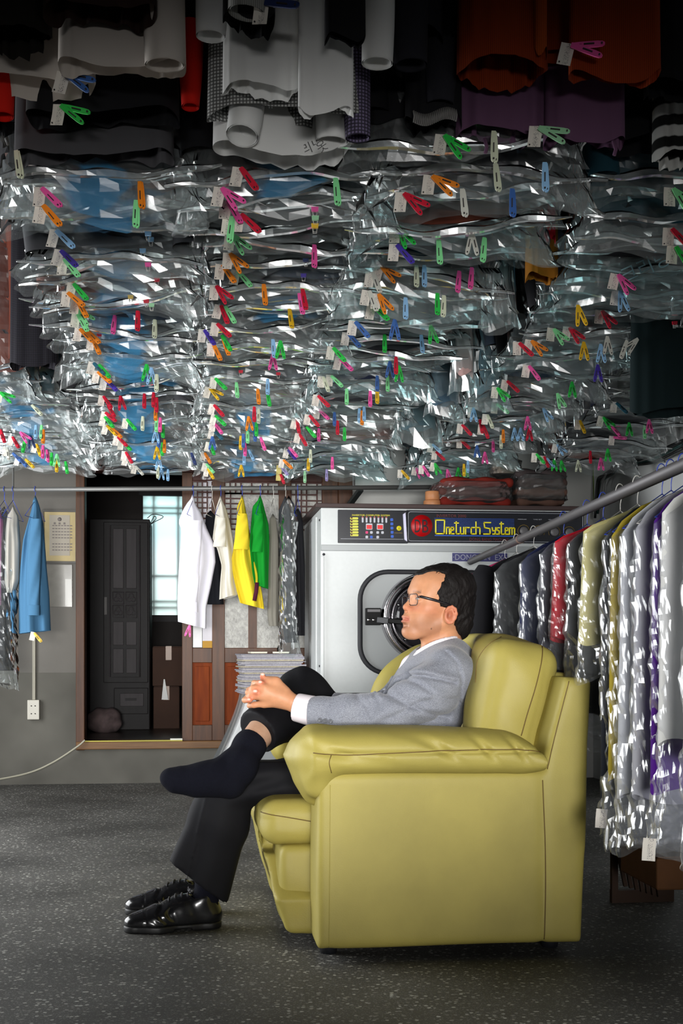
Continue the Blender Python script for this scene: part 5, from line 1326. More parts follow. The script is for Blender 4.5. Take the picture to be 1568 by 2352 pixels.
# ---- garments on the ceiling rails: clear-bagged, one behind the other, five rows running to the back
DARKS = [('charcoal', (48, 48, 52)), ('black', (20, 20, 23)), ('dark grey', (70, 70, 74)), ('navy', (26, 32, 52)), ('grey', (104, 104, 106)), ('brown', (60, 44, 38)), ('teal', (30, 66, 78)), ('slate', (56, 66, 80)), ('pale grey', (150, 150, 152)), ('rust', (110, 54, 40))]
BODY = [garment_mesh('garment_body', .43, .64, .07, 100 + i, cloth('charcoal_cloth', (48, 48, 52)), sl_len=.56 + .05*(i % 3), fold=.014, tail=(0, .03, 0, .05)[i % 4]) for i in range(6)]
BAGS = [bag_mesh('plastic_cover', .43, .70 + .03*(i % 3), .085, 200 + i, M_film, n=72, m=44) for i in range(9)]
ROLL = [roll_mesh(700 + i) for i in range(8)]
for q in ROLL: q.materials.append(M_roll)
M_hook = mat('blue_wire', (52, 78, 190), .35); M_hookw = mat('white_wire', (210, 208, 202), .35); HANG = hanger_mesh('hanger', .40, M_hook)
ORD = ['first', 'second', 'third', 'fourth', 'fifth', 'sixth', 'seventh', 'eighth', 'ninth', 'tenth', 'eleventh', 'twelfth', 'thirteenth', 'fourteenth', 'fifteenth', 'sixteenth', 'seventeenth', 'eighteenth', 'nineteenth', 'twentieth'] + ['twenty-' + q for q in ('first', 'second', 'third', 'fourth', 'fifth', 'sixth', 'seventh', 'eighth', 'ninth')] + ['thirtieth'] + ['thirty-' + q for q in ('first', 'second', 'third', 'fourth', 'fifth', 'sixth', 'seventh', 'eighth', 'ninth')] + ['fortieth']
COLS = {'far left': ([(-80, 840), (60, 920), (95, 980), (100, 1060)], 5.15, 7.1), 'left': ([(215, 360), (225, 430), (270, 640), (305, 800), (325, 920), (350, 1090)], 3.0, 7.15),
        'left-centre': ([(660, 360), (655, 600), (620, 800), (585, 920), (560, 1090)], 2.98, 7.15), 'right-centre': ([(1085, 320), (1070, 430), (960, 650), (850, 850), (745, 1090)], 2.82, 7.15),
        'right': ([(1590, 380), (1450, 650), (1290, 800), (1150, 960), (1030, 1060), (985, 1095)], 3.1, 7.2), 'far right': ([(1900, 560), (1680, 720), (1530, 860), (1420, 980), (1310, 1080)], 3.9, 7.15)}
def hem_z(d): return 1.955 - .115*min(1, max(0, (d - 4.9)/2.2))
GARM = []                                   # (object, column, depth, hem pixel row, centre pixel)
rg = random.Random(11)
for cn, (pl, d0, d1) in COLS.items():
    d = d0; k = 0
    while d < d1:
        z = hem_z(d) + rg.uniform(-.035, .03); y_h = HY - (z - CAMZ)*F/d
        xc = float(np.interp(y_h, [q[1] for q in pl], [q[0] for q in pl]))
        p = P(xc, y_h, d); i = rg.randrange(6)
        nm, c_ = rg.choice(DARKS[:6] + DARKS[:3] + DARKS[6:])
        top = Vector((p.x, p.y, z + .64))
        g = empty('bagged_garment', top, f'clear-bagged {nm} garment, {ORD[k]} from the front in the {cn} ceiling row', 'garment', f'bagged clothes in the {cn} ceiling row')
        yaw = -TH + rg.uniform(-.09, .09); g.rotation_euler = (rg.uniform(-.03, .03), rg.uniform(-.03, .03), yaw)
        child('garment_body', BODY[i], g, m=cloth(nm.replace(' ', '_') + '_cloth', c_))
        fm = M_film
        u = rg.random()
        if cn == 'left' and u < .65: fm = M_filmb
        elif cn == 'left-centre' and u < .16: fm = M_filmb
        elif cn in ('right', 'right-centre') and u < .5: fm = M_filmt
        elif cn == 'far left' and u < .5: fm = M_filmb
        bi = rg.randrange(9); child('plastic_cover', BAGS[bi], g, (0, 0, .01), m=fm)
        child('hanger', HANG, g, (0, 0, .10), m=M_hookw if rg.random() < .3 else M_hook)
        child('rolled_edge', ROLL[rg.randrange(8)], g, (rg.uniform(-.03, .03), -.045, -.655 - rg.uniform(0, .05)), (0, rg.uniform(-.05, .05), 0))
        GARM.append((g, cn, d, y_h, xc, top.z + .01 - (.70 + .03*(bi % 3)))); d += .135 + .012*(d - 3) + rg.uniform(-.02, .02); k += 1
# ceiling rails that carry them
for cn, (pl, d0, d1) in COLS.items():
    gs_ = [q for q in GARM if q[1] == cn]; a, b_ = gs_[0][0].location.copy(), gs_[-1][0].location.copy()
    pts = [q[0].location + Vector((0, 0, .165)) for q in gs_]
    t = (pts[-1] - pts[0]).normalized(); rl = empty('ceiling_rail', pts[0], f'steel rail under the ceiling carrying the {cn} row of bagged clothes', 'rail')
    MB().tube([pts[0] - t*.7] + pts + [pts[-1] + t*.1], .011, 8).put('pipe', M_steel, rl)
    for q in (pts[0] - t*.6, pts[len(pts)//2], pts[-1]): MB().tube([q, Vector((q.x, q.y, ZC))], .005, 6).put('drop_rod', M_steel, rl)

# pins: (x, y, colour, angle in the picture, open, tag) at the clipped end
PINS = '''100 436 pink 45 0 1;103 476 orange 40 0 1;133 533 lblue 45 0 1;143 579 purple 45 0 1;151 599 lgreen 40 0 1;172 655 green 40 0 1;159 675 orange 50 0 1;179 692 orange 30 0 1;181 712 lgreen 45 1 0;181 725 lgreen 30 0 1;186 758 orange 45 0 1;202 761 orange 45 0 0
214 780 orange 25 0 1;217 836 teal 45 0 1;229 840 green 40 0 0;227 856 orange 50 0 1;244 873 purple 45 0 1;239 912 red 35 0 1;249 932 red 30 0 0;244 949 red 50 0 1;242 959 green 40 0 1;247 979 yellow 45 0 1;259 985 orange 45 0 0;272 1005 red 45 0 1;282 1015 green 45 0 1;290 1040 red 30 0 1;293 1052 white 20 0 1;313 1072 white 40 0 1
323 423 orange 5 0 0;314 466 lgreen 0 0 0;264 728 pink -5 0 0;317 718 red 0 0 0;356 738 cream 0 0 0;337 840 green 0 1 0;348 848 lblue 0 1 0;360 863 cream 0 0 0;277 912 red 10 1 0;332 907 red 0 0 0;353 904 red 0 0 0;360 916 red 0 0 0;358 936 orange 0 0 0;293 965 green 40 0 1;328 959 cream 0 0 0;360 962 lgreen 0 0 0;368 962 pink 0 0 0;375 976 green 0 0 0;358 989 lblue 0 1 0;365 999 blue 0 0 0;378 1012 orange 0 0 0;373 1019 green 0 0 0;361 1028 yellow 0 1 0;365 1052 lblue 0 1 0;363 1074 cream 0 0 0;371 1078 lblue 0 1 0;386 1080 lblue 0 0 0
3 903 green 60 1 1;75 932 cream 45 0 0;2 989 red 20 0 0;48 994 pink 45 1 0;30 1005 red 30 0 1;70 1002 navy 10 1 0;58 1012 green -10 0 0;83 979 lblue 0 0 0;96 979 lgreen 0 0 0;100 989 orange 0 0 0;85 1022 yellow 20 0 1;99 1025 pink 0 0 0;108 1035 pink 10 0 0;119 1042 green 0 0 1;131 1045 lgreen 0 1 0;17 1030 white 10 0 1;31 1042 blue 45 0 0;45 1052 blue 40 0 1;60 1056 yellow 45 0 0;131 1058 yellow 0 0 0;151 1062 green 10 0 0
556 390 red 35 0 1;513 436 pink 45 1 1;526 466 pink 30 0 1;533 503 lgreen -5 0 1;557 496 red 45 0 1;536 542 lgreen 40 1 1;531 586 orange 40 1 1;513 612 orange 35 0 1;548 625 lgreen 40 0 1;499 660 red 40 1 1;509 705 red 20 0 1;519 707 lgreen 30 0 0;501 746 red 45 0 1;471 761 purple 35 0 1;511 773 green 30 0 0;513 780 orange 20 0 0;491 793 orange 25 0 1
496 871 green 45 0 1;483 893 yellow 50 1 1;493 932 red 40 0 1;496 956 green 45 0 1;493 972 pink 35 0 1;491 989 teal 45 0 1;488 1005 blue 0 1 0;483 1019 green 20 0 1;471 1042 orange 30 0 1;440 1042 navy 20 0 0;475 1067 lgreen 40 0 1;478 1078 yellow 30 0 1
771 415 lgreen 5 0 0;722 567 pink 0 0 0;606 657 orange 5 0 0;695 668 red 10 0 0;688 678 pink 10 0 0;665 713 yellow 8 0 0;627 783 lblue 5 0 0;644 786 green 0 1 0;627 815 pink 0 1 0;615 873 lblue 0 0 0;614 901 green 10 0 0;543 881 lgreen 5 0 0;592 896 orange 5 0 0;584 937 red 0 0 0;594 942 cream 0 0 0;571 959 orange 5 1 0;589 972 green 0 0 0;586 985 blue 0 0 0;569 989 lgreen 0 0 0;559 999 blue 0 0 0;553 1004 yellow 0 0 0;563 1020 pink 0 0 0;599 1007 pink 20 0 0;561 1042 lblue 0 0 0;572 1035 lblue 25 0 0;554 1070 yellow 0 1 0
1024 315 green 45 1 1;996 408 orange 55 1 1;931 448 red 50 1 1;916 524 green 30 1 1;914 566 purple 40 0 1;878 615 orange 50 1 1;857 630 white 20 0 1;871 679 orange 30 1 1;849 672 white 20 0 1;860 705 green 45 0 1;818 742 blue 40 0 1;801 768 blue 40 0 1;767 801 green 40 0 1;783 826 pink 45 0 1;762 865 lgreen 45 0 1;743 868 cream 20 0 1;732 911 red 45 0 1;733 942 pink 45 0 1;712 956 red 40 0 1;682 966 red 10 0 1;705 982 green 40 0 0;689 999 red 30 0 1;662 1035 purple 40 0 1;665 1029 pink 40 0 0;652 1058 orange 45 0 1;645 1072 lilac 40 0 2;644 1088 red 20 0 2
1138 382 cream 5 0 0;1251 380 lblue 0 0 0;1062 440 white 5 0 0;1176 440 blue 0 0 0;1007 556 lgreen 3 0 0;1112 551 lgreen -5 0 0;1083 536 white 0 1 0;956 614 cream 0 0 0;974 614 lblue 0 0 0;1054 627 pink -5 0 0;1083 619 pink -5 0 0;931 688 lblue 0 0 0;1004 678 green 0 0 0;1019 683 cream -3 0 0;906 738 blue 0 1 0;989 750 green 10 1 0;1134 308 cream 0 0 0
883 772 green 0 0 0;967 773 lblue 5 0 0;909 823 red 0 0 0;895 833 blue 0 1 0;916 843 green 0 1 0;890 866 lgreen 0 0 0;866 866 blue 0 0 0;850 901 pink 0 0 0;866 894 yellow 0 0 0;825 941 lblue 0 0 0;836 937 lblue 0 0 0;831 946 orange 0 0 0;796 896 lgreen 0 0 0;775 969 red 0 0 0;732 986 pink 0 0 0;791 984 green 0 0 0;713 1035 cream 0 0 0;708 1055 yellow 0 0 0;763 1052 pink 0 0 0;700 1084 paleg 0 0 0;750 1080 lilac 0 0 0;768 949 blue 0 0 0
1548 437 lgreen 40 1 1;1545 529 red 40 0 1;1554 571 green 30 0 1;1421 634 pink 35 1 1;1424 672 lblue 10 1 1;1384 717 red 35 1 1;1309 755 red 40 1 1;1273 758 lgreen 40 1 1;1327 705 yellow 10 1 0;1222 785 orange 45 1 1;1194 790 red 45 0 1;1216 843 pink 35 0 1;1166 877 red 45 0 1;1143 893 green 40 1 1;1142 929 lgreen 50 0 1;1087 939 lblue 0 1 1;1120 955 cream 20 0 1;1102 966 red 10 0 0;1062 977 red 40 0 1;1110 979 red 20 0 1;1059 1012 red 45 0 1;994 1022 lblue 45 0 1;1002 1039 red 45 0 1;999 1066 green 20 1 1;972 1072 pink 30 0 1;956 1076 pink 30 1 1;923 1082 yellow 40 0 1
1211 959 pink 0 1 0;1215 985 red 0 1 0;1181 985 lblue 0 1 0;1195 985 lblue 0 1 0;1155 989 orange 0 0 0;1150 1002 cream 0 0 0;1113 1040 pink 0 1 0;1132 1012 pink 0 0 0;1095 1025 blue 0 1 0;1052 1076 green 0 1 0;1065 1068 yellow 0 0 0;1074 1060 lblue 0 0 0;1070 1078 lgreen 0 1 0;1027 1080 pink 10 1 0
1379 794 lblue 0 1 0;1372 841 purple 0 1 0;1313 880 green 0 1 0;1280 906 lgreen 20 1 0;1248 940 lblue 30 1 0;1340 789 yellow 0 1 0;1394 776 white 0 1 0;1462 781 white -45 1 0;1438 786 white -20 0 0;1537 825 lblue 35 1 1;1416 927 teal 45 0 1;1386 960 green 40 1 1;1405 981 pink 40 0 0;1332 968 yellow 20 0 1;1444 973 green 0 1 0;1490 966 pink 0 1 0;1479 979 lgreen 0 0 0;1410 1005 pink 85 0 1;1280 1023 lblue 40 1 1;1232 1044 green 40 0 1;1250 1050 red 20 0 1;1272 1057 green 0 1 0;1288 1059 green 10 1 0;1327 1059 cream 0 1 0;1395 1033 green 0 1 0;1355 1038 red 0 0 0;1379 1054 pink 0 1 0;1256 1054 lblue 40 0 0'''
def clip_on(root, px, py, col, ang, op, tagd, d):
    "a pin (and its tag) clipped to root where the picture shows it; the point lies d metres from the camera"
    bpy_m = Matrix.LocRotScale(root.location, root.rotation_euler, None)
    w = P(px, py, d); loc = bpy_m.inverted() @ w
    rot = (math.radians(-6), math.radians(-ang), 0)
    r2 = (bpy_m.to_3x3().inverted() @ (Matrix.Rotation(-TH, 3, 'Z') @ Matrix.Rotation(math.radians(-ang), 3, 'Y') @ Matrix.Rotation(math.radians(-8), 3, 'X'))).to_euler()
    o_ = .42 if op else .05
    pn = child('clothespin', PIN[col, o_], root, loc, r2); child('slot', SLOT[o_], pn)
    if tagd:
        ta = rg.uniform(2, 14); r3 = (bpy_m.to_3x3().inverted() @ (Matrix.Rotation(-TH + rg.uniform(-.15, .15), 3, 'Z') @ Matrix.Rotation(math.radians(ta), 3, 'Y') @ Matrix.Rotation(math.radians(-6), 3, 'X'))).to_euler()
        tw = P(px, py, d - .001) - RGT*.0095
        tp = child('paper_tag', TAG, root, bpy_m.inverted() @ (tw + Vector((0, 0, .004)) + FWD*.004), r3, m=M_tagy if tagd == 2 else None)
        child('tag_hole', DOT, tp)
NPIN = {}
for ent in PINS.replace('\n', ';').split(';'):
    q = ent.split(); px, py = float(q[0]), float(q[1])
    best = None                                  # the foremost bag that hangs down to this point carries the pin
    for gi, (g, cn, d, yh, xc, zb) in enumerate(GARM):
        yb = HY - (zb - CAMZ)*F/d
        if abs(px - xc) < .26*F/d and yb > py - 4 and (best is None or d < best[0]): best = (d, gi)
    if best is None: best = min((abs(HY - (q_[5] - CAMZ)*F/q_[2] - py) + 2*max(0, abs(px - q_[4]) - .24*F/q_[2]), gi) for gi, q_ in enumerate(GARM))
    g, cn, d, yh, xc, z = GARM[best[1]]
    clip_on(g, px, py, q[2], float(q[3]), int(q[4]), int(q[5]), d - .105)
# small binder clips closing some bags
def binder_mesh(m):
    mb = MB(); mb.prism([(-.0085, .004), (.0085, .004), (.0075, -.0065), (-.0075, -.0065)], (0, -.004, 0), (1,0,0), (0,0,1), (0,1,0), .008); return mb.mesh('binder_clip', m)
wire = MB()
for s_ in (-1, 1): wire.tube([Vector((-.005, s_*.003, -.006)), Vector((-.004, s_*.005, -.017)), Vector((.004, s_*.005, -.017)), Vector((.005, s_*.003, -.006))], .0007, 5)
WIRE = wire.mesh('wire_arm', M_hookw)
for px, py, c_ in ((340, 536, 'lblue'), (346, 549, 'lblue'), (328, 575, 'lblue'), (340, 607, 'pink'), (360, 642, 'red'), (300, 681, 'yellow'), (336, 691, 'red'), (348, 700, 'paleg'), (723, 480, 'pink'), (724, 500, 'paleg'), (723, 518, 'yellow'), (702, 597, 'navy'), (697, 632, 'purple'), (553, 853, 'red'), (639, 858, 'red'), (228, 768, 'red'), (1549, 741, 'red')):
    best = None
    for gi, q in enumerate(GARM):
        if abs(px - q[4]) < .26*F/q[2] and HY - (q[5] - CAMZ)*F/q[2] > py - 4 and (best is None or q[2] < best[0]): best = (q[2], gi)
    if best is None: continue
    g = GARM[best[1]][0]; mt = Matrix.LocRotScale(g.location, g.rotation_euler, None)
    o = child('binder_clip', binder_mesh(MATS['pin_' + c_]), g, mt.inverted() @ P(px, py, best[0] - .10)); child('wire_arm', WIRE, o)
# ---- unbagged clothes hanging nearest, at the top of the picture
def hang(name, label, cat, cx, hem, wpx, d, col, kind=None, L=.62, th=.10, tail=0.0, sleeves=False, sl=.5, fold=.012, yaw=0.0, seed=1, n=64, m=18, mname=None, gape=1.25, group=None, shoulder=.62):
    z = P(cx, hem, d).z; p = P(cx, hem, d); w = wpx*d/F
    g = empty(name, (p.x, p.y, z + L), label, cat, group); g.rotation_euler = (0, 0, -TH + yaw)
    me = garment_mesh('garment_body', w, L, th, seed, cloth(mname or (cat + '_' + str(seed)), col, kind), sleeves, sl, n=n, m=m, tail=tail, fold=fold, gape=gape, shoulder=shoulder)
    child('garment_body', me, g); hg = child('hanger', HANG, g, (0, 0, .10), m=M_hookw); hg.scale = (min(1, w/.44), 1, 1); return g
def sleeve(g, pts, r0, r1, m, name='sleeve', cap=False):
    "a sleeve given by pixel points (x, y, d)"
    mb = MB(); q = bez([P(*a) for a in pts], 12); k = len(q)
    mb.tube(q, [r0 + (r1 - r0)*i/(k-1) for i in range(k)], 18, cap=cap); inner = [r0 - .003 + (r1 - r0)*i/(k-1) for i in range(k)]; mb.tube(list(reversed(q)), list(reversed(inner)), 18, cap=False)
    rim = MB(); me = mb.mesh(name, m); o = bpy.data.objects.new(name, me); COL.objects.link(o); o.parent = g
    o.matrix_parent_inverse = Matrix.LocRotScale(g.location, g.rotation_euler, None).inverted(); return o
C_cream = (186, 178, 170); C_black = (14, 14, 16)
g = hang('jacket', 'cream jacket with rounded front corner at the upper left', 'jacket', 280, 152, 292, 2.52, C_cream, L=.55, th=.07, fold=.006, seed=21, mname='cream_cloth', tail=.012)
sleeve(g, [(372, -60, 2.46), (376, 40, 2.46), (378, 150, 2.465)], .042, .038, MATS['cream_cloth'])
g = hang('jacket', 'cream jacket at the left edge behind the other cream jacket', 'jacket', 55, 200, 330, 2.64, C_cream, L=.6, th=.08, fold=.008, seed=22, mname='cream_cloth')
clip_on(g, 155, 172, 'blue', 62, 1, 1, 2.57)
g = hang('knit_cardigan', 'dark brown knit hem at the top left corner', 'cardigan', 230, 34, 260, 2.40, (44, 28, 24), L=.5, th=.08, seed=23, mname='brown_knit')
g = hang('knit_cardigan', 'near-black knit with green edge at the top left corner', 'cardigan', 30, 78, 170, 2.44, (20, 17, 14), L=.5, th=.09, seed=24, mname='black_knit', tail=.02)
g = hang('coat', 'black coat with red cuff below the cream jackets', 'coat', 235, 272, 350, 2.74, C_black, L=.62, th=.09, seed=25, mname='black_cloth', tail=.0)
sleeve(g, [(436, 60, 2.72), (438, 170, 2.70), (437, 246, 2.69)], .030, .0185, cloth('red_lining', (196, 26, 14)))
sleeve(g, [(4, 140, 2.72), (6, 200, 2.70), (8, 268, 2.69)], .030, .021, cloth('red_lining', (196, 26, 14)))
clip_on(g, 145, 246, 'green', 62, 1, 1, 2.66)
g = hang('trousers', 'dark grey trousers hanging below the black coat at left', 'trousers', 215, 362, 365, 2.86, (70, 69, 72), L=.6, th=.07, seed=26, mname='dark_grey_wool', fold=.016)
clip_on(g, 40, 352, 'cream', 10, 0, 0, 2.80)
M_wsh = cloth('white_cotton', (226, 226, 224))
g = hang('dress_shirt', 'foremost white shirt hanging open at the top centre', 'shirt', 600, 208, 178, 2.56, (226, 226, 224), L=.55, th=.045, seed=27, mname='white_cotton', fold=.008, tail=0)
me = garment_mesh('front_panel', 128*2.5/F, .6, .02, 31, M_wsh, False, n=40, m=14, fold=.006); o = child('front_panel', me, g); o.location = Matrix.LocRotScale(g.location, g.rotation_euler, None).inverted() @ (P(748, 258, 2.5) + Vector((0, 0, .6)))
sleeve(g, [(490, -60, 2.50), (486, 20, 2.50), (484, 84, 2.50)], .034, .029, M_wsh); sleeve(g, [(868, -60, 2.52), (868, 60, 2.52), (866, 146, 2.52)], .034, .031, M_wsh)
g = hang('checked_shirt', 'grey checked shirt behind the foremost white shirt', 'shirt', 660, 268, 370, 2.66, (172, 172, 170), 'check', L=.6, th=.07, seed=28, mname='grey_check', fold=.009, tail=.0)
sleeve(g, [(812, 40, 2.66), (818, 200, 2.66), (822, 318, 2.66)], .034, .026, cloth('lilac_check', (120, 110, 140), 'check'))
sleeve(g, [(515, 40, 2.70), (512, 150, 2.70), (510, 212, 2.70)], .034, .026, cloth('lilac_check', (120, 110, 140), 'check'))
g = hang('dress_shirt', 'hindmost white shirt with rounded tails at the top centre', 'shirt', 650, 332, 322, 2.76, (214, 214, 212), L=.6, th=.085, seed=29, mname='white_cotton_b', fold=.012, tail=.045, gape=1.5)
sleeve(g, [(570, 160, 2.70), (565, 260, 2.68), (556, 312, 2.66)], .040, .034, M_wsh); sleeve(g, [(762, 160, 2.70), (764, 260, 2.69), (762, 326, 2.69)], .040, .034, M_wsh)
def bag_print(g, s, px, py, h, d, m, rz=0.0):
    cu_ = bpy.data.curves.new('print', 'FONT'); cu_.body = s; cu_.size = h*d/F*1.3; o = bpy.data.objects.new('print', cu_); COL.objects.link(o); bpy.context.view_layer.update()
    me = bpy.data.meshes.new_from_object(o.evaluated_get(bpy.context.evaluated_depsgraph_get())); bpy.data.objects.remove(o); me.materials.append(m)
    o = bpy.data.objects.new('printed_letters', me); COL.objects.link(o); o.parent = g; o['kind'] = 'stuff'
    inv = Matrix.LocRotScale(g.location, g.rotation_euler, None).inverted()
    o.matrix_local = inv @ Matrix.Translation(P(px, py, d)) @ Matrix.Rotation(-TH, 4, 'Z') @ Matrix.Rotation(PI/2, 4, 'X') @ Matrix.Rotation(rz, 4, 'Z'); return o
M_gprint = mat('grey_print', (86, 86, 86), .7)
bag_print(g, '세탁', 600, 250, 24, 2.62, M_gprint, .12); bag_print(g, '크리닝', 672, 366, 22, 2.70, M_gprint, .4); bag_print(g, '옷', 734, 352, 22, 2.63, M_gprint, .6)
g = hang('striped_jacket', 'black jacket with striped lining at the top centre', 'jacket', 572, 44, 120, 2.40, C_black, L=.45, th=.07, seed=32, mname='black_cloth', tail=.02)
sleeve(g, [(572, -80, 2.33), (570, -10, 2.33), (566, 30, 2.33)], .040, .034, cloth('striped_lining', (150, 150, 146), 'cord'))
me = garment_mesh('front_panel', 95*2.4/F, .5, .03, 33, MATS['black_cloth'], False, n=36, m=12, fold=.006); o = child('front_panel', me, g); o.location = Matrix.LocRotScale(g.location, g.rotation_euler, None).inverted() @ (P(792, 92, 2.4) + Vector((0, 0, .5)))
clip_on(g, 612, 8, 'navy', 82, 0, 1, 2.32)
g = hang('knit_sweater', 'charcoal knit sleeve and body beside the white shirts', 'sweater', 952, 90, 130, 2.62, (36, 36, 42), L=.5, th=.07, seed=34, mname='charcoal_knit')
sleeve(g, [(940, -60, 2.55), (942, 60, 2.55), (943, 150, 2.55)], .038, .033, MATS['charcoal_knit']); sleeve(g, [(1014, 100, 2.66), (1012, 180, 2.66), (1010, 240, 2.66)], .036, .028, MATS['charcoal_knit'])
g = hang('coat', 'black coat hanging between the white shirts and the orange jacket', 'coat', 935, 292, 190, 2.80, C_black, L=.62, th=.08, seed=35, mname='black_cloth')
g = hang('coat', 'black coat behind the checked shirt beside the purple jacket', 'coat', 880, 330, 200, 2.90, (18, 18, 24), L=.62, th=.08, seed=36, mname='black_cloth')
g = hang('blouson', 'dark blouson with gathered elastic hem under the charcoal knit', 'blouson', 995, 282, 130, 2.70, (22, 22, 26), L=.5, th=.07, seed=37, mname='black_cloth')
eb = MB()
for k in range(24):
    q = P(950 + k*4.2, 268 + 8*math.sin(k*.26), 2.645); eb.tube([q + Vector((0, 0, .012)), q + Vector((.001, -.004, .0)), q - Vector((0, 0, .012))], .0022, 5)
o = put('elastic_hem', eb.mesh('elastic_hem', cloth('grey_rib', (120, 118, 116)))); o.parent = g; o.matrix_parent_inverse = Matrix.LocRotScale(g.location, g.rotation_euler, None).inverted(); o['kind'] = 'stuff'
C_or = (140, 50, 10)
g = hang('corduroy_jacket', 'orange-brown corduroy jacket at the top right', 'jacket', 1152, 168, 208, 2.60, C_or, 'cord', L=.55, th=.085, seed=38, mname='orange_cord', fold=.010, gape=1.5)
me = garment_mesh('front_panel', 212*2.56/F, .55, .05, 39, MATS['orange_cord'], False, n=44, m=14, fold=.008, tail=.02); o = child('front_panel', me, g); o.location = Matrix.LocRotScale(g.location, g.rotation_euler, None).inverted() @ (P(1410, 172, 2.56) + Vector((0, 0, .55)))
me = garment_mesh('placket', 30*2.6/F, .55, .03, 40, cloth('orange_placket', (164, 70, 18), 'cord'), False, n=24, m=10, fold=.002); o = child('placket', me, g); o.location = Matrix.LocRotScale(g.location, g.rotation_euler, None).inverted() @ (P(1240, 124, 2.548) + Vector((0, 0, .55)))
me = garment_mesh('back_panel', 330*2.66/F, .55, .03, 41, MATS['orange_cord'], False, n=44, m=12, fold=.006); o = child('back_panel', me, g); o.location = Matrix.LocRotScale(g.location, g.rotation_euler, None).inverted() @ (P(1280, 128, 2.66) + Vector((0, 0, .55)))
clip_on(g, 1316, 106, 'pink', 78, 1, 1, 2.50)
g = hang('nylon_jacket', 'purple nylon jacket hanging under the orange corduroy jacket', 'jacket', 1148, 312, 206, 2.74, (96, 66, 92), L=.6, th=.06, seed=42, mname='mauve_nylon', fold=.016)
me = garment_mesh('front_panel', 186*2.72/F, .6, .05, 43, MATS['mauve_nylon'], False, n=44, m=14, fold=.014); o = child('front_panel', me, g); o.location = Matrix.LocRotScale(g.location, g.rotation_euler, None).inverted() @ (P(1342, 328, 2.72) + Vector((0, 0, .6)))
clip_on(g, 1241, 296, 'paleg', 68, 1, 1, 2.66); clip_on(g, 1134, 312, 'cream', 0, 0, 0, 2.68)
for q in ((1112, 330), (1408, 335)):
    t_ = MB().tube([P(q[0], q[1] - 12, 2.70), P(q[0] + 6, q[1] + 8, 2.70), P(q[0] + 2, q[1] + 22, 2.70)], .004, 6).mesh('drawcord', MATS['mauve_nylon']); o = put('drawcord', t_); o.parent = g; o.matrix_parent_inverse = Matrix.LocRotScale(g.location, g.rotation_euler, None).inverted()
g = hang('striped_sweater', 'black and white striped knit at the right edge', 'sweater', 1548, 368, 96, 2.86, (190, 190, 186), 'stripe', L=.5, th=.06, seed=44, mname='bw_stripe')
g = hang('coat', 'black coat filling the upper right corner', 'coat', 1560, 210, 160, 2.66, C_black, L=.6, th=.09, seed=45, mname='black_cloth')
g = hang('coat', 'black coat behind the purple jacket at the right', 'coat', 1500, 330, 240, 2.95, (16, 16, 20), L=.62, th=.08, seed=46, mname='black_cloth')
# long clothes in the gap between the two right-hand rows
g = hang('fleece_coat', 'mustard and brown fleece coat in the gap between the right rows', 'coat', 1243, 640, 74, 3.62, (150, 96, 24), L=1.1, th=.07, seed=47, mname='mustard_fleece', fold=.006, shoulder=.9)
me = garment_mesh('green_yoke', 60*3.6/F, .42, .075, 48, cloth('bottle_green', (28, 78, 44)), False, n=30, m=10, shoulder=.9); o = child('green_yoke', me, g, (0, 0, 0)); o.location = (-.005, 0, -.42)
g = hang('red_scarf', 'dark red scarf hanging beside the mustard fleece coat', 'scarf', 1262, 552, 26, 3.50, (150, 14, 30), L=.75, th=.03, seed=49, mname='dark_red', fold=.004, shoulder=.9)
for k, (cx_, hy_, w_, d_, c_, nm_) in enumerate(((1066, 862, 40, 4.9, (196, 160, 156), 'pink'), (1120, 905, 60, 5.1, (60, 96, 110), 'teal'), (1020, 930, 60, 5.3, (70, 92, 108), 'slate'), (1145, 690, 44, 3.95, (96, 84, 84), 'taupe'), (960, 985, 80, 5.9, (74, 96, 104), 'grey-teal'))):
    g = hang('long_dress', f'long {nm_} dress in a clear bag between the right-centre and right rows', 'dress', cx_, hy_, w_, d_, c_, L=.95, th=.06, seed=50 + k, mname=nm_ + '_dress', fold=.008, n=36, m=12, shoulder=.8)
    child('plastic_cover', bag_mesh('plastic_cover', w_*d_/F, 1.02, .08, 260 + k, M_filmt, n=30, m=26), g)
g = hang('polka_dot_blouse', 'black polka-dot blouse at the left between the rows', 'blouse', 78, 842, 110, 5.02, (40, 38, 46), 'check', L=.7, th=.07, seed=57, mname='dark_dots')
child('hook_rod', MB().tube([Vector((0, 0, .17)), Vector((0, 0, ZC - g.location.z))], .003, 6).mesh('hook_rod', M_hookw), g)
g = hang('dark_dress', 'dark green patterned dress at the right edge', 'dress', 1540, 948, 190, 4.3, (9, 26, 28), L=.62, th=.08, seed=58, mname='dark_green_print', fold=.01)

# lettering printed on one bag of the right row
cand = [q for q in GARM if q[1] == 'right' and HY - (q[5] - CAMZ)*F/q[2] > 655]
if cand:
    q = min(cand, key=lambda a: a[2]); bag_print(q[0], '크리닝', 1432, 652, 34, q[2] - .10, mat('pale_teal_print', (150, 190, 200), .6), .42)
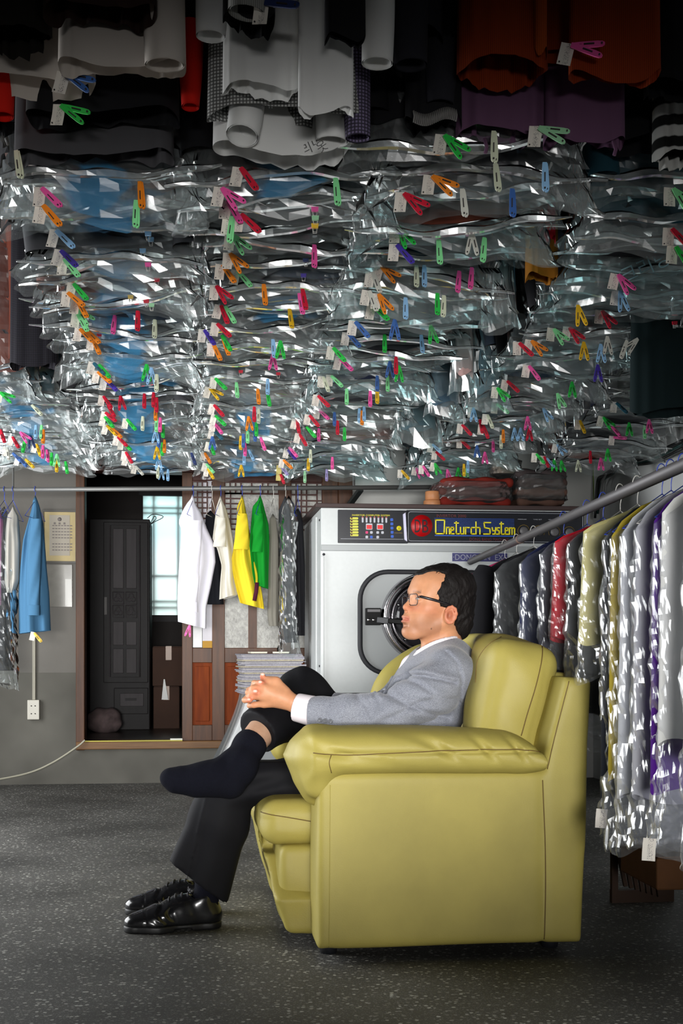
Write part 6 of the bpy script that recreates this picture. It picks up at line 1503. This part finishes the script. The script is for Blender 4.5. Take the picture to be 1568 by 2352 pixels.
# ================================================================== CLOTHES ON THE BACK RAIL
def railed(name, label, cat, px, top, bot, wpx, col, yaw, th, seed, sl=None, tail=0, kind=None, fold=.014, bag=None, lean=0.0, mname=None, hookc=None, dY=0.0):
    rp = rail_pt(px); d = depth(rp); z1 = P(px, top, d).z; z0 = P(px, bot, d).z; L_ = z1 - z0
    g = empty(name, (rp.x, rp.y, z1), label, cat, 'clothes on the back rail'); g.rotation_euler = (0, 0, yaw)
    m_ = cloth(mname or name + '_' + str(seed), col, kind)
    me = garment_mesh('garment_body', .40 if sl else .34, L_, th, seed, m_, bool(sl), sl or .5, n=44, m=18, tail=tail, fold=fold, lean=lean, gape=1.2, shoulder=.4)
    child('garment_body', me, g)
    h = child('hanger', HANG, g, (0, 0, rp.z - z1 - .058), m=hookc or M_hook); h.scale = (.9, 1, 1)
    if bag: child('plastic_cover', bag_mesh('plastic_cover', .36, L_ + bag, th + .02, seed + 300, M_film, n=40, m=30, smooth=True, sx=1.2, sz=.5), g)
    return g
def sided(name, label, cat, px, rows, col, th=.12, seed=1, fold=.012, slv=None, cuff=False, kind=None, bag=0.0, hookc=None, slant=0.0, dd=0.0, mname=None):
    "a garment hung square to the rail and so seen from the side; rows are (y, left, right) of its side view, hung at the rail's distance"
    rp = rail_pt(px); d = depth(rp) + dd; rd = random.Random(seed); ph = [rd.uniform(0, 6) for _ in range(4)]
    ys = [q[0] for q in rows]; N_ = 30; lo = []; root = P(px, ys[0], d)
    g = empty(name, root, label, cat, 'clothes on the back rail'); m_ = cloth(mname or name + '_c', col, kind)
    for i in range(N_ + 1):
        y = ys[0] + (ys[-1] - ys[0])*i/N_; t = i/N_; xl_ = np.interp(y, ys, [q[1] for q in rows]); xr_ = np.interp(y, ys, [q[2] for q in rows]); loop = []
        for k in range(40):
            a = 2*PI*k/40; c, sn = math.cos(a), math.sin(a); u = c
            yy = y + slant*u*t**6
            dep = th*.5*(.25 + .75*min(1, t*5))*math.copysign(abs(sn)**.8, sn) + fold*min(1, t*3)*(math.sin(u*5 + ph[0] + 1.5*t) + .7*math.sin(u*9 + ph[1] - 2*t))*(.8 if sn < 0 else .3)
            q = P((xl_ + xr_)/2 + (xr_ - xl_)/2*c, yy, d) + FWD*dep; loop.append(q - root)
        lo.append(loop)
    mb = MB(); mb.grid(lo, True, True); close_top(mb, lo[0]); child('garment_body', mb.mesh('garment_body', m_), g)
    if slv:
        pts = bez([P(x_, y_, d - th*.5 - .02) - root for x_, y_, w_ in slv], 16); n_ = len(pts); wp = np.interp(np.linspace(0, 1, n_), np.linspace(0, 1, len(slv)), [q[2] for q in slv])*d/F/2
        mb = MB()
        rws = [[pts[i] + RGT*(math.cos(2*PI*k/20)*wp[i]) + FWD*(math.sin(2*PI*k/20)*wp[i]*.55 + .004*math.sin(i*.9 + k)) for k in range(20)] for i in range(n_)]
        mb.grid(rws, True, True); sv = child('sleeve', mb.mesh('sleeve', m_), g)
        if cuff:
            rws = [[pts[-1] + Vector((0, 0, z_)) + RGT*(math.cos(2*PI*k/20)*(wp[-1] + .004)) + FWD*(math.sin(2*PI*k/20)*(wp[-1]*.6 + .004)) for k in range(20)] for z_ in (.004, -.05)]
            child('cuff', MB().grid(rws, True, True).mesh('cuff', m_), sv)
    h = child('hanger', HANG, g, (0, 0, rp.z - root.z - .058), (0, 0, R90 - .2), m=hookc or M_hook); h.location += (rp - root) - Vector((0, 0, rp.z - root.z)); h.scale = (.85, 1, 1)
    if bag:
        q0, q1 = rows[0], rows[-1]; mb = bag_mesh('plastic_cover', (max(q[2] - q[1] for q in rows))*d/F + .01, (ys[-1] - ys[0])*d/F + bag, th + .03, seed + 300, M_film, n=48, m=44, smooth=False, sx=.9, sz=.8, pad=.02)
        child('plastic_cover', mb, g, (P((q1[1] + q1[2])/2, ys[0], d) - root)*.6, (0, 0, -TH))
    return g
R90 = PI/2
g = sided('white_shirt', 'white shirt hanging first on the back rail beside the doorway', 'shirt', 444, [(1146, 438, 446), (1158, 428, 448), (1175, 419, 460), (1200, 410, 470), (1216, 417, 476), (1250, 416, 492), (1290, 413, 495), (1343, 410, 485), (1391, 409, 474), (1436, 410, 473)], (232, 230, 242), .15, 61, .02, [(446, 1196, 34), (444, 1250, 36), (442, 1330, 30), (440, 1385, 24)], True, slant=8, mname='white_shirting')
clip_on(g, 435, 1438, 'pink', -10, 1, 0, depth(g.location) - .11)
sided('black_trousers', 'black trousers between the white and the cream shirts', 'trousers', 487, [(1184, 472, 494), (1240, 470, 504), (1320, 476, 508), (1388, 474, 514)], (14, 16, 22), .08, 62, .004, hookc=M_hookw, dd=.03)
sided('cream_blouse', 'cream blouse hanging before the lattice door', 'blouse', 507, [(1149, 502, 510), (1165, 497, 518), (1195, 494, 527), (1240, 489, 535), (1262, 500, 537), (1300, 510, 538), (1340, 506, 540), (1372, 504, 546)], (206, 202, 190), .12, 63, .018, [(508, 1190, 20), (506, 1225, 26), (504, 1256, 30)], slant=-6)
sided('yellow_jacket', 'bright yellow jacket on the back rail', 'jacket', 556, [(1149, 551, 560), (1164, 544, 563), (1206, 546, 570), (1240, 541, 576), (1270, 535, 580), (1292, 531, 586), (1328, 537, 596), (1360, 544, 602), (1392, 552, 607)], (214, 190, 44), .14, 64, .028, [(556, 1180, 22), (556, 1215, 30), (553, 1262, 34)], slant=7)
g = sided('green_jacket', 'bright green jacket next to the yellow one', 'jacket', 598, [(1149, 592, 602), (1164, 580, 606), (1206, 577, 617), (1255, 573, 619), (1290, 577, 619), (1348, 582, 618)], (8, 132, 36), .12, 65, .02, [(594, 1180, 20), (592, 1220, 26), (590, 1268, 24)], slant=5)
o = MB().tube([P(590, 1338, 6.9), P(588, 1360, 6.9), P(584, 1380, 6.9)], .011, 8).mesh('maroon_tie', cloth('maroon', (70, 18, 40))); o = put('maroon_tie', o); o.parent = g; o.matrix_parent_inverse = Matrix.LocRotScale(g.location, g.rotation_euler, None).inverted()
sided('grey_trousers', 'grey pressed trousers hanging next to the green jacket', 'trousers', 628, [(1192, 619, 634), (1240, 618, 640), (1300, 616, 640), (1417, 614, 640), (1438, 618, 640)], (116, 113, 104), .06, 66, .004, hookc=M_hookw)
sided('bagged_suit', 'dark grey suit in a long clear bag at the right of the back rail', 'suit', 656, [(1150, 650, 660), (1170, 640, 667), (1250, 639, 672), (1396, 645, 678), (1476, 653, 684)], (56, 58, 62), .10, 67, .012, bag=.10, hookc=M_hookw)
sided('dark_coat', 'black coat last on the back rail against the machine', 'coat', 684, [(1178, 678, 690), (1200, 674, 696), (1300, 674, 700), (1460, 680, 700)], (24, 24, 28), .10, 68, .012)
g = sided('blue_shirt', 'pale blue shirt hanging on the rail at the left wall', 'shirt', 81, [(1150, 76, 86), (1165, 75, 91), (1203, 66, 98), (1240, 56, 101), (1304, 48, 106), (1361, 43, 112), (1452, 42, 116)], (70, 114, 148), .13, 69, .022, [(84, 1192, 22), (80, 1250, 30), (78, 1330, 28), (77, 1392, 24)], True, slant=-4)
clip_on(g, 80, 1455, 'yellow', 40, 0, 1, depth(g.location) - .10)
sided('white_blouse', 'off-white blouse hanging left of the blue shirt', 'blouse', 30, [(1172, 26, 34), (1186, 17, 42), (1248, 12, 46), (1333, 10, 45), (1362, 18, 34)], (176, 172, 164), .10, 70, .008)
sided('bagged_coat', 'black coat in a clear bag at the left picture edge', 'coat', 10, [(1176, 4, 16), (1300, -14, 26), (1420, -16, 30), (1540, -14, 30)], (22, 22, 26), .10, 71, .012, bag=.10, dd=.02)
sided('lilac_shirt', 'lilac shirt cut by the left picture edge', 'shirt', -8, [(1165, -14, -2), (1200, -24, 8), (1390, -26, 9)], (164, 112, 150), .09, 72, .01)

# ================================================================== RACK ON THE RIGHT
def rk(px): s = (px - 667)*1.09; return F/s                              # depth of the rack pipe seen at that column
def rkp(px): return P(px, 1478 - (px - 667)*.4545, rk(px))
ra_, rb2 = rkp(1080), rkp(1880)
rack = empty('rack_rail', ra_, 'grey steel pipe of the right-hand clothes rack running to the back', 'rail')
MB().tube([ra_, rb2], .0165, 14).put('pipe', mat('dark_steel_pipe', (92, 90, 92), .5, .3), rack)
MB().tube([rkp(1195) - (rb2 - ra_).normalized()*.012, rkp(1195) + (rb2 - ra_).normalized()*.012], .0185, 14).put('joint', mat('rust_joint', (120, 96, 84), .6), rack)
for q in (1640, 1860): MB().tube([rkp(q), rkp(q) + Vector((0, 0, ZC - ra_.z))], .004, 6).put('drop_rod', M_hookw, rack)
ux = (rb2 - ra_).normalized(); uyaw = math.atan2(-ux.x, ux.y)*0
def racked(name, label, cat, xl, top, bot, col, bag=True, hw=.17, th=.075, seed=80, bagbot=None, kind=None, hook=None, sl=False, mname=None, fold=.012, fm=None):
    "left edge at pixel column xl; the garment hangs square to the pipe"
    xr = (xl - 667*hw*1.09)/(1 - hw*1.09); d = rk(xr); rp = rkp(xr); z1 = rp.z - .085; z0 = P(xl, bot, d).z; L_ = z1 - z0
    g = empty(name, (rp.x, rp.y, z1), label, cat, 'clothes on the right-hand rack'); g.rotation_euler = (0, 0, -TH*.3 + random.Random(seed).uniform(-.05, .05))
    me = garment_mesh('garment_body', 2*hw - .03, L_, th, seed, cloth(mname or name + '_' + str(seed), col, kind), sl, .5, n=40, m=18, fold=fold, shoulder=.5, gape=1.1); child('garment_body', me, g)
    h = child('hanger', HANG, g, (0, 0, .037), m=hook or M_hook); h.scale = (.72, 1, 1)
    if bag: child('plastic_cover', bag_mesh('plastic_cover', 2*hw - .035, z1 - P(xl, bagbot or bot + 60, d).z, th + .015, seed + 400, fm or M_filmp, n=64, m=60, crinkle=.008, smooth=False, sx=.9, sz=.9, pad=.012, pinch=.95, flare=.004), g)
    return g
RK = [('pink_coat', 'magenta coat at the far end of the rack behind the head', 'coat', 1068, 1300, 1470, (190, 46, 104), False, 81, None, M_hookw),
 ('black_coat', 'unbagged black coat near the far end of the rack', 'coat', 1090, 1300, 1600, (22, 22, 26), False, 82, None, M_hookw),
 ('black_suit', 'black suit in a shiny bag behind the sofa cushion', 'suit', 1122, 1300, 1620, (24, 24, 28), True, 83, 1660, M_hookw),
 ('navy_suit', 'navy suit in a shiny bag on the rack', 'suit', 1178, 1290, 1640, (30, 36, 70), True, 84, 1700, M_hook),
 ('grey_suit', 'dark grey suit in a clear bag left of the red dress', 'suit', 1222, 1290, 1600, (74, 74, 84), True, 85, 1660, M_hook),
 ('red_dress', 'red dress in a clear bag on the rack', 'dress', 1252, 1280, 1470, (196, 22, 44), True, 86, 1530, M_hook),
 ('dark_suit', 'black suit in a clear bag right of the red dress', 'suit', 1284, 1270, 1640, (26, 26, 32), True, 87, 1680, M_hookw),
 ('cream_shirt', 'pale yellow shirt in a clear bag on the rack', 'shirt', 1316, 1260, 1475, (196, 188, 128), True, 88, 1560, M_hookw),
 ('navy_coat', 'long dark navy coat beside the sofa back', 'coat', 1362, 1240, 1850, (24, 28, 38), True, 89, 1900, M_hook),
 ('olive_jacket', 'olive yellow jacket in a clear bag beside the sofa', 'jacket', 1379, 1240, 1785, (166, 146, 44), True, 90, 1930, M_hook),
 ('grey_coat', 'long pale grey coat in a clear bag on the rack', 'coat', 1402, 1220, 1826, (196, 198, 202), True, 91, 1955, M_hook),
 ('silver_coat', 'silver grey coat just behind the purple dress', 'coat', 1432, 1210, 1832, (170, 170, 176), True, 92, 1950, M_hookw),
 ('purple_dress', 'deep purple dress in a clear bag on the rack', 'dress', 1470, 1200, 1812, (76, 14, 128), True, 93, 1960, M_hook),
 ('white_coat', 'white coat in a clear bag near the right picture edge', 'coat', 1489, 1170, 1704, (222, 222, 218), True, 94, 1960, M_hookw),
 ('white_jacket', 'nearest white jacket at the right picture edge', 'jacket', 1546, 1150, 1742, (224, 224, 222), True, 95, 1985, M_hook)]
for nm, lb_, ct_, xl_, tp_, bt_, c_, bg_, sd_, bb_, hk_ in RK:
    g = racked(nm, lb_, ct_, xl_, tp_, bt_, c_, bg_, seed=sd_, bagbot=bb_, hook=hk_, sl=(nm == 'black_coat'))
    if nm in ('navy_coat', 'white_coat'):
        loc_ = (1382, 1862) if nm == 'navy_coat' else (1492, 1930)
        child('paper_tag', TAG, g, Matrix.LocRotScale(g.location, g.rotation_euler, None).inverted() @ P(loc_[0], loc_[1], depth(g.location) - .06), (0, .08, 0))
# ================================================================== SMALLER THINGS
# newspapers piled on a stand draped with film
YN = 7.15
t0 = PY(618, 1592, YN)
st = empty('draped_stand', (t0.x, t0.y, 0), 'low stand draped in clear film under the newspaper pile', 'stand')
wN = .34
MB().box((t0.x - .12, YN - .12, .03), (t0.x + .13, YN + .12, t0.z - .003)).put('stand_box', mat('stand_grey', (150, 150, 152), .6), st, .01)
rows = []
for i in range(18):
    t = i/17; k = .145 + .16*t**1.3; row = []
    for j in range(44):
        a = 2*PI*j/44; c, s = math.cos(a), math.sin(a)
        w_ = 1 + .10*t*math.sin(9*a + 1) + .05*t*math.sin(17*a)
        row.append(Vector((t0.x - .03*t + c*k*w_*(.95 if c > 0 else 1.15), YN + s*k*.85*w_, t0.z - .004 - t*(t0.z - .035))))
    rows.append(row)
mb = MB(); mb.grid(rows, True, True); mb.put('film_drape', film('drape_film', (.95, .96, .98), .42, gloss=.6), st)
rn = random.Random(3); zc_ = t0.z; k = 0; tones = [(160, 157, 164), (142, 140, 150), (172, 169, 172), (132, 130, 138), (164, 156, 138)]
while zc_ < PY(618, 1502, YN).z:
    h = rn.uniform(.0052, .0095); dx, dy, a = rn.uniform(-.010, .010), rn.uniform(-.01, .01), rn.uniform(-.05, .05)
    mb = MB(); c_ = Vector((t0.x + dx + .005, YN + dy, zc_))
    pts = [(-wN/2, -.12), (wN/2, -.12), (wN/2, .12), (-wN/2, .12)]; pts = [(p[0]*math.cos(a + .10) - p[1]*math.sin(a + .10), p[0]*math.sin(a + .10) + p[1]*math.cos(a + .10)) for p in pts]
    mb.prism(pts, c_, (1,0,0), (0,1,0), (0,0,1), h*.99)
    o = mb.put('newspaper', mat('newsprint_%d' % (k % 5), tones[k % 5], .9, noise_amt=.2, noise_scale=120), None, .0012)
    nth = ORD[k]; tag(o, f'folded grey newspaper, {nth} from the bottom of the pile', 'newspaper', 'newspapers in the pile'); zc_ += h; k += 1
for p0, p1, dz, rz_, lab in ((575, 606, .0, .1, 'cream paper booklet lying on the left of the newspaper pile'), (630, 662, .0, -.15, 'cream paper booklet lying on the right of the newspaper pile')):
    a = PY(p0, 1500, YN); b_ = PY(p1, 1500, YN); c_ = Vector(((a.x + b_.x)/2, YN - .03, zc_ + .003))
    root = empty('paper_booklet', c_, lab, 'booklet'); root.rotation_euler = (0, 0, rz_)
    child('pages', MB().box((-.045, -.06, 0), (.045, .06, .007)).mesh('pages', mat('cream_paper', (206, 202, 186), .8)), root); child('cover', MB().box((-.046, -.061, .007), (.046, .061, .009)).mesh('cover', mat('ivory_card', (216, 212, 196), .7)), root)
# wooden cups on the machine
zt2 = zt_ + .022; YT = YM + .16
cx0 = PY(992, 1160, YT).x
cup = empty('wooden_pot', (cx0, YT, zt2), 'lower pale wooden pot standing on the machine', 'pot')
MB().lathe([(.040, 0), (.046, .006), (.0465, .036), (.043, .040), (.034, .040)], (cx0, YT, zt2), (0,0,1), 28).put('pot_body', mat('pale_wood', (206, 140, 92), .5, noise_amt=.1), cup)
cup = empty('wooden_pot', (cx0 + .002, YT, zt2 + .041), 'upper pale wooden pot stacked on the other one', 'pot')
MB().lathe([(.036, 0), (.0395, .004), (.0395, .044), (.036, .048), (.028, .048)], (cx0 + .002, YT, zt2 + .041), (0,0,1), 28).put('pot_body', mat('pale_wood', (206, 140, 92), .5, noise_amt=.1), cup)
# folded quilts in clear bags on the machine
def quilt(name, label, p0, p1, q0, q1, Y, cols, seed, dep=.34):
    a, b_ = PY(p0, q1, Y), PY(p1, q0, Y); x0, x1 = a.x, b_.x; z0, z1 = max(a.z, zt2 + .003), b_.z
    root = empty(name, ((x0 + x1)/2, Y + dep/2, z0), label, 'quilt', 'bagged quilts on the machine'); n = len(cols); h = (z1 - z0)/n
    for i, c in enumerate(cols):
        f = Field((x0 - .04, Y - .05, z0 + i*h - .03), (x1 + .04, Y + dep + .05, z0 + (i + 1)*h + .03), .009)
        f.rbox(((x0 + x1)/2, Y + dep/2, z0 + (i + .5)*h), ((x1 - x0)/2, dep/2, h/2 - .002), min(h*.45, .05), k=0, warp=lambda u, v, w_, i=i: .006*np.sin(u*40 + seed + i*2) + .005*np.sin(v*30 + w_*40 + i))
        f.put('quilt_fold', cloth('quilt_%d_%d' % (seed, i), c), root)
    w_ = x1 - x0; rows = []
    for i in range(16):
        t = i/15; row = []
        for j in range(56):
            an = 2*PI*j/56; cc, ss = math.cos(an), math.sin(an); pw = .5
            kx = math.copysign(abs(cc)**pw, cc)*(w_/2 + .012); ky = math.copysign(abs(ss)**pw, ss)*(dep/2 + .012)
            sq = min(1, .55 + 2.2*min(t, 1 - t)); q = Vector(((x0 + x1)/2 + kx*sq, Y + dep/2 + ky*sq, z0 - .002 + t*(z1 - z0 + .014)))
            e = n3(q, 22, seed)*.012 + abs(n3(q, 40, seed + 4))*.014; row.append(q + Vector((cc, ss, 0))*e)
        rows.append(row)
    mb = MB(); mb.grid(rows, False, True); mb.put('plastic_cover', M_film, root); return root
quilt('folded_quilt', 'red and brown folded quilt in a clear bag on the machine', 1012, 1178, 1098, 1162, YM + .10, [(120, 34, 26), (92, 60, 56), (128, 40, 30)], 5)
quilt('folded_quilt', 'taupe folded quilt in a clear bag at the right end of the machine', 1186, 1304, 1078, 1162, YM + .12, [(96, 70, 60), (112, 82, 70), (84, 66, 62), (70, 62, 62)], 9)
quilt('pillow', 'pale rolled pillow in film on top of the red quilt', 1138, 1196, 1052, 1096, YM + .20, [(168, 146, 130)], 13, .2).location.z += 0
# cables on the right wall
M_cab = [mat('black_cable', (22, 26, 26), .5), mat('green_cable', (30, 62, 60), .5), mat('grey_cable', (130, 130, 130), .5)]
lab_ = ['black cable bundled along the top of the right wall', 'dark green cable bundled along the right wall', 'second black cable drooping along the right wall', 'grey cable dropping down the right wall corner']
paths = [[(1568, 1012), (1500, 1042), (1460, 1058), (1425, 1066), (1400, 1082), (1378, 1100), (1372, 1130), (1368, 1175)], [(1568, 1020), (1510, 1050), (1462, 1066), (1430, 1070), (1404, 1090), (1384, 1104), (1376, 1140), (1372, 1180)],
         [(1568, 1030), (1505, 1060), (1460, 1068), (1418, 1074), (1398, 1092), (1376, 1096), (1370, 1120), (1366, 1190)], [(1392, 1088), (1382, 1112), (1378, 1150), (1380, 1200)]]
for i, pth in enumerate(paths):
    tag(MB().tube(bez([PX(p, q, XR - .03 - .012*i) for p, q in pth], 40), (.010, .008, .008, .006)[i], 7).put('cable', M_cab[(0, 1, 0, 2)[i]]), lab_[i], 'cable')
ct_ = empty('cable_clamp', PX(1437, 1066, XR - .03), 'black taped clamp gathering the wall cables', 'clamp')
MB().tube([PX(1428, 1071, XR - .05), PX(1448, 1060, XR - .05)], .028, 12).put('tape_wrap', M_cab[0], ct_); MB().tube([PX(1405, 1078, XR - .05) + Vector((0, .02*math.cos(a), .02*math.sin(a))) for a in [2*PI*k/16 for k in range(16)]], .004, 6, True).put('loop', M_cab[0], ct_)
tag(MB().tube([PX(1360, 1015, XR - .02), PX(1364, 1160, XR - .02)], .003, 6).put('string', mat('green_string', (120, 150, 60), .7)), 'thin green string hanging down the right wall corner', 'string')
# carton and slatted crate under the rack
t = carton('cardboard_box', 1508, 1660, 1972, 2046, 3.35, .3, mat('brown_carton', (96, 60, 28), .85, noise_amt=.1), 'brown cardboard box under the rack at the right edge')
cr = empty('slatted_crate', (1.32, 4.25, 0), 'dark brown slatted crate in the shadow under the rack', 'crate')
for k in range(7): MB().bar(PY(1418 + k*13, 1950, 3.95), PY(1436 + k*13, 2035 + k*4, 3.95), .014, .012).put('slat', mat('shadow_wood', (60, 38, 22), .7), cr)
a, b_ = PY(1418, 1945, 3.97), PY(1505, 1945, 3.97); MB().box((a.x - .02, 3.955, a.z - .0), (b_.x + .02, 3.99, a.z + .03)).put('top_bar', mat('shadow_wood', (60, 38, 22), .7), cr)
MB().box((a.x - .02, 3.965, .0), (b_.x + .06, 3.99, .04)).put('bottom_bar', mat('shadow_wood', (60, 38, 22), .7), cr); MB().box((a.x - .02, 3.965, .04), (a.x + .0, 3.985, a.z)).put('post', mat('shadow_wood', (60, 38, 22), .7), cr); MB().box((b_.x + .02, 3.965, .04), (b_.x + .04, 3.985, a.z)).put('post', mat('shadow_wood', (60, 38, 22), .7), cr)
bpy.context.view_layer.update()
